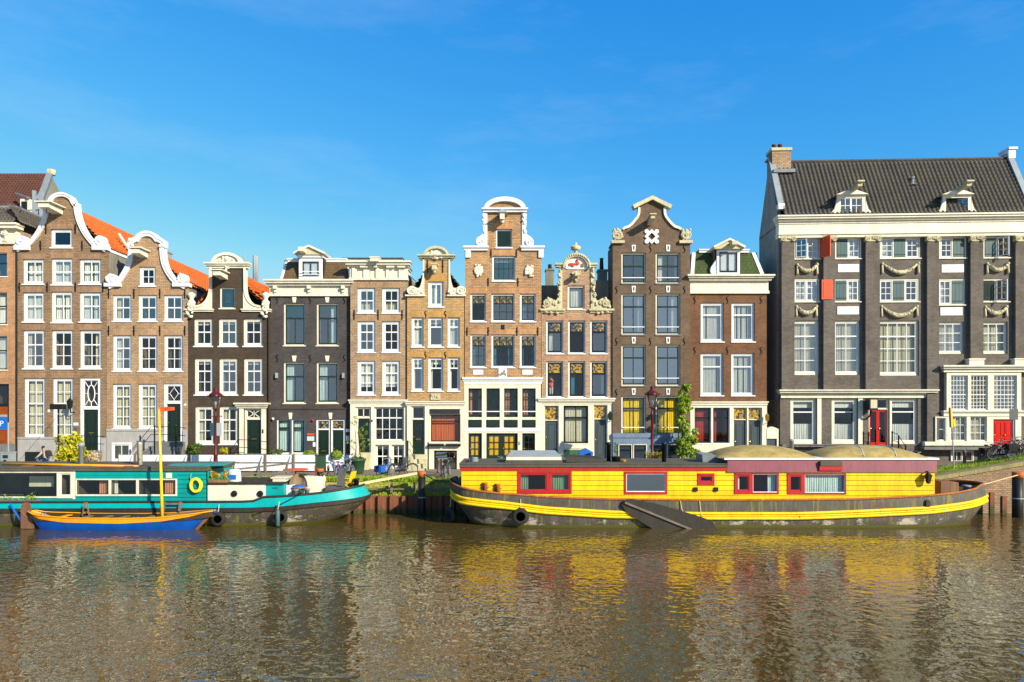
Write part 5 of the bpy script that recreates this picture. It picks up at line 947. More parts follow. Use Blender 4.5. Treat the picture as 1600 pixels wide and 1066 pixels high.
paint('sloop_inside', S(74, 56, 40), .8, .35); paint('wicker', S(160, 134, 100), .85, .35, bump=.4); paint('rope', S(236, 206, 160, .75), .9, .2); paint('rope_yellow', S(250, 214, 20, .85), .7, .15); paint('terracotta', S(214, 120, 56), .8, .25); paint('plastic_grey', S(104, 104, 110), .6, .15); paint('pot_green', S(58, 94, 72), .5, .2); paint('bag_blue', S(24, 104, 200, .8), .6, .15)

def loft(B, levels, yc, N=96):
    """levels: (x0, x1, half beam, z as a function of x, exponent) -> rings of points (near side then far side)"""
    g = [-1+2*i/(N-1) for i in range(N)]; fs_ = [math.sin(math.pi/2*math.sin(math.pi/2*k)) for k in g]; rings = []
    for x0, x1, b, zf, n_ in levels:
        ring = []; ex = n_ if isinstance(n_, tuple) else (n_, n_)
        for f in fs_: nx = ex[0 if f < 0 else 1]; x = (x0+x1)/2+f*(x1-x0)/2; ring.append((x, yc-b*max(0, 1-abs(f)**nx)**(1/2.1), zf(x)))
        for f in fs_[::-1][1:-1]: nx = ex[0 if f < 0 else 1]; x = (x0+x1)/2+f*(x1-x0)/2; ring.append((x, yc+b*max(0, 1-abs(f)**nx)**(1/2.1), zf(x)))
        rings.append(ring)
    return rings
def skin_rings(rings):
    n = len(rings[0]); mb = MB(); mb.v = [p for r in rings for p in r]
    mb.f = [(j*n+i, j*n+(i+1) % n, (j+1)*n+(i+1) % n, (j+1)*n+i) for j in range(len(rings)-1) for i in range(n)]; return mb
def deck(ring, dz, N=96):
    mb = MB(); mb.v = [(p[0], p[1], p[2]-dz) for p in ring]; n = len(ring)
    mb.f = [(i, i+1, n-i-1 if i+1 < N-1 else N-1, (n-i) % n) for i in range(1, N-2)]+[(0, 1, n-1)]; return mb
def ztable(B, tab, yc, b, x0, x1, n=7):
    T = []
    for px, py in tab:
        D = B.O[1]+yc-b
        for _ in range(3):
            x = PX(px, D)-B.O[0]; f = min(1, abs((x-(x0+x1)/2)/((x1-x0)/2))); D = B.O[1]+yc-b*max(0, 1-f**n)**.5
        T.append((x, PZ(py, D)))
    def zf(x):
        if x <= T[0][0]: return T[0][1]
        for (a, za), (c_, zc) in zip(T, T[1:]):
            if x <= c_: k = (x-a)/(c_-a); return za+(zc-za)*k
        return T[-1][1]
    return zf
def boards(B, x0, x1, y0, y1, rows, wins, mat, v0=-.03, v1=.0, name='board'):
    for r in range(rows):
        ya, yb = y0+(y1-y0)*r/rows, y0+(y1-y0)*(r+1)/rows; segs = [(x0, x1)]
        for wx0, wy0, wx1, wy1 in wins:
            if wy1 > ya and wy0 < yb:
                new = []
                for a, b in segs:
                    if wx1 <= a or wx0 >= b: new.append((a, b)); continue
                    if wx0-a > .5: new.append((a, wx0))
                    if b-wx1 > .5: new.append((wx1, b))
                segs = new
                if wy0-ya > 1: B.boxpart(name, wx0, ya, wx1, wy0, v0, v1, mat)
                if yb-wy1 > 1: B.boxpart(name, wx0, wy1, wx1, yb-.18, v0, v1, mat)
        for a, b in segs:
            d = rnd.uniform(-.004, .004); mb = B.bx(MB(), a+.12, ya+.42, b-.12, yb-.3, v0+d, v1); B.part(mb, name, mat)
def tyre(label, px, py, D, r, tilt=0, rope=None):
    o = thing('tyre_fender', label, 'tyre', (PX(px, D), D, PZ(py, D))); o.rotation_euler = (0, tilt*0, R(tilt))
    MB().lathe([(r*.55, -.09), (r*.92, -.1), (r, -.06), (r, .06), (r*.92, .1), (r*.55, .09), (r*.6, 0), (r*.55, -.09)], (0, 0, 0), 24, 'y').build('tyre', 'tyre', o, True)
    if rope: MB().tube([(0, 0, r*.8), (.0, .1, rope)], .018, 5).build('rope', 'rope', o)
    return o

# ---------------------------------------------------------------- yellow barge
B = House('houseboat', 'long yellow wooden houseboat on a black hull with red framed windows', 702, D=36.55, zg=0, cat='houseboat')
yc, hb_ = 1.85, 2.4
X0, X1 = PX(702, 38.4)-B.O[0], PX(1545, 38.4)-B.O[0]
zs_ = ztable(B, [(702, 749), (708, 754), (721, 759), (745, 765), (781, 770), (812, 772.6), (852, 776), (901, 778.5), (950, 780), (1100, 781.5), (1250, 781), (1340, 780), (1393, 777.8), (1461, 774), (1500, 770), (1529, 765), (1541, 759)], yc, hb_, X0, X1)
zm = ztable(B, [(703, 769), (722, 779), (787, 788), (852, 797), (950, 803.5), (1100, 806), (1250, 806), (1340, 802.6), (1456, 797), (1518, 789), (1548, 781)], yc, hb_, X0, X1)
def px38(p): return PX(p, 38.4)-B.O[0]
lv = [(px38(752), px38(1470), 2.0, lambda x: -.6, 6), (px38(736), px38(1503), 2.34, lambda x: 0, (10, 7)), (px38(724), px38(1517), 2.4, lambda x: zm(x)*.45, (14, 7)), (px38(706), px38(1533), 2.46, zm, (22, 6)), (px38(704.5), px38(1531), 2.46, lambda x: zm(x)*.45+zs_(x)*.55, (22, 6)), (px38(704), px38(1528), 2.44, zs_, (22, 6))]
rings = loft(B, lv, yc); skin_rings(rings).build('hull', 'hull_black', B.root, True)
for dz in (.13, 0, -.13): MB().tube([(p[0], p[1]-.02 if i < 96 else p[1]+.02, p[2]+dz) for i, p in enumerate(rings[3])], .085 if dz else .05, 6, True).build('rubbing_strake', 'strake_yellow', B.root, True)
MB().tube([(p[0], p[1], p[2]) for p in rings[5]], .06, 6, True).build('gunwale', 'rust', B.root, True)
deck(rings[5], .32).build('deck', 'roof_felt', B.root); skin_rings([[(p[0], yc+(p[1]-yc)*.96, p[2]) for p in rings[5]], [(p[0], yc+(p[1]-yc)*.94, p[2]-.34) for p in rings[5]]]).build('bulwark_lining', 'hull_dark', B.root)
WN = [(809, 737, 893, 771), (975.5, 737.5, 1042, 772), (1090, 740, 1115.5, 757.5), (1147.5, 739, 1216, 771.5), (1230, 739.5, 1321, 772)]
for i, (a, b, c_, d) in enumerate(WN):
    if i == 0:
        for p, q in ((809, 857), (857.6, 893)): B.win(p, b, q, d, 1, 1, fr='boat_red', sash='boat_red', fw=4, lint=False, sill=None, cur='left' if p < 830 else 'full', cc='curtain_green', v=-.07, bw=1.4)
    elif i == 1: B.win(a, b, c_, d, 1, 1, fr='boat_red', sash='white', fw=3.2, lint=False, sill=None, cur='none', v=-.07, gl='pane_mirror', bw=.8)
    elif i == 2: B.win(a, b, c_, d, 1, 1, fr='boat_red', sash='boat_red', fw=4.4, lint=False, sill=None, cur='none', v=-.07)
    else:
        m = 1173.5 if i == 3 else 1254.5
        B.win(a, b, m, d, 1, 1, fr='boat_red', sash='boat_red', fw=4.2, lint=False, sill=None, cur='left' if i == 3 else 'none', v=-.07, bw=1.4); B.win(m+.6, b, c_, d, 1, 1, fr='boat_red', sash='white', fw=2, lint=False, sill=None, cur='right' if i == 3 else 'full', cc='curtain_aqua', v=-.07, bw=.7)
B.part(MB().prism(B.pts([(721, 784), (1460, 784), (1460, 730), (721, 730)]), .0, .12, [B.rect(*q) for q in B.holes]), 'cabin_front', 'hull_dark')
boards(B, 721, 1460, 735, 782.5, 6, WN, 'boat_yellow')
B.part(MB().box(B.u(721), B.u(721)+.06, -.02, 3.6, B.z(784), B.z(730)).box(B.u(1460)-.06, B.u(1460), -.02, 3.6, B.z(784), B.z(730)).box(B.u(721), B.u(1460), 3.55, 3.6, B.z(784), B.z(730)), 'cabin_end', 'boat_yellow')
B.boxpart('fascia', 718.5, 729.8, 1135, 735.3, -.1, -.0, 'boat_red'); B.part(MB().box(B.u(718), B.u(1136), -.16, 3.75, B.z(729.6), B.z(725.5)).box(B.u(717.5), B.u(1136), -.19, 3.78, B.z(725.5), B.z(724.2)), 'roof', 'roof_felt')
zt0 = B.z(718.5); mb = MB().add([(B.u(1135), -.12, B.z(738)), (B.u(1462), -.12, B.z(738)), (B.u(1463.5), -.02, zt0), (B.u(1137), -.02, zt0), (B.u(1135), 3.7, B.z(738)), (B.u(1462), 3.7, B.z(738)), (B.u(1463.5), 3.6, zt0), (B.u(1137), 3.6, zt0)], [(0, 1, 2, 3), (1, 5, 6, 2), (4, 0, 3, 7), (5, 4, 7, 6), (3, 2, 6, 7)]); B.part(mb, 'roof_fascia', 'boat_purple'); B.part(MB().box(B.u(1131), B.u(1466), -.1, 3.65, zt0+.003, zt0+.1), 'roof_lip', 'white')
B.boxpart('vent_box', 1278, 728, 1314, 735, -.2, -.05, 'boat_red'); B.boxpart('vent_box', 1279, 720.5, 1313, 727.5, -.24, -.05, 'roof_felt')
for a, b in ((1118, 1272), (1279, 1446)):
    D_ = 38.4; cx, rx, ry = (PX((a+b)/2, 37.2)-B.O[0]), (b-a)/2*37.2/F, 1.72; cy = 1.77; hh = .6; nn, mm = 28, 16; mb = MB()
    for j in range(mm+1):
        yy = -1+2*j/mm
        for i in range(nn+1):
            xx = -1+2*i/nn; mb.v.append((cx+rx*xx, cy+ry*yy, zt0+.09+hh*max(0, 1-abs(xx)**2.6)**.85*max(0, 1-abs(yy)**2.6)**.6))
    mb.f = [(j*(nn+1)+i, j*(nn+1)+i+1, (j+1)*(nn+1)+i+1, (j+1)*(nn+1)+i) for j in range(mm) for i in range(nn)]; o = B.part(mb, 'domed_roof', 'thatch_mossy', None, True)
    if a > 1270:
        for fx in (-.25, .35): B.part(MB().tube([(cx+rx*(fx+.12*(1-abs(2*k/10-1))), cy+ry*(-1+2*k/10)*.98, zt0+.1+hh*max(0, 1-abs(fx)**2.6)**.85*max(0, 1-abs((-1+2*k/10)*.98)**2.6)**.6) for k in range(11)], .03, 4), 'roof_seam', 'white', o)
lb = [(971, 789), (974.5, 782.5), (981, 780), (990, 780), (1024, 787), (1066, 798.6), (1102, 810), (1113.5, 816.5), (1119, 824.6), (1118, 829), (1024, 829), (990, 808), (976, 797)]
L3 = [(PX(x, 35.85)-B.O[0], PZ(y, 35.85)) for x, y in lb]; LB = B.part(MB().prism(L3[::-1], -.78, -.66), 'leeboard', 'hull_dark'); p, q = B.at(976, 785, 35.8), B.at(1082, 828, 35.8); B.part(MB().bar((p[0], -.8, p[2]), (q[0], -.8, q[2]), .1, .16, (0, 1, 0)), 'leeboard_rib', 'timber_grey', LB)
for px, py in ((758, 760), (777.5, 762)): u, v_, z = B.at(px, py, 36.45); B.part(MB().lathe([(.13, -.4), (.13, .13), (.15, .15), (.15, .2)], (u, v_, z), 10).tube([(u-.22, v_, z-.05), (u+.22, v_, z-.05)], .03, 5), 'bollard', 'rust', None, True)
for px in (793, 887, 940, 1169, 1237, 1337, 1450): # scupper openings in the bulwark
    u, v_, z = B.at(px, 789 if px < 1000 else 794, 36.0); k = zs_(u)*.55+zm(u)*.45; B.part(MB().prism([(u-.11, k-.22), (u+.11, k-.22), (u+.11, k+.05), (u+.07, k+.13), (u-.07, k+.13), (u-.11, k+.05)], -.585, -.5), 'scupper', 'hull_dark')
u, v_, z = B.at(1446, 748, 36.5); LN = B.part(MB().lathe([(.04, -.25), (.12, -.2), (.2, .16), (.22, .19), (.1, .3), (.05, .36)], (u, -.3, z), 6), 'wall_lantern', 'iron'); B.part(MB().bar((u, -.3, z+.36), (u+.05, -.02, z+.42), .05, .05), 'bracket', 'iron', LN); B.part(MB().lathe([(.1, -.18), (.17, .14)], (u, -.3, z), 6), 'lantern_glass', 'curtain_cream', LN)
for px, py in ((1087, 764.5), (1119, 764.5)): u, v_, z = B.at(px, py, 36.5); B.part(MB().box(u-.1, u+.1, -.12, -.02, z-.11, z+.1).bar((u, -.08, z-.1), (u-.16, -.1, z-.02), .03, .03), 'socket', 'iron')
B.boxpart('trim_board', 953.5, 779.6, 1258, 784, -.3, -.02, 'rust')
# roof gear: part of the boat
u, v_, z = B.at(834, 722, 37.3); B.part(MB().box(u-1.55, u+1.55, .5, 2.4, z-.25, z+.12), 'skylight_curb', 'roof_felt'); SK = B.part(MB().box(u-1.5, u+1.5, .45, 2.4, z+.12, z+.3), 'skylight', 'cream')
B.part(MB().add([(u-1.5, .45, z+.31), (u+1.5, .45, z+.31), (u+1.2, 1.4, z+.6), (u-1.2, 1.4, z+.6), (u+1.5, 2.4, z+.31), (u-1.5, 2.4, z+.31)], [(0, 1, 2, 3), (3, 2, 4, 5), (0, 3, 5), (1, 4, 2)]), 'skylight_glass', 'zinc', SK)
u, v_, z = B.at(912, 718, 37.4); B.part(MB().add([(u-1, .4, z-.12), (u+1.05, .4, z-.18), (u+.95, 2, z-.1), (u-.9, 2, z-.05), (u-.95, .5, z+.16), (u+1.1, .5, z+.05), (u+.8, 1.9, z+.12), (u-.85, 1.9, z+.22)], [(0, 1, 5, 4), (1, 2, 6, 5), (2, 3, 7, 6), (3, 0, 4, 7), (4, 5, 6, 7)]), 'tarpaulin', 'hull_dark')
for px, y0, y1, D_, m_ in ((951, 691, 724, 38.2, 'iron'), (1037.5, 691, 724, 37.6, 'iron'), (1237, 686, 712, 39.6, 'zinc')):
    u, v_, z = B.at(px, y1, D_); hgt = (y1-y0)*D_/F; B.part(MB().lathe([(.12, -.1), (.12, hgt-.15), (.15, hgt-.14), (.15, hgt)], (u, v_, z), 10).lathe([(.17, -.12), (.17, .06)], (u, v_, z), 10), 'stovepipe', m_, None, True)
u, v_, z = B.at(1116, 716, 38); B.part(MB().add([(u-.8, v_-.6, z-.3), (u+.9, v_-.6, z-.3), (u+.9, v_+.8, z-.3), (u-.8, v_+.8, z-.3), (u-.85, v_-.65, z+.22), (u+.9, v_-.65, z+.12), (u+.9, v_+.8, z+.2), (u-.85, v_+.8, z+.3)], [(0, 1, 5, 4), (1, 2, 6, 5), (2, 3, 7, 6), (3, 0, 4, 7), (4, 5, 6, 7)]), 'roof_hatch', 'lead')
u, v_, z = B.at(1474, 766, 38); B.part(MB().box(u-.5, u+.02, v_-.6, v_+.7, z-.3, z+.55), 'deck_locker', 'rudder_brown'); B.part(MB().add([(u+.03, v_-.6, z-.3), (u+.5, v_-.6, z-.3), (u+.5, v_+.7, z-.3), (u+.03, v_+.7, z-.3), (u+.03, v_-.6, z+.55), (u+.45, v_-.6, z+.5), (u+.45, v_+.7, z+.5), (u+.03, v_+.7, z+.55)], [(0, 1, 5, 4), (1, 2, 6, 5), (2, 3, 7, 6), (4, 5, 6, 7)]), 'deck_locker', 'timber')
u, v_, z = B.at(1510, 764, 37.6); BOL = B.part(MB().lathe([(.17, -.3), (.16, .1), (.24, .12), (.24, .2), (.1, .22)], (u, v_, z), 10), 'bollard', 'lead', None, True)
for px, py, D_ in ((712, 752, 38), (718, 756, 37.8)): u, v_, z = B.at(px, py, D_); B.part(MB().lathe([(.1, -.35), (.17, -.28), (.19, .1), (.1, .28)], (u, v_, z), 10), 'fender', 'plastic_grey', None, True)
for px, py in ((1066, 799), (1096, 806)): u, v_, z = B.at(px, py, 35.9); B.part(MB().tube([(u-.1, -.62, 1.45), (u-.03, -.7, z+.1), (u+.03, -.72, z)], .02, 5), 'lashing', 'rope')
tyre('tyre fender hanging amidships left on the black hull of the yellow houseboat', 813.5, 807, 35.82, .44, 0, .9); tyre('dark tyre fender at the bow tip of the yellow houseboat', 703, 805, 38.1, .46, -55, 1.2)

# ---------------------------------------------------------------- teal barge
T = House('houseboat', 'teal houseboat with cream framed windows and dark hull, bow pointing right', -260, D=37.0, zg=0, cat='houseboat')
yc, hb_ = 1.8, 2.2; X0, X1 = PX(-330, 38.8)-T.O[0], PX(579, 38.8)-T.O[0]
def px39(p): return PX(p, 38.8)-T.O[0]
zs_ = ztable(T, [(-330, 784), (380, 784.5), (394, 783.7), (402, 777.6), (444, 775.7), (491.6, 771.7), (539.5, 764.5), (565, 759.5), (579, 758)], yc, hb_, X0, X1); zt_ = ztable(T, [(-330, 793), (380, 793.3), (436, 791.6), (491.6, 785.5), (539.5, 780.5), (565, 776), (579, 772)], yc, hb_, X0, X1)
lv = [(px39(-320), px39(490), 1.8, lambda x: -.6, 7), (px39(-325), px39(526), 2.12, lambda x: 0, 7), (px39(-327), px39(556), 2.2, lambda x: zt_(x)*.45, 7), (px39(-330), px39(575), 2.26, lambda x: zt_(x)-.27, 7)]
rings = loft(T, lv, yc); skin_rings(rings).build('hull', 'hull_black', T.root, True)
r2 = loft(T, [(px39(-330), px39(575), 2.26, lambda x: zt_(x)-.27, 7), (px39(-330), px39(578), 2.34, lambda x: zt_(x)-.22, 7), (px39(-330), px39(578.5), 2.34, lambda x: zt_(x)-.03, 7), (px39(-330), px39(578), 2.26, zt_, 7)], yc); skin_rings(r2).build('rubbing_strake', 'hull_dark', T.root)
r3 = loft(T, [(px39(-330), px39(578), 2.25, zt_, 7), (px39(-330), px39(568), 2.1, zs_, 7)], yc); skin_rings(r3).build('bulwark', 'boat_teal_light', T.root, True); MB().tube(r3[1], .07, 6, True).build('gunwale', 'hull_dark', T.root, True); deck(r3[1], .3).build('deck', 'roof_felt', T.root)
TW = [(-60, 737.5, 91.5, 777.5), (92, 737.5, 114.5, 778), (119.5, 748.5, 276.8, 774.5)]
T.win(-60, 737.5, 91.5, 777.5, 1, 1, fr='cream', sash='sash_black', fw=1.8, lint=False, sill=None, cur='plant', v=-.07, bw=1); T.win(92.2, 737.5, 114.5, 778, 1, 1, fr='cream', sash='cream', fw=3.4, lint=False, sill=None, cur='none', v=-.07)
for k, (a, b) in enumerate(((119.5, 172.5), (173, 215.5), (216, 276.8))): T.win(a, 748.5, b, 774.5, 1, 1, fr='cream', sash='sash_black', fw=2, lint=False, sill=None, cur=('right', 'side', 'right')[k], cc=('curtain_stripe', 'curtain_white', 'curtain_stripe')[k], v=-.07, bw=.6)
u, v_, z = T.at(60, 747, 37.5); T.part(MB().box(u-.68, u+.68, .75, .78, z-.5, z+.08), 'wall_banner', 'curtain_cream')
T.part(MB().prism(T.pts([(-260, 787), (322.5, 787), (322.5, 733), (-260, 733)]), 0, .12, [T.rect(*q) for q in T.holes]), 'cabin_front', 'hull_dark'); boards(T, -260, 322.5, 735.5, 784.5, 7, TW, 'boat_teal'); T.boxpart('corner_post', 114.8, 734, 118.3, 780, -.07, -.035, 'cream')
T.part(MB().box(T.u(322.5)-.06, T.u(322.5), 0, 3.4, T.z(786), T.z(733)).box(T.u(-260), T.u(322.5), 3.35, 3.4, T.z(786), T.z(733)), 'cabin_end', 'boat_teal'); T.part(MB().box(T.u(-260), T.u(325), -.15, 3.6, T.z(735.5), T.z(731)).box(T.u(-260), T.u(325.5), -.18, 3.65, T.z(731), T.z(729)), 'roof', 'roof_felt')
p, q = T.at(4, 724.5, 37.4), T.at(216, 729, 37.1); T.part(MB().tube([p, q], .07, 8), 'spare_mast', 'orange_rail', None, True)
for px in (46, 137, 205): u, v_, z = T.at(px, 729, 37.25); T.part(MB().box(u-.25, u+.25, v_-.3, v_+.4, z-.05, z+.06), 'mast_rest', 'timber')
for px, y0, D_, m_ in ((127, 692, 38.4, 'zinc'), (218.5, 689, 38.2, 'cream')): u, v_, z = T.at(px, 727, D_); hgt = (727-y0)*D_/F; T.part(MB().lathe([(.14, -.2), (.14, hgt-.2), (.17, hgt-.19), (.17, hgt)], (u, v_, z), 12), 'stovepipe', m_, None, True)
u, v_, z = T.at(290, 731, 37.6); T.part(MB().box(u-1, u+1, .3, 1.6, z-.12, z+.05), 'roof_hatch', 'iron'); T.part(MB().add([(u-1.1, .2, z+.06), (u+2.2, .2, z+.14), (u+2.2, 1.6, z+.2), (u-1.1, 1.6, z+.12), (u-1.1, .2, z+.1), (u+2.2, .2, z+.18), (u+2.2, 1.6, z+.24), (u-1.1, 1.6, z+.16)], [(0, 1, 5, 4), (1, 2, 6, 5), (4, 5, 6, 7), (0, 3, 2, 1), (2, 3, 7, 6), (3, 0, 4, 7)]), 'hatch_lid', 'boat_teal')
T.boxpart('vent_cover', 260.5, 739, 269, 747, -.1, -.03, 'cream')
mb = MB(); T.part(MB().prism(T.pts([(323, 787), (413.5, 787), (413.5, 757.5), (323, 757.5)]), .12, .2), 'foredeck_house', 'cream'); T.part(MB().box(T.u(322.6), T.u(413.5), .2, 3, T.z(787), T.z(757.5)), 'foredeck_house', 'cream'); T.part(MB().box(T.u(322.6), T.u(442), .06, 3.1, T.z(757.4), T.z(754.5)), 'foredeck_roof', 'hull_dark')
for px in (366, 406.5): u, v_, z = T.at(px, 771.5, 37.1); T.part(MB().lathe([(.1, -.02), (.16, -.03), (.17, 0), (.17, .08)], (u, .08, z), 14, 'y'), 'porthole', 'iron', None, True)
T.part(MB().box(T.u(414), T.u(442), .16, 1.6, T.z(780), T.z(757.6)), 'deck_locker', 'boat_teal_light'); T.part(MB().bar((T.u(424), .14, T.z(763)), (T.u(432), .14, T.z(763)), .03, .03), 'locker_handle', 'iron'); T.part(MB().box(T.u(442.6), T.u(452), .5, 2, T.z(778), T.z(760)), 'deck_locker', 'white')
u, v_, z = T.at(444, 750, 38); T.part(MB().box(u-.5, u+.2, v_-.4, v_+.6, z-.6, z+.12).box(u-.6, u+.3, v_-.45, v_+.65, z+.12, z+.18), 'companionway', 'cream')
u, v_, z = T.at(486.5, 757, 38.3); T.part(MB().box(u-.35, u+.33, v_-.2, v_+.6, z-.7, z+.47), 'winch_house', 'cream'); u, v_, z = T.at(500, 757, 38.5); T.part(MB().prism([(u-.16, z-.7), (u+.2, z-.7), (u+.2, z+.35), (u+.12, z+.46), (u-.16, z+.47)], v_-.2, v_+.5), 'winch_house', 'cream'); T.part(MB().bar((u-.2, v_-.25, z-.6), (u-.2, v_-.25, z+1.1), .06, .06), 'post', 'boat_red')
for px, py in ((462, 770), (480, 769)): u, v_, z = T.at(px, py, 37.2); T.part(MB().lathe([(.12, -.3), (.12, .1), (.17, .12), (.17, .18)], (u, v_, z), 10), 'bollard', 'lead', None, True)
u, v_, z = T.at(557, 757, 38.8); T.part(MB().lathe([(.14, -.5), (.14, .25), (.18, .27), (.18, .34)], (u, v_, z), 10), 'bollard', 'iron', None, True)
u, v_, z = T.at(0, 778, 36.9); T.part(MB().box(T.u(-60), T.u(68), -.32, -.1, T.z(784), T.z(780.5)), 'window_ledge', 'timber_grey')
MB().tube([T.at(393+((k/10)*87), 0, 36.6)[:2]+(T.at(0, 806-42*(k/10)+4*math.sin(k/10*3.14), 36.6)[2],) for k in range(11)], .018, 4).build('mooring_line', 'iron', T.root)
lf = MB(); q = random.Random(3)
for _ in range(160):
    u = T.u(q.choice((q.uniform(0, 25), q.uniform(30, 60), q.gauss(52, 3)))); z = T.z(779)+abs(q.gauss(.05, .12)); a = q.random()*6.3; rr = .06; lf.add([(u, -.22+q.uniform(-.08, .08), z), (u+rr*math.cos(a), -.24, z+rr*math.sin(a)), (u+rr*1.4*math.cos(a+.6), -.2, z+rr*1.4*math.sin(a+.6))], [(0, 1, 2)])
T.part(lf, 'ledge_plants', 'leaf_lime')
tyre('tyre fender on the teal houseboat hull beside the sloop bow', 341, 811, 36.35, .38, 0, .75)
o = thing('boat_fender', 'small blue cylinder fender with a dark tyre behind it on the teal hull', 'fender', (PX(434, 36.2), 36.2, PZ(808, 36.2))); MB().lathe([(.05, -.5), (.11, -.45), (.12, .3), (.05, .4)], (0, 0, 0), 10).build('float', 'shutter_blue', o, True); MB().lathe([(.2, -.07), (.34, -.08), (.37, 0), (.34, .08), (.2, .07), (.2, -.07)], (.1, .2, -.05), 20, 'y').build('tyre', 'tyre', o, True); MB().tube([(0, 0, .4), (.05, .15, .8)], .02, 5).build('rope', 'rope', o)

# ---------------------------------------------------------------- blue sloop
L = House('sailing_sloop', 'small open blue and orange wooden sloop with yellow mast', 45, D=35.7, zg=0, cat='boat'); yc, hb_ = 0, .78
def px35(p): return PX(p, 35.7)-L.O[0]
X0, X1 = px35(45), px35(337)
zs_ = ztable(L, [(45, 800), (52, 803.5), (62, 805.5), (110, 809.3), (200, 810), (250, 808.5), (300, 803), (325, 799.5), (337, 797.5)], yc, hb_, X0, X1, 2.6); zr_ = ztable(L, [(48, 806), (60, 811), (100, 816.5), (185, 818.5), (250, 815), (300, 807), (328, 802), (337, 799)], yc, hb_, X0, X1, 2.6)
lv = [(px35(70), px35(290), .3, lambda x: -.25, 2.4), (px35(62), px35(306), .62, lambda x: 0, 2.4), (px35(49), px35(331), .78, zr_, 2.6)]; skin_rings(loft(L, lv, yc)).build('hull', 'sloop_blue', L.root, True)
r2 = loft(L, [(px35(48), px35(332), .79, zr_, 2.6), (px35(45), px35(336), .83, zs_, 2.6)], yc); skin_rings(r2).build('sheer_strake', 'orange_rail', L.root, True); MB().tube(r2[1], .035, 6, True).build('gunwale', 'orange_rail', L.root, True); skin_rings([[(p[0], p[1]*.93, p[2]) for p in r2[1]], [(p[0], p[1]*.9, p[2]-.3) for p in r2[1]]]).build('lining', 'sloop_inside', L.root); deck(r2[0], .0).build('floor', 'sloop_inside', L.root)
for px in (98, 132, 163, 190, 232): u, _, z = L.at(px, 811, 35.7); L.part(MB().box(u-.12, u+.12, -.62, .62, zs_(u)-.12, zs_(u)-.07), 'thwart', 'orange_rail' if px == 98 else 'timber')
u0, u1 = px35(262), px35(332); L.part(MB().add([(u0, -.6, zs_(u0)), (u0, .6, zs_(u0)), (u1, 0, zs_(u1)+.02), (u0, 0, zs_(u0)+.08)], [(0, 3, 2), (3, 1, 2)]), 'foredeck', 'timber')
L.part(MB().bar(L.at(334, 798, 35.65), L.at(306, 829, 35.6), .1, .14), 'stem', 'rudder_brown')
m0, m1 = L.at(254, 822, 35.7), L.at(248.5, 640, 35.7); L.part(MB().tube([m0, tuple((a+b)/2 for a, b in zip(m0, m1)), m1], [.085, .07, .045], 10), 'mast', 'mast_yellow', None, True); mb = MB()
for i in range(9):
    f = i/8; mb.v += [(m1[0]+.04+.76*f, .04*math.sin(7*f), m1[2]+.13-.03*f+.03*f), (m1[0]+.04+.76*f, .04*math.sin(7*f+.3), m1[2]-.14+.08*f+.03*f)]
mb.f = [(2*i, 2*i+1, 2*i+3, 2*i+2) for i in range(8)]; L.part(mb, 'pennant', 'shutter_red', None, True); L.part(MB().lathe([(.09, 0), (.09, .06)], (m0[0]+(m1[0]-m0[0])*.82, 0, m0[2]+(m1[2]-m0[2])*.82), 10), 'mast_band', 'zinc')
rp = [(33, 826), (33, 797), (33.5, 790), (36.5, 786), (41, 784.8), (46, 786.5), (48.5, 791), (48, 800), (50, 810), (53, 820), (53, 826)]
RD = L.part(MB().prism([(px35(x), PZ(y, 35.7)) for x, y in rp][::-1], -.04, .04), 'rudder', 'rudder_brown'); L.part(MB().bar((px35(33), -.05, PZ(798, 35.7)), (px35(54), -.05, PZ(821, 35.7)), .05, .03), 'rudder_strap', 'timber', RD); L.part(MB().bar((px35(44), 0, PZ(800, 35.7)), (px35(75), 0, PZ(806, 35.7)), .07, .07), 'tiller', 'orange_rail')
L.part(MB().tube([L.at(16, 787, 36.4), L.at(22, 798, 36.1), L.at(32, 813, 35.8)], .05, 6), 'mooring_rope', 'bag_blue'); 
for px in (56, 213, 330): u, _, z = L.at(px, 806, 35); L.part(MB().tube([(u-.1, -.72 if 60 < px < 320 else -.15, zs_(u)+.05), (u-.06, -.78 if 60 < px < 320 else -.2, zs_(u)-.08), (u+.07, -.78 if 60 < px < 320 else -.2, zs_(u)-.06), (u+.1, -.7 if 60 < px < 320 else -.1, zs_(u)+.06)], .03, 5), 'rope_loop', 'bag_blue')
# boarding ladder hung on the teal boat and trestle
o = thing('boat_trestle', 'small wooden trestle hung on the teal hull behind the sloop mast', 'trestle', (PX(270, 36.4), 36.4, PZ(790, 36.4))); 
for x in (-.45, .42): MB().bar((x, 0, .2), (x-.05, -.05, -.3), .12, .1).build('leg', 'timber_grey', o)
MB().bar((-.5, 0, .1), (.5, 0, .1), .12, .08).build('rail', 'timber_grey', o)
o = thing('boat_stool', 'little pale wooden step frame standing in the sloop against the teal hull', 'stool', (PX(134, 36.2), 36.2, PZ(806, 36.2)))
for x in (-.12, .12): MB().bar((x*1.6, 0, 0), (x*.4, 0, .72), .05, .05).build('leg', 'timber', o)
for z in (.2, .45): MB().bar((-.15, 0, z), (.15, 0, z), .04, .04).build('rung', 'timber', o)

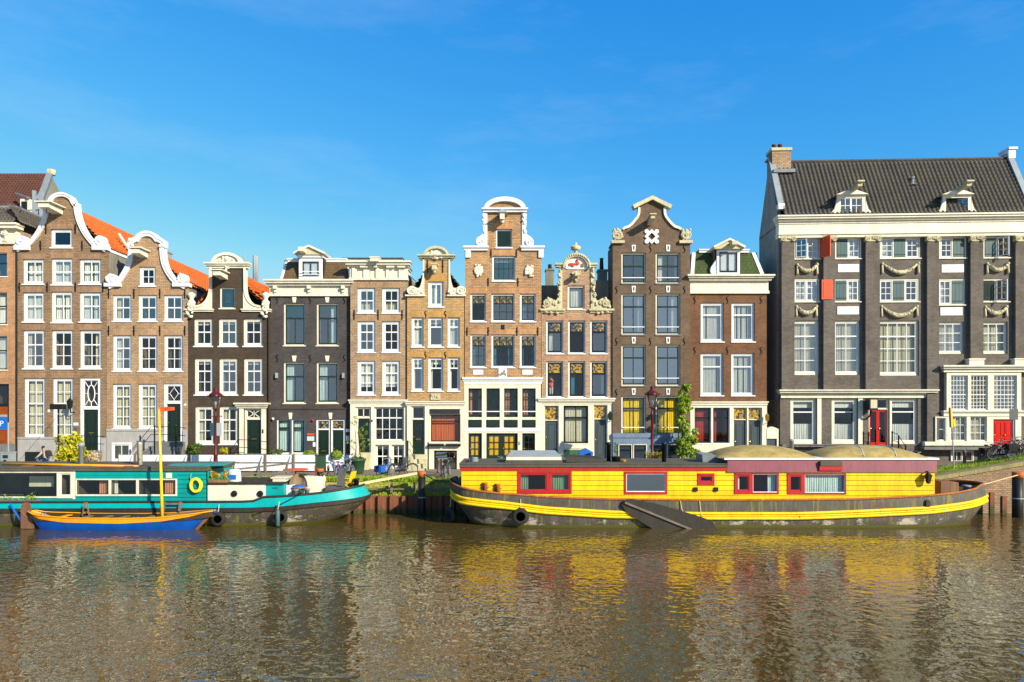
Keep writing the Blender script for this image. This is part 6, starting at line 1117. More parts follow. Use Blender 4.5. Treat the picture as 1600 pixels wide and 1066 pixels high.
# ---------------------------------------------------------------- embankment, sheet piling, quay wall
t = NT('moss_bank'); c = t.mix(t.ramp(t.noise(2.2, detail=7, rough=.75), [(.35, 0), (.65, 1)]), S(150, 132, 76, 1), S(160, 154, 54, 1)); c = t.mix(t.ramp(t.noise(6, t.coords((1, 1, 4)), detail=4), [(.5, 0), (.62, .7)]), c, S(104, 92, 62, .9)); t.out(c, .95); t.bump(t.noise(9, detail=6), .8, .08)
t = NT('sheet_pile'); c = t.mix(t.ramp(t.noise(1.6, t.coords((2, 2, .6)), detail=6, rough=.7), [(.35, 0), (.65, 1)]), S(150, 88, 58), S(96, 58, 44)); sx = t.node('ShaderNodeTexCoord'); sp = t.node('ShaderNodeSeparateXYZ'); t.link(sx.outputs['Object'], sp.inputs[0])
al = t.node('ShaderNodeMath', operation='MULTIPLY_ADD'); t.link(t.noise(4, detail=3), al.inputs[0]); al.inputs[1].default_value = -.4; t.link(sp.outputs[2], al.inputs[2]); c = t.mix(t.ramp(al.outputs[0], [(.0, 1), (.12, 0)]), c, S(70, 70, 26)); t.out(c, .85); t.bump(t.noise(14, detail=4), .3, .02)
mb = MB(); xs_ = [-60+i*1.5 for i in range(65)]; q = random.Random(2)
for x in xs_:
    for y, z in ((41.18, -.5), (41.2, 1.0), (41.32, 1.35+q.uniform(-.04, .04)), (41.46, 1.62+q.uniform(-.04, .04)), (41.62, ramp_z(x)-.0)): mb.v.append((x, y+q.uniform(-.03, .03), z))
mb.f = [(i*5+j, (i+1)*5+j, (i+1)*5+j+1, i*5+j+1) for i in range(64) for j in range(4)]; mb.build('embankment', 'moss_bank', None, True)['kind'] = 'structure'
SP = thing('sheet_piling', 'rusty brown steel sheet piling along the water under the grassy bank', 'piling', (0, 41.05, 0))
me = shared('pile', lambda m_: m_.prism([(-.36, -.5), (.36, -.5), (.36, 1.05), (-.36, 1.05)], .06, .1), 'sheet_pile', 'sheet_pile')
pile = MB(); prof = [(-.36, .1), (-.22, .1), (-.13, -.12), (.13, -.12), (.22, .1), (.36, .1)]
pile.v = [(x, y, z) for z in (-.5, 1.05) for x, y in prof]+[(x, y+.03, 1.05) for x, y in prof]; pile.f = [(i, i+1, i+7, i+6) for i in range(5)]+[(i+6, i+7, i+13, i+12) for i in range(5)]; pm = pile.mesh('sheet_pile', 'sheet_pile')
for i in range(72):
    x = -18+i*.72
    if PX(700, 41)+1.2 < x < PX(1525, 41)-1: continue
    o = MB().build('sheet_pile', None, SP, mesh=pm, loc=(x, q.uniform(-.02, .02), q.choice((0, 0, 0, .0, .22)) if x > -8 else 0))
MB().box(-18, 3, -.02, .1, 1.42, 1.5).build('waling', 'timber_grey', SP)
for px in (560, 612, 648, 674): x = PX(px, 41.1); MB().box(x-.07, x+.07, -.06, .06, 1.25, 1.85).build('post', 'timber_grey', SP)
QW = thing('quay_wall', 'mossy brick quay wall with stone coping rising towards the right edge', 'wall', (20, 41.0, 0)); brick('brick_quay', BR(176, 140, 106, .9), BR(140, 108, 86, .9), BR(150, 146, 110, .8), streak=.5)
paint('coping_olive', S(158, 146, 104, .8), .9, .35, bump=.3)
xa = [22.3+i*.9 for i in range(16)]
def topz(x): return 1.92+1.05*max(0, (x-25))/6.2
MB().prism([(xa[0]-20, -.5), (xa[-1]-20, -.5)]+[(x-20, topz(x)) for x in xa[::-1]], .0, .5).build('wall', 'brick_quay', QW)
for i in range(15):
    a, b = xa[i]+.006, xa[i+1]-.006; za, zb = topz(a), topz(b); MB().add([(a-20, -.1, za), (b-20, -.1, zb), (b-20, .55, zb), (a-20, .55, za), (a-20, -.1, za+.24), (b-20, -.1, zb+.24), (b-20, .55, zb+.24), (a-20, .55, za+.24)], [(0, 1, 5, 4), (1, 2, 6, 5), (2, 3, 7, 6), (3, 0, 4, 7), (4, 5, 6, 7)]).build('coping_stone', 'coping_olive', QW)
# ramped verge behind the quay wall
gr = MB(); xs_ = [22+i for i in range(20)]
for x in xs_: gr.v += [(x, 41.4, topz(x)+.14), (x, 43.2, max(topz(x)+.1, ramp_z(x)+.05)), (x, 46.5, ramp_z(x)+.02)]
gr.f = [(i*3+j, i*3+3+j, i*3+4+j, i*3+1+j) for i in range(19) for j in range(2)]; gr.build('raised_verge', 'soil', None, True)['kind'] = 'structure'
# grass blades: nobody could count them
gb = MB(); q = random.Random(11)
def blade(x, y, z, h):
    a = q.random()*6.28; w = .014+.012*q.random(); dx, dy = math.cos(a)*w, math.sin(a)*w; lx, ly = q.gauss(0, .3)*h, q.gauss(0, .3)*h; gb.add([(x-dx, y-dy, z), (x+dx, y+dy, z), (x+lx*.5+dx*.6, y+ly*.5+dy*.6, z+h*.6), (x+lx, y+ly, z+h)], [(0, 1, 2), (0, 2, 3)])
for _ in range(17000):
    x = q.uniform(-17, 0.5); y = 41.5+abs(q.gauss(0, 1))*.9
    if y > 43.9 or (math.sin(x*1.7)+math.sin(x*.63+1)*1.2+q.gauss(0, .8)) < -.9: continue
    blade(x, y, ramp_z(x)-.05, .1+.22*q.random()*(1.4 if y < 42 else .8))
for _ in range(3500): x = q.uniform(-10, 0); k = q.random(); blade(x, 41.15+.45*k, .98+.9*k, .08+.16*q.random())
for _ in range(9000):
    x = q.uniform(22.5, 36); y = q.uniform(42.3, 44.5); blade(x, y, max(topz(x)+.1, ramp_z(x))+.0-.02*(y-43)-.04, .06+.12*q.random())
gb.build('grass', 'grass_blades')['kind'] = 'stuff'

# ---------------------------------------------------------------- plants
def leaves(mb, c, rad, n, size, q, shell=.55, flat=0):
    for _ in range(n):
        v = Vector((q.gauss(0, 1), q.gauss(0, 1), q.gauss(0, 1))).normalized(); k = shell+(1-shell)*q.random()
        p = Vector((c[0]+v.x*rad[0]*k, c[1]+v.y*rad[1]*k, c[2]+v.z*rad[2]*k)); nrm = (v+Vector((q.gauss(0, .6), q.gauss(0, .6), q.gauss(0, .6)))).normalized(); a = nrm.orthogonal().normalized(); b = nrm.cross(a); an = q.random()*6.28; a, b = a*math.cos(an)+b*math.sin(an), b*math.cos(an)-a*math.sin(an); s = size*q.uniform(.6, 1.3)
        mb.add([p-a*s*.45, p+b*s-nrm*s*.1, p+a*s*.45, p-b*s*.9+nrm*s*.1], [(0, 1, 2, 3)])
    return mb
def bush(name, label, px, pyb, D, w, h, mat, n=700, size=.07, lobes=9, seed=1, pot=None, z0=None, cat='shrub', stem=True, zbase=None):
    q = random.Random(seed); z = zbase if zbase is not None else ZG; o = thing(name, label, cat, (PX(px, D), D, z)); k = D/F; W, H = w*k/2, h*k; zb = (PZ(pyb, D)-z); mb = MB()
    for i in range(lobes):
        f = q.random(); c = (q.gauss(0, .38)*W*(1.15-.6*f), q.gauss(0, .3)*W, zb+H*(.2+.68*f)); leaves(mb, c, (W*.5, W*.5, H*.24), n//lobes, size, q, .35)
    mb.build('crown', mat, o)
    if stem:
        st = MB()
        for i in range(5): a = q.random()*6.28; st.tube([(0, 0, -.05+max(0, zb-.2)*0), (W*.2*math.cos(a), W*.2*math.sin(a), zb+H*.3), (W*.5*math.cos(a), W*.4*math.sin(a), zb+H*.75)], [.03, .02, .008], 5)
        st.build('stems', 'timber_grey', o)
    return o
bush('laurel_shrub', 'bright yellow green shrub behind the teal houseboat roof', 116, 730, 44.5, 50, 50, 'leaf_yellow', 1500, .14, 14, 4); bush('flowering_bush', 'small pale flowering bush right of the yellow shrub', 147, 730, 44.8, 32, 26, 'petal_pale', 350, .08, 8, 5)
bush('garden_bush', 'green bush in front of the black brick house, left of the street lamp', 300, 716, 48.3, 30, 24, 'leaf_green', 800, .1, 9, 6)
def topiary(label, px, pyb, D, r, seed, potmat, pothgt, potw):
    q = random.Random(seed); z0 = PZ(pyb, D); o = thing('topiary', label, 'potted plant', (PX(px, D), D, ZG)); zb = z0-ZG; k = D/F
    MB().lathe([(potw*.6, 0), (potw*.65, .04), (potw*.5, .1), (potw*.85, pothgt*.8), (potw, pothgt*.9), (potw, pothgt), (potw*.8, pothgt-.05)], (0, 0, 0), 14).build('pot', potmat, o, True); leaves(MB(), (0, 0, pothgt+r*.8), (r, r, r*.85), 1400, .05, q, .82).build('crown', 'leaf_lime', o); MB().ball((0, 0, pothgt+r*.8), r*.8, (1, 1, .85), 12, 8).build('inner_twigs', 'leaf_dark', o, True); MB().tube([(0, 0, pothgt-.1), (0, 0, pothgt+r*.5)], .04, 6).build('stem', 'timber', o)
topiary('round clipped box ball on the pavement before the aqua curtained window', 483, 733, 47.8, .46, 1, 'pot_green', .75, .3); topiary('round clipped box ball in a white urn by the dark green double doors', 526, 733, 47.2, .42, 2, 'white', .85, .3); bush('yellow_shrub', 'small yellow green potted shrub right of the dark red street lamp', 349, 714, 48.2, 16, 20, 'leaf_yellow', 350, .07, 6, 12)
q = random.Random(9); D = 46.3; o = thing('planter_tree', 'pale climbing stem growing from a big green round planter', 'potted plant', (PX(557.5, D), D, ZG)); MB().lathe([(.38, 0), (.46, .1), (.56, .85), (.62, .87), (.62, 1.0), (.54, 1.0), (.5, .9)], (0, 0, 0), 18).build('pot', 'pot_green', o, True); leaves(MB(), (0, 0, 1.02), (.5, .5, .14), 300, .08, q, .4).build('ground_cover', 'leaf_green', o)
MB().tube([(0, 0, .8), (.03, 0, 1.8), (-.02, .02, 2.8), (.08, 0, 3.8)], [.16, .12, .09, .03], 8).build('stem', 'stone', o, True); mb = MB(); br = MB()
for i in range(16): z = 1.2+2.6*q.random(); a = q.uniform(-.6, 3.6); L_ = q.uniform(.3, .9)*(1.3-z/5); p = (L_*math.cos(a), .2*math.sin(a), z+L_*.8); br.tube([(0, 0, z), p], [.02, .006], 4); leaves(mb, p, (.12, .12, .15), 18, .06, q, .2); leaves(mb, (p[0]*.5, 0, z+L_*.4), (.2, .15, .2), 14, .05, q, .2)
br.build('branches', 'timber', o); mb.build('crown', 'leaf_lime', o)
q = random.Random(21); D = 48.6; o = thing('climbing_plant', 'tall leafy green climber against the dark umber brick house', 'climber', (PX(1068, D), D, ZG)); k = D/F; mb = MB(); br = MB()
for i in range(75):
    f = q.random(); px_ = (1071+5*math.sin(f*7)-3*(1-f)+q.gauss(0, 14-9.5*f)); z = (728-(f**1.1)*132); c = ((px_-1068)*k, q.gauss(-.1, .2), (728-z)*k*1.0); r = .42-.22*f; leaves(mb, c, (r, r*.7, r*.8), 75, .13, q, .2)
for i in range(7): a = q.uniform(-.4, .4); br.tube([(a*.4, .1, 0), (a, .15, 2), (a*.6+.1, .2, 5.2)], [.05, .04, .01], 5)
mb.build('crown', 'leaf_lime', o); br.build('stems', 'timber', o)
for px, s in ((425, 8), (437, 9)): bush('garden_bush', 'low green garden plant before the slate house, %s one' % ('left' if px < 430 else 'right'), px, 716, 48.2, 16, 15, 'leaf_green', 260, .07, 5, s)
D = 43; o = thing('garden_planter', 'long wooden planter box with small yellow flowers behind the yellow houseboat', 'planter', (PX(1039, D), D, ZG)); 
for i in range(3): MB().box(-1.98, 1.98, -.3, -.25, .55+i*.24, .77+i*.24).build('plank', 'timber', o); MB().box(-1.98, 1.98, .25, .3, .55+i*.24, .77+i*.24).build('plank', 'timber', o)
for x in (-1.9, 1.9): MB().box(x-.05, x+.05, -.24, .24, 0, 1.25).build('post', 'white', o)
q = random.Random(5); mb = MB()
for i in range(12): leaves(mb, (q.uniform(-1.3, 0), q.uniform(-.2, .2), 1.35+q.random()*.2), (.16, .16, .22), 36, .06, q, .2)
mb.build('flowers', 'leaf_yellow', o); MB().box(-1.9, 1.9, -.24, .24, 1.1, 1.16).build('soil', 'soil', o)

# ---------------------------------------------------------------- street furniture
def street_lamp(label, px, D, ytop, twist):
    z0 = ZG; H = PZ(ytop, D)-z0; o = thing('street_lamp', label, 'street lamp', (PX(px, D), D, z0), R(twist)); paint('lamp_red', S(92, 30, 36, .75), .4, .2) if 'lamp_red' not in M else None
    MB().lathe([(.26, 0), (.28, .15), (.2, .25), (.2, .6), (.24, .65), (.14, .8), (.12, 1.3), (.15, 1.35), (.1, 1.45), (.075, H-2.0), (.11, H-1.95), (.07, H-1.85), (.06, H-1.45)], (0, 0, 0), 12).build('post', 'lamp_red', o, True)
    MB().tube([(-.35, 0, H-1.95), (.35, 0, H-1.95)], .025, 6).ball((-.36, 0, H-1.95), .05).ball((.36, 0, H-1.95), .05).build('ladder_rest', 'lamp_red', o)
    hd = MB(); hz = H-1.45
    for k in range(4): a = R(45+90*k); hd.tube([(.18*math.cos(a), .18*math.sin(a), hz), (.4*math.cos(a), .4*math.sin(a), hz+.78)], .022, 5)
    hd.lathe([(.06, hz-.06), (.24, hz-.02), (.24, hz+.02)], (0, 0, 0), 4+8).build('lantern_frame', 'lamp_red', o)
    for k in range(4):
        a0, a1 = R(45+90*k), R(135+90*k); MB().add([(.18*math.cos(a0), .18*math.sin(a0), hz+.02), (.18*math.cos(a1), .18*math.sin(a1), hz+.02), (.4*math.cos(a1), .4*math.sin(a1), hz+.78), (.4*math.cos(a0), .4*math.sin(a0), hz+.78)], [(0, 1, 2, 3)]).build('lantern_pane', 'pane_sky', o)
    RF = MB().lathe([(.46, hz+.78), (.48, hz+.83), (.36, hz+.98), (.16, hz+1.12), (.12, hz+1.2), (.16, hz+1.24), (.13, hz+1.32), (.06, hz+1.37), (.02, hz+1.45)], (0, 0, 0), 12).build('lantern_roof', 'lamp_red', o, True); mb = MB()
    for k in range(12): a = R(30*k); mb.add([(.46*math.cos(a-.14), .46*math.sin(a-.14), hz+.8), (.46*math.cos(a+.14), .46*math.sin(a+.14), hz+.8), (.56*math.cos(a), .56*math.sin(a), hz+.97)], [(0, 1, 2)])
    mb.build('crown_points', 'lamp_red', RF); MB().lathe([(.04, hz+.02), (.04, hz+.2), (.09, hz+.26), (.08, hz+.4), (.03, hz+.46)], (0, 0, 0), 8).build('bulb', 'curtain_cream', o, True); return o
l1 = street_lamp('dark red crown lantern street lamp in front of the black brick house', 337, 44.6, 604, 12)
MB().box(-.34, -.1, -.05, -.03, PZ(681, 44.6)-ZG, PZ(661, 44.6)-ZG).build('sign_panel', 'attic_blue', l1); MB().box(.06, .36, -.05, -.03, PZ(681, 44.6)-ZG, PZ(661, 44.6)-ZG).build('sign_panel', 'zinc', l1)
street_lamp('dark red crown lantern street lamp in front of the yellow curtains', 1019, 44.6, 602, -8)
# white fence: two rows of wide boards on posts with braces
FE = thing('board_fence', 'low white board fence along the pavement left of centre', 'fence', (PX(185, 47.2), 47.2, ZG)); k = 47.2/F; xe = [185, 238, 287, 336, 368, 392, 427, 452, 494, 540, 562]
for a, b in zip(xe, xe[1:]):
    x0, x1 = (a-185)*k, (b-185)*k
    for z0, z1 in ((.1, .6), (.7, 1.2)): MB().box(x0+.008, x1-.008, rnd.uniform(-.01, .01), .04, z0, z1).build('fence_board', 'white', FE)
for a in xe: x = (a-185)*k; MB().bar((x, .1, -.1), (x, .1, 1.3), .12, .1).build('fence_post', 'timber', FE)
for a in (205, 245, 289, 330, 408, 452): x = (a-185)*k; MB().bar((x, -.5, -.05), (x+.15, -.08, 1.15), .1, .05).build('fence_brace', 'white', FE); MB().bar((x+.35, -.1, -.05), (x+.35, -.1, 1.3), .1, .08).build('fence_post', 'timber', FE)
# P sign and parking machine
D = 44; PM = thing('parking_machine', 'grey ticket machine at the left picture edge', 'ticket machine', (PX(13, D), D, ZG)); MB().box(-.36, .36, -.2, .2, 0, 1.55).box(-.38, .38, -.22, .22, 1.55, 1.62).build('cabinet', 'zinc', PM); MB().box(-.2, .12, -.225, -.2, 1.22, 1.42).build('screen', 'sash_green', PM); MB().box(-.16, .02, -.23, -.2, .75, 1.1).build('slot', 'iron', PM)
D = 44.4; PS = thing('parking_sign', 'blue square parking sign with a white letter P', 'sign', (PX(13, D), D, ZG)); MB().tube([(0, 0, 0), (0, 0, 3.5)], .05, 8).build('pole', 'zinc', PS)
MB().box(-.75, -.04, -.05, -.03, PZ(671, D)-ZG, PZ(652, D)-ZG).build('sign_plate', 'bag_blue', PS); MB().box(-.75, -.04, -.05, -.03, PZ(651.4, D)-ZG, PZ(648, D)-ZG).build('sign_plate', 'zinc', PS)
def text(s, size, loc, mat, parent, name='lettering', rx=90):
    cu = bpy.data.curves.new('t', 'FONT'); cu.body = s; cu.size = size; cu.align_x = 'CENTER'; cu.extrude = .003; ob = bpy.data.objects.new('t', cu); COL.objects.link(ob)
    me = bpy.data.meshes.new_from_object(ob); bpy.data.objects.remove(ob); me.materials.clear(); me.materials.append(M[mat]); o = bpy.data.objects.new(name, me); COL.objects.link(o); o.parent = parent; o.location = loc; o.rotation_euler = (R(rx), 0, 0); return o
text('P', .5, (-.4, -.056, PZ(666, D)-ZG), 'white', PS)
D = 43.5; o = thing('lamp_stand', 'black flood lamp box on a thin pole with a stay wire', 'lamp', (PX(92, D), D, ZG)); MB().tube([(0, 0, 0), (0, 0, PZ(640, D)-ZG)], .035, 6).build('pole', 'iron', o); MB().box(-.38, .34, -.3, .2, PZ(640, D)-ZG, PZ(631.5, D)-ZG).build('lamp_box', 'iron', o); MB().tube([(0, 0, PZ(648, D)-ZG), (-2.8, .2, PZ(724, D)-ZG)], .012, 4).build('stay_wire', 'iron', o)
def railing(label, pts, D, posts):
    z0 = ZG; o = thing('stoop_railing', label, 'railing', (PX(pts[0][0], D), D, z0))
    for dy in (0, 12): MB().tube([(PX(x, D)-PX(pts[0][0], D), 0, PZ(y+dy, D)-z0) for x, y in pts], .025, 5).build('handrail', 'iron', o)
    for x, y0, y1 in posts: xx = PX(x, D)-PX(pts[0][0], D); MB().lathe([(.05, PZ(y1, D)-z0), (.05, PZ(y0, D)-z0-.06), (.08, PZ(y0, D)-z0-.04), (.03, PZ(y0, D)-z0+.08)], (xx, 0, 0), 8).build('post', 'sash_green', o, True)
railing('iron stoop railing before the brown house with the oval fanlight', [(98, 704), (112, 682), (124, 681), (163, 682)], 48.6, ((98, 700, 728), (142, 680, 728)))
railing('iron stoop railing before the sand brick house with the diamond fanlight', [(207, 702), (236, 667), (270, 667), (289, 669)], 48.4, ((219, 682, 724), (241.5, 665, 728), (275, 665, 728)))
railing('iron stoop railing before the cream door surround of the black house', [(360, 705), (372, 687), (400, 688), (418, 691)], 48.6, ((360, 698, 726), (372.5, 686, 728)))
railing('iron stair railing left of the red double doors', [(1349, 678), (1357, 678), (1366, 690), (1370, 698)], 48.6, ((1349, 676, 722), (1357, 676, 722), (1370, 696, 722))); railing('iron stair railing right of the red double doors', [(1394, 676), (1402, 678), (1410, 690), (1416, 698)], 48.6, ((1394, 675, 722), (1404, 682, 722), (1415, 696, 722)))
railing('iron stoop railing at the golden brick house steps', [(636, 692), (640, 690), (648, 706)], 48.2, ((637, 690, 733), (669, 693, 734)))
def bollard(label, px, D, ytop, mat='lamp_red', r=.11):
    H = PZ(ytop, D)-ramp_z(PX(px, D)); return tag(MB().lathe([(r*1.15, 0), (r*1.15, .12), (r, .16), (r*.9, H-.22), (r*1.05, H-.2), (r*1.05, H-.12), (r*.8, H-.06), (r*.3, H)], (0, 0, 0), 12).build('street_bollard', mat, None, True, (PX(px, D), D, ramp_z(PX(px, D)))), label, 'bollard', 'street bollards')
paint('bollard_mauve', S(130, 96, 104), .6, .25)
bollard('mauve street bollard before the golden brick house cellar window', 685, 46.5, 716, 'bollard_mauve'); bollard('mauve street bollard before the cellar window of the wide charcoal house', 1507, 45.5, 703, 'bollard_mauve'); bollard('thin brown stake bollard right of the green bin', 513, 44, 727, 'rudder_brown', .08)
D = 44.2; o = thing('litter_bin', 'dark green litter bin in front of the white fence', 'bin', (PX(501, D), D, ZG)); MB().box(-.3, .3, -.2, .2, .3, 1.35).build('bin_body', 'pot_green', o); MB().box(-.07, .07, .2, .26, 0, 1.4).build('post', 'timber', o); MB().box(-.33, .33, -.22, .22, 1.35, 1.4).build('rim', 'sash_green', o)
D = 43.2; o = thing('sign_post', 'yellow edge on narrow traffic sign on a thin grey post', 'sign', (PX(1487, D), D, ramp_z(PX(1487, D)))); z0 = ramp_z(PX(1487, D)); MB().tube([(.15, 0, 0), (0, 0, PZ(640, D)-z0)], .04, 6).build('pole', 'zinc', o); MB().bar((-.04, -.1, PZ(668, D)-z0), (-.1, -.1, PZ(637, D)-z0), .1, .05).build('sign_plate', 'mast_yellow', o); MB().bar((-.14, -.1, PZ(668, D)-z0), (-.2, -.1, PZ(637, D)-z0), .1, .05).build('sign_back', 'iron', o); MB().bar((.02, -.06, PZ(667, D)-z0), (-.02, -.06, PZ(655, D)-z0), .12, .05).build('sign_back', 'iron', o); MB().bar((.12, -.06, PZ(667, D)-z0), (.08, -.06, PZ(655, D)-z0), .09, .05).build('sign_plate', 'mast_yellow', o)
D = 44; o = thing('sign_post', 'grey sign seen from behind on a post by the right bicycles', 'sign', (PX(1583, D), D, ramp_z(PX(1583, D)))); z0 = ramp_z(PX(1583, D)); MB().tube([(0, 0, 0), (0, 0, PZ(640, D)-z0)], .04, 6).build('pole', 'zinc', o); MB().box(-.27, .27, -.08, -.04, PZ(656, D)-z0, PZ(639, D)-z0).build('sign_plate', 'plastic_grey', o)
# mooring poles, plank, ropes
def mpole(label, px, D, y0, r):
    o = thing('mooring_pole', label, 'mooring pole', (PX(px, D), D, -1)); H = PZ(y0, D)+1; MB().lathe([(r, 0), (r, H-.3)], (0, 0, 0), 18).build('pole', 'iron', o, True); MB().lathe([(r+.01, H-.3), (r+.01, H), (r*.7, H+.02)], (0, 0, 0), 18).build('cap', 'terracotta', o, True); MB().lathe([(r+.01, H-1.55), (r+.01, H-1.48)], (0, 0, 0), 18).build('band', 'zinc', o, True); return o
mpole('black steel mooring pole standing between the two houseboats', 659, 40.2, 737, .22); mpole('black steel mooring pole at the right edge by the quay wall', 1590, 39.6, 738, .28)
tag(MB().bar((PX(557, 38.9), 38.9, PZ(757, 38.9)), (PX(660, 40.3), 40.3, PZ(738, 40.3)), .1, .14).build('gangplank', 'rope'), 'pale wooden spar running from the teal bow to the mooring pole', 'spar')
tag(MB().tube([(PX(1510, 38), 38, PZ(763, 38)), (PX(1545, 38.8), 38.8, PZ(755, 38.8)), (PX(1586, 39.5), 39.3, PZ(742, 39.5))], .03, 6).build('mooring_rope', 'rope'), 'pale mooring rope from the yellow houseboat stern to the right pole', 'rope')
tag(MB().tube([(PX(663, 40.1), 40.0, PZ(741, 40.1)), (PX(680, 39.8), 39.6, PZ(750, 39.8)), (PX(712, 38.6), 38.5, PZ(752, 38.6))], .03, 6).build('mooring_rope', 'iron'), 'dark slack mooring rope from the middle pole to the yellow houseboat bow', 'rope')
o = thing('gangway', 'weathered wooden gangway with handrails behind the teal foredeck', 'gangway', (PX(400, 40), 40, 1.5))
MB().bar((-1.5, 0, .35), (2.4, 1.8, .45), .8, .08).build('deck', 'timber_grey', o)
for x, y in ((-1.2, -.3), (.3, -.3), (1.6, .6)): MB().bar((x, y, .2), (x, y, 1.5), .09, .09).build('post', 'timber_grey', o)
for dz in (0, -.45): MB().bar((-1.6, -.3, 1.2+dz), (2, .6, 1.55+dz), .07, .1).build('handrail', 'timber_grey', o)

# ---------------------------------------------------------------- things on the teal boat
D = 36.85; o = thing('rope_coil', 'thick yellow rope coil hanging on the teal cabin wall', 'rope', (PX(307, D), D, PZ(758, D))); mb = MB(); q = random.Random(4)
for i in range(9): a0 = q.random()*6; r1, r2 = .27+q.uniform(-.05, .07), .34+q.uniform(-.05, .05); mb.tube([(r1*math.cos(a0+k*.3142)+q.uniform(-.01, .01), -.05-.03*(i % 3), r2*math.sin(a0+k*.3142)) for k in range(20)], .03, 5, True)
mb.build('coil', 'rope_yellow', o); MB().tube([(-.25, 0, .2), (-.32, -.02, .45), (-.28, .02, .6)], .025, 5).build('hook', 'zinc', o)
D = 37.3; o = thing('flower_box', 'wooden flower box with orange flowers at the end of the teal cabin', 'planter', (PX(343, D), D, PZ(757.5, D))); MB().box(-.55, .5, -.2, .2, 0, .3).build('box', 'timber', o); q = random.Random(8); mb = MB(); m2 = MB()
for i in range(10): c = (q.uniform(-.5, .5), q.uniform(-.15, .15), .35+.3*q.random()); leaves(mb, c, (.14, .14, .18), 40, .06, q, .2); (leaves(m2, (c[0], c[1]-.1, c[2]+.15), (.09, .09, .08), 9, .06, q, .2))
mb.build('foliage', 'leaf_lime', o); m2.build('flowers', 'petal_orange', o)
D = 37.8; o = thing('storage_bag', 'white and blue sack on the cream foredeck house', 'bag', (PX(366, D), D, PZ(757, D))); mb = MB()
for j in range(6):
    for k in range(10): a = k*.6283; r = (.3, .33, .33, .32, .3, .22)[j]; mb.v.append((r*math.cos(a)*1.15*(1+.04*math.sin(3*a+j)), r*math.sin(a)*.7, (0, .15, .4, .62, .78, .84)[j]))
mb.f = [(j*10+k, j*10+(k+1) % 10, j*10+10+(k+1) % 10, j*10+10+k) for j in range(5) for k in range(10)]+[tuple(range(50, 60))]; mb.build('sack', 'curtain_aqua', o, True); MB().box(-.22, .2, -.25, -.235, .3, .55).build('print', 'bag_blue', o)
D = 37.8; o = thing('wicker_chair', 'round backed brown wicker chair on the teal foredeck', 'chair', (PX(466, D), D, PZ(773, D)), R(25)); mb = MB()
for j in range(8):
    for k in range(13): h_ = j/7; u_ = -1+k/6; w_ = .5*math.sqrt(1-.86*h_*h_); mb.v.append((w_*u_, .32-.34*u_*u_+.1*h_, .4+.72*h_))
mb.f = [(j*13+k, j*13+k+1, j*13+14+k, j*13+13+k) for j in range(7) for k in range(12)]; mb.build('backrest', 'wicker', o, True); MB().lathe([(.44, .36), (.46, .4), (.44, .44)], (0, 0, 0), 14).build('seat', 'wicker', o); MB().lathe([(.36, .44), (.4, .48), (.36, .52)], (0, 0, 0), 14).build('cushion', 'bag_blue', o, True)
for x, y in ((-.35, -.25), (.35, -.25), (-.3, .3), (.3, .3)): MB().tube([(x, y, 0), (x*.9, y*.9, .38)], .035, 6).build('leg', 'timber', o)
D = 42.5; o = thing('garden_table', 'round red topped garden table on the grass verge', 'table', (PX(462, D), D, ZG)); zz = PZ(734, D)-ZG; MB().lathe([(.75, zz-.03), (.78, zz), (.75, zz+.04)], (0, 0, 0), 18).build('tabletop', 'shutter_red', o); MB().tube([(.0, 0, 0), (.0, 0, zz)], .04, 6).build('leg', 'iron', o); MB().lathe([(.3, 0), (.25, .04)], (0, 0, 0), 12).build('foot', 'iron', o)
D = 38.6; o = thing('stack_pot', 'terracotta pot on a black stove stack on the teal foredeck', 'pot', (PX(500, D), D, PZ(745, D))); MB().lathe([(.19, -.3), (.19, .28)], (0, 0, 0), 12).build('stack', 'iron', o, True); MB().lathe([(.17, .28), (.21, .3), (.22, .46), (.18, .46)], (0, 0, 0), 12).build('pot', 'terracotta', o, True)
D = 38.4; o = thing('deck_lounger', 'grey moulded deck seat with tall curved back near the teal bow', 'seat', (PX(527, D), D, PZ(768, D))); MB().box(-.55, .4, -.4, .4, 0, .34).build('seat', 'plastic_grey', o); MB().prism(spline([(.05, .3), (.1, .8), (.12, 1.1), (.22, 1.28)])+spline([(.5, 1.28), (.4, 1.1), (.36, .8), (.38, .3)]), -.4, .4).build('backrest', 'plastic_grey', o)
D = 38.9; o = thing('folding_chair', 'yellow slatted folding chair at the teal bow', 'chair', (PX(546, D), D, PZ(764, D)), R(-15))
for i in range(4): y = -.24+.16*i; MB().bar((.12, y, .42), (.28, y, 1.0), .03, .12, (0, 1, 0)).build('back_slat', 'mast_yellow', o); MB().bar((-.3, y, .42), (.12, y, .4), .12, .03).build('seat_slat', 'mast_yellow', o)
for y in (-.28, .28): MB().bar((-.3, y, .42), (.25, y, 0), .04, .04).build('leg', 'mast_yellow', o); MB().bar((.2, y, .5), (-.28, y, 0), .04, .04).build('leg', 'mast_yellow', o); MB().bar((-.32, y, .62), (.18, y, .62), .06, .03).build('armrest', 'mast_yellow', o)
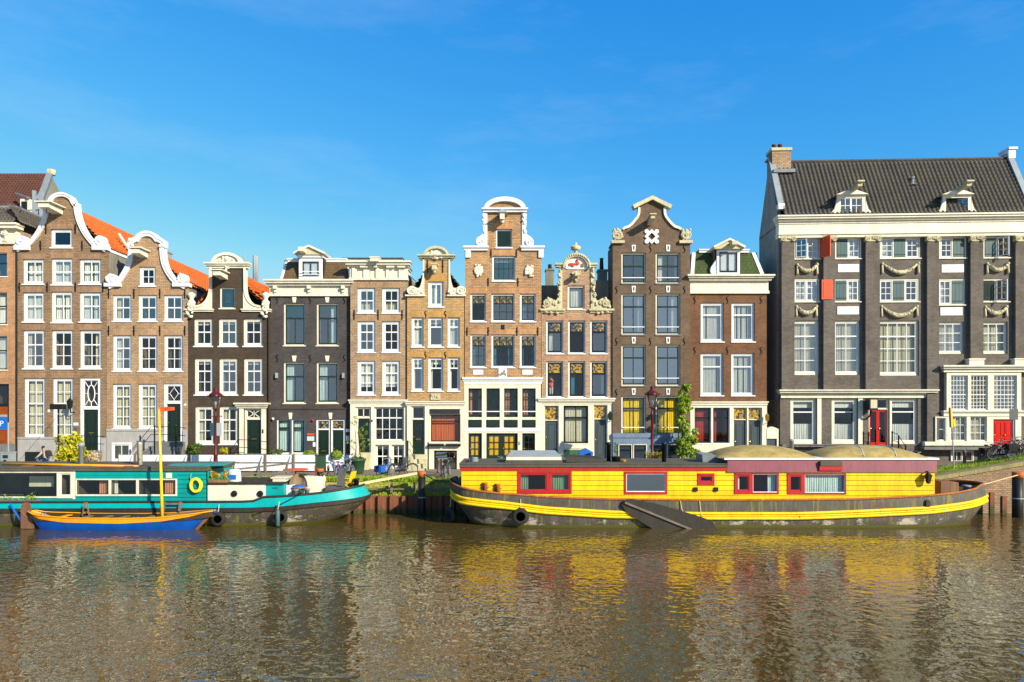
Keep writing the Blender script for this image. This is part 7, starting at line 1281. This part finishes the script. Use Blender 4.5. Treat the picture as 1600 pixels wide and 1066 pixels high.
# things on the yellow boat roof
D = 37.8; o = thing('roof_pot', 'black flower pot with a thin plant on the yellow houseboat roof', 'potted plant', (PX(962.5, D), D, PZ(724, D))); MB().lathe([(.2, 0), (.26, .36), (.28, .38), (.24, .38)], (0, 0, 0), 12).build('pot', 'iron', o, True); leaves(MB(), (0, 0, .75), (.28, .2, .42), 90, .06, random.Random(3), .2).build('crown', 'leaf_green', o); MB().tube([(0, 0, .3), (.03, 0, 1.1)], .012, 4).build('stem', 'timber', o)
D = 37.6; o = tag(MB().lathe([(.1, 0), (.15, .22), (.17, .23), (.14, .24)], (0, 0, 0), 12).build('flower_pot', 'orange_rail', None, True, (PX(974, D), D, PZ(725.5, D))), 'small orange yellow flower pot beside the black pot', 'pot')
D = 39.5; o = thing('bird_house', 'blue roofed bird table on a post behind the yellow houseboat roof', 'bird house', (PX(915, D), D, PZ(726, D))); MB().bar((0, 0, 0), (0, 0, .5), .07, .07).build('post', 'iron', o); MB().prism([(-.38, .5), (.38, .5), (.42, .72), (0, .95), (-.42, .72)], -.25, .25).build('house', 'bag_blue', o)
D = 42.6; o = thing('glass_jar_pot', 'small grey metal pot by the yellow houseboat roof edge', 'pot', (PX(741, 37.8), 37.8, PZ(725, 37.8))); MB().lathe([(.2, 0), (.24, .2), (.2, .32), (.22, .36), (.1, .38)], (0, 0, 0), 12).build('pot', 'lead', o, True); MB().lathe([(.14, 0), (.15, .2)], (-.3, 0, 0), 10).build('lid_pot', 'iron', o, True)

# ---------------------------------------------------------------- bicycles
cloth('backpack_dark', S(60, 58, 62))
def make_bike(col, label, loc, rz, bag=None, lean=6, proto=None):
    nm = 'bike_%d_%d_%d' % tuple(int(c*99) for c in col); 
    if nm not in M: plain(nm, col, .35)
    o = thing('bicycle', label, 'bicycle', loc, 0, 'parked bicycles'); o.rotation_euler = (R(lean), 0, rz); o.rotation_mode = 'XYZ'
    wr = .34
    for x in (-.52, .54):
        tm = shared('wheel', lambda m_: m_.tube([(wr*math.cos(k*.2618), 0, wr*math.sin(k*.2618)) for k in range(24)], .024, 6, True), 'tyre', 'tyre', True); w = MB().build('wheel', None, o, mesh=tm, loc=(x, 0, wr))
        sm = shared('spokes', lambda m_: [m_.tube([(0, (-1)**k*.03, 0), (wr*math.cos(k*.3927), 0, wr*math.sin(k*.3927))], .005, 3) for k in range(16)] and m_.lathe([(.03, -.05), (.03, .05)], (0, 0, 0), 8, 'y').tube([((wr-.025)*math.cos(k*.2618), 0, (wr-.025)*math.sin(k*.2618)) for k in range(24)], .01, 4, True), 'spokes', 'zinc'); MB().build('spokes', None, w, mesh=sm)
        MB().build('mudguard', None, o, mesh=shared('guard', lambda m_: m_.tube([((wr+.05)*math.cos(R(20+14*k)), 0, (wr+.05)*math.sin(R(20+14*k))) for k in range(11)], .022, 5), 'mudguard', 'iron'), loc=(x, 0, wr))
    def fr(m_):
        for a, b, r in (((.0, .28), (-.16, .86), .018), ((.0, .28), (.36, .84), .02), ((-.1, .62), (.38, .9), .018), ((.0, .28), (-.52, .34), .014), ((-.14, .8), (-.52, .34), .012), ((.36, .82), (.39, 1.0), .02), ((.37, .84), (.54, .34), .016)): m_.tube([(a[0], 0, a[1]), (b[0], 0, b[1])], r, 6)
        return m_
    MB().build('frame', None, o, mesh=shared('frame'+nm, fr, 'frame', nm)); MB().build('handlebar', None, o, mesh=shared('bars', lambda m_: m_.tube([(.15, -.3, 1.02), (.3, -.27, 1.06), (.4, 0, 1.05), (.3, .27, 1.06), (.15, .3, 1.02)], .014, 5), 'handlebar', 'zinc')); MB().build('saddle', None, o, mesh=shared('saddle', lambda m_: m_.ball((-.2, 0, .93), .13, (1, .75, .35), 8, 5).tube([(-.12, 0, .93), (.02, 0, .94)], .03, 6), 'saddle', 'iron', True))
    MB().build('rack', None, o, mesh=shared('rack', lambda m_: m_.box(-.78, -.26, -.07, .07, .73, .75).tube([(-.52, .05, .34), (-.6, .06, .74)], .008, 4), 'rack', 'iron')); MB().build('chain_guard', None, o, mesh=shared('chain', lambda m_: m_.box(-.5, .1, -.06, -.03, .25, .36), 'chain_guard', 'iron')); MB().build('headlamp', None, o, mesh=shared('hl', lambda m_: m_.ball((.46, 0, .88), .05), 'headlamp', 'zinc'))
    MB().build('pedal', None, o, mesh=shared('pedals', lambda m_: m_.tube([(0, .0, .28), (.1, .0, .14), (.1, .12, .14)], .012, 4), 'pedal', 'iron'))
    if bag:
        for s in (-1, 1): MB().add([(-.8, s*.08, .36), (-.38, s*.08, .36), (-.34, s*.1, .74), (-.84, s*.1, .74), (-.78, s*.26, .38), (-.4, s*.26, .38), (-.36, s*.24, .72), (-.82, s*.24, .72)], [(0, 1, 5, 4), (1, 2, 6, 5), (2, 3, 7, 6), (3, 0, 4, 7), (4, 5, 6, 7)]).build('pannier', bag, o)
    return o
def gz(x): return ramp_z(x)
for px, D, rz, col, lab, bag, lean in ((526, 43.4, 96, (.2, .06, .35), 'purple parked bicycle facing the canal, leftmost of those on the verge', None, 5), (546, 43.9, 80, (.25, .25, .27), 'grey parked bicycle right next to the purple bicycle', None, -6), (602, 43.6, 64, (.1, .2, .5), 'parked bicycle with bright blue panniers before the golden brick house', 'bag_blue', 5), (630, 45, 20, (.05, .05, .06), 'black parked bicycle behind the pale spar', None, 6), (690, 43.7, 100, (.4, .4, .44), 'silver parked bicycle just left of the yellow houseboat bow', None, 5), (700, 44.2, 82, (.06, .06, .07), 'black bicycle half behind the silver bicycle', None, -6), (775, 45.8, 12, (.3, .35, .45), 'light blue bicycle before the yellow blinds', None, 4), (1425, 45, 15, (.6, .65, .7), 'pale blue bicycle before the shop window right of the red double doors', None, 4),
        (1541, 44.6, 25, (.3, .05, .05), 'dark red bicycle at the foot of the red bay door steps', None, 6), (1573, 44.2, 160, (.2, .25, .5), 'blue bicycle facing right among the right hand bicycles', None, -7), (1588, 44.4, 30, (.55, .55, .58), 'silver bicycle at the back of the right hand tangle', 'backpack_dark', 6), (1600, 43.8, 170, (.45, .1, .08), 'red bicycle cut by the right picture edge', None, 6), (1552, 43.6, 8, (.05, .05, .06), 'black bicycle with dark pannier, leftmost at the red door of the bay', 'iron', 7), (1566, 43.1, -6, (.5, .52, .55), 'grey bicycle leaning in front of the single red door', None, 9), (1582, 43.4, 10, (.06, .1, .07), 'dark green bicycle in the right hand tangle of bicycles', None, 5), (1594, 42.9, -4, (.04, .04, .05), 'black bicycle nearest the right picture edge', 'iron', 8)):
    x = PX(px, D); zz = gz(x) if x < 20 else max(topz(x)+.1-.12*(D-43), gz(x)); o = make_bike(col, lab, (x, D, zz+(.06 if x > 20 else 0)), R(rz), bag, lean); o.scale = (1.1, 1.1, 1.1)

# ---------------------------------------------------------------- cyclist
def skin(name, verts, edges, rad, mat, parent, root=0, sub=2):
    me = bpy.data.meshes.new(name); me.from_pydata(verts, edges, []); o = bpy.data.objects.new(name, me); COL.objects.link(o); o.parent = parent
    sk = o.modifiers.new('skin', 'SKIN'); sk.use_smooth_shade = True; ss = o.modifiers.new('sub', 'SUBSURF'); ss.levels = ss.render_levels = sub
    for i, r in enumerate(rad): me.skin_vertices[0].data[i].radius = (r, r) if not isinstance(r, tuple) else r
    me.skin_vertices[0].data[root].use_root = True; me.materials.append(M[mat]); return o
plain('skin_tone', S(214, 160, 130, .75), .55); cloth('jacket_grey', S(196, 190, 186, .7)); cloth('jeans_blue', S(70, 120, 170, .75)); cloth('hair_dark', S(56, 40, 36)); cloth('backpack_dark', S(60, 58, 62)); cloth('coat_orange', S(226, 100, 70, .75))
bx_, by_ = PX(68, 46.6), 46.6
make_bike((.06, .14, .2), 'dark blue bicycle ridden by the person with the backpack', (bx_, by_, ZG), R(180), None, 0)
P_ = thing('person', 'person in grey jacket and jeans with dark backpack cycling left', 'person', (bx_, by_, ZG), R(180))
#        0 pelvis        1 waist        2 chest        3 neck         4 head low     5 head mid      6 head top       7,8,9 arm l ...
V = [(-.2, 0, 1.0), (-.15, 0, 1.2), (-.06, 0, 1.42), (0, 0, 1.56), (.04, 0, 1.64), (.06, 0, 1.72), (.05, 0, 1.82), (-.03, .19, 1.44), (.12, .26, 1.22), (.28, .28, 1.1), (-.03, -.19, 1.44), (.12, -.26, 1.22), (.28, -.28, 1.1), (-.16, .1, .95), (.2, .12, .8), (.08, .12, .4), (.16, .12, .34), (-.16, -.1, .95), (.16, -.12, .66), (-.02, -.12, .22), (.08, -.12, .16), (.33, .29, 1.07), (.33, -.29, 1.07)]
E = [(0, 1), (1, 2), (2, 3), (3, 4), (4, 5), (5, 6), (2, 7), (7, 8), (8, 9), (2, 10), (10, 11), (11, 12), (0, 13), (13, 14), (14, 15), (15, 16), (0, 17), (17, 18), (18, 19), (19, 20), (9, 21), (12, 22)]
skin('body', V, E, [.14, .13, .15, .06, .075, .1, .07, .07, .045, .035, .07, .045, .035, .085, .065, .04, .035, .085, .065, .04, .035, .035, .035], 'skin_tone', P_)
for sy in (.29, -.29): # hands closed round the grips
    for f in range(4): MB().tube([(.33+.0, sy+(-.03+.02*f), 1.08), (.36, sy+(-.03+.02*f), 1.05), (.33, sy+(-.03+.02*f), 1.03)], .009, 5).build('finger', 'skin_tone', P_)
    MB().tube([(.31, sy*.9, 1.08), (.34, sy*.84, 1.07)], .01, 5).build('thumb', 'skin_tone', P_)
skin('jacket', [V[i] for i in (0, 1, 2, 7, 8, 9, 10, 11, 12)], [(0, 1), (1, 2), (2, 3), (3, 4), (4, 5), (2, 6), (6, 7), (7, 8)], [.17, .165, .18, .09, .062, .05, .09, .062, .05], 'jacket_grey', P_)
skin('trousers', [V[i] for i in (0, 13, 14, 15, 17, 18, 19)], [(0, 1), (1, 2), (2, 3), (0, 4), (4, 5), (5, 6)], [.155, .105, .08, .055, .105, .08, .055], 'jeans_blue', P_); skin('hair', [(0, 0, 1.7), (.02, 0, 1.8), (.07, 0, 1.86)], [(0, 1), (1, 2)], [.1, .115, .06], 'hair_dark', P_); MB().ball((.17, 0, 1.71), .022).build('nose', 'skin_tone', P_)
for sy in (.1, -.1): MB().ball((.04, sy, 1.72), .025, (.6, .4, 1)).build('ear', 'skin_tone', P_)
for y in (.12, -.12): MB().ball((.17 if y > 0 else .09, y, .3 if y > 0 else .13), .06, (1.9, .8, .7)).build('shoe', 'iron', P_, True)
BP = thing('backpack', 'dark backpack on the cyclist', 'backpack', (bx_, by_, ZG), R(180)); MB().prism(spline([(-.24, 1.16), (-.22, 1.5), (-.3, 1.56), (-.44, 1.46), (-.48, 1.24), (-.42, 1.12), (-.24, 1.16)]), -.17, .17).build('bag', 'backpack_dark', BP); MB().prism(spline([(-.44, 1.14), (-.42, 1.3), (-.5, 1.3), (-.54, 1.18), (-.44, 1.14)]), -.12, .12).build('pocket', 'backpack_dark', BP)
# person standing at the rose house window
D = 50.6; P2 = thing('person', 'person in orange coat standing inside the left first floor window of the rose house', 'person', (PX(861, D), D, PZ(618, D))); zz = 0
V = [(0, 0, .85), (0, 0, 1.1), (0, 0, 1.32), (.02, 0, 1.46), (.03, 0, 1.52), (.03, 0, 1.6), (.02, 0, 1.7), (-.1, -.12, 1.34), (.02, -.24, 1.1), (.2, -.2, 1.02), (.1, .12, 1.34), (.14, .2, 1.1), (.24, 0, 1.02), (-.08, 0, .8), (-.08, 0, .42), (-.08, 0, .06), (.08, 0, .8), (.08, 0, .42), (.08, 0, .06)]
skin('body', V, [(0, 1), (1, 2), (2, 3), (3, 4), (4, 5), (5, 6), (2, 7), (7, 8), (8, 9), (2, 10), (10, 11), (11, 12), (0, 13), (13, 14), (14, 15), (0, 16), (16, 17), (17, 18)], [.13, .12, .14, .055, .07, .095, .06, .06, .045, .035, .06, .045, .035, .08, .06, .045, .08, .06, .045], 'skin_tone', P2)
skin('coat', [(0, 0, .55), (0, 0, .85), (0, 0, 1.1), (0, 0, 1.36)]+[V[i] for i in (7, 8, 9, 10, 11, 12)], [(0, 1), (1, 2), (2, 3), (3, 4), (4, 5), (5, 6), (3, 7), (7, 8), (8, 9)], [.22, .18, .16, .15, .085, .065, .05, .085, .065, .05], 'coat_orange', P2); skin('hair', [(0, .03, 1.56), (0, .02, 1.66), (.02, 0, 1.73)], [(0, 1), (1, 2)], [.1, .115, .06], 'coat_orange', P2); skin('trousers', [V[i] for i in (0, 13, 14, 15, 16, 17, 18)], [(0, 1), (1, 2), (2, 3), (0, 4), (4, 5), (5, 6)], [.13, .1, .075, .06, .1, .075, .06], 'jacket_grey', P2)

# petals and leaves drifting on the canal
q = random.Random(31); fl = MB()
for _ in range(420):
    x, y = q.uniform(-34, 30), 41-abs(q.gauss(0, 1))*5.5
    if y < 24: continue
    r, a = q.uniform(.012, .035), q.random()*6.28; fl.add([(x+r*math.cos(a+k*1.5708)*(1 if k % 2 else 1.8), y+r*math.sin(a+k*1.5708)*(1 if k % 2 else 1.8), .012) for k in range(4)], [(0, 1, 2, 3)])
fl.build('floating_leaves', 'leaf_yellow')['kind'] = 'stuff'
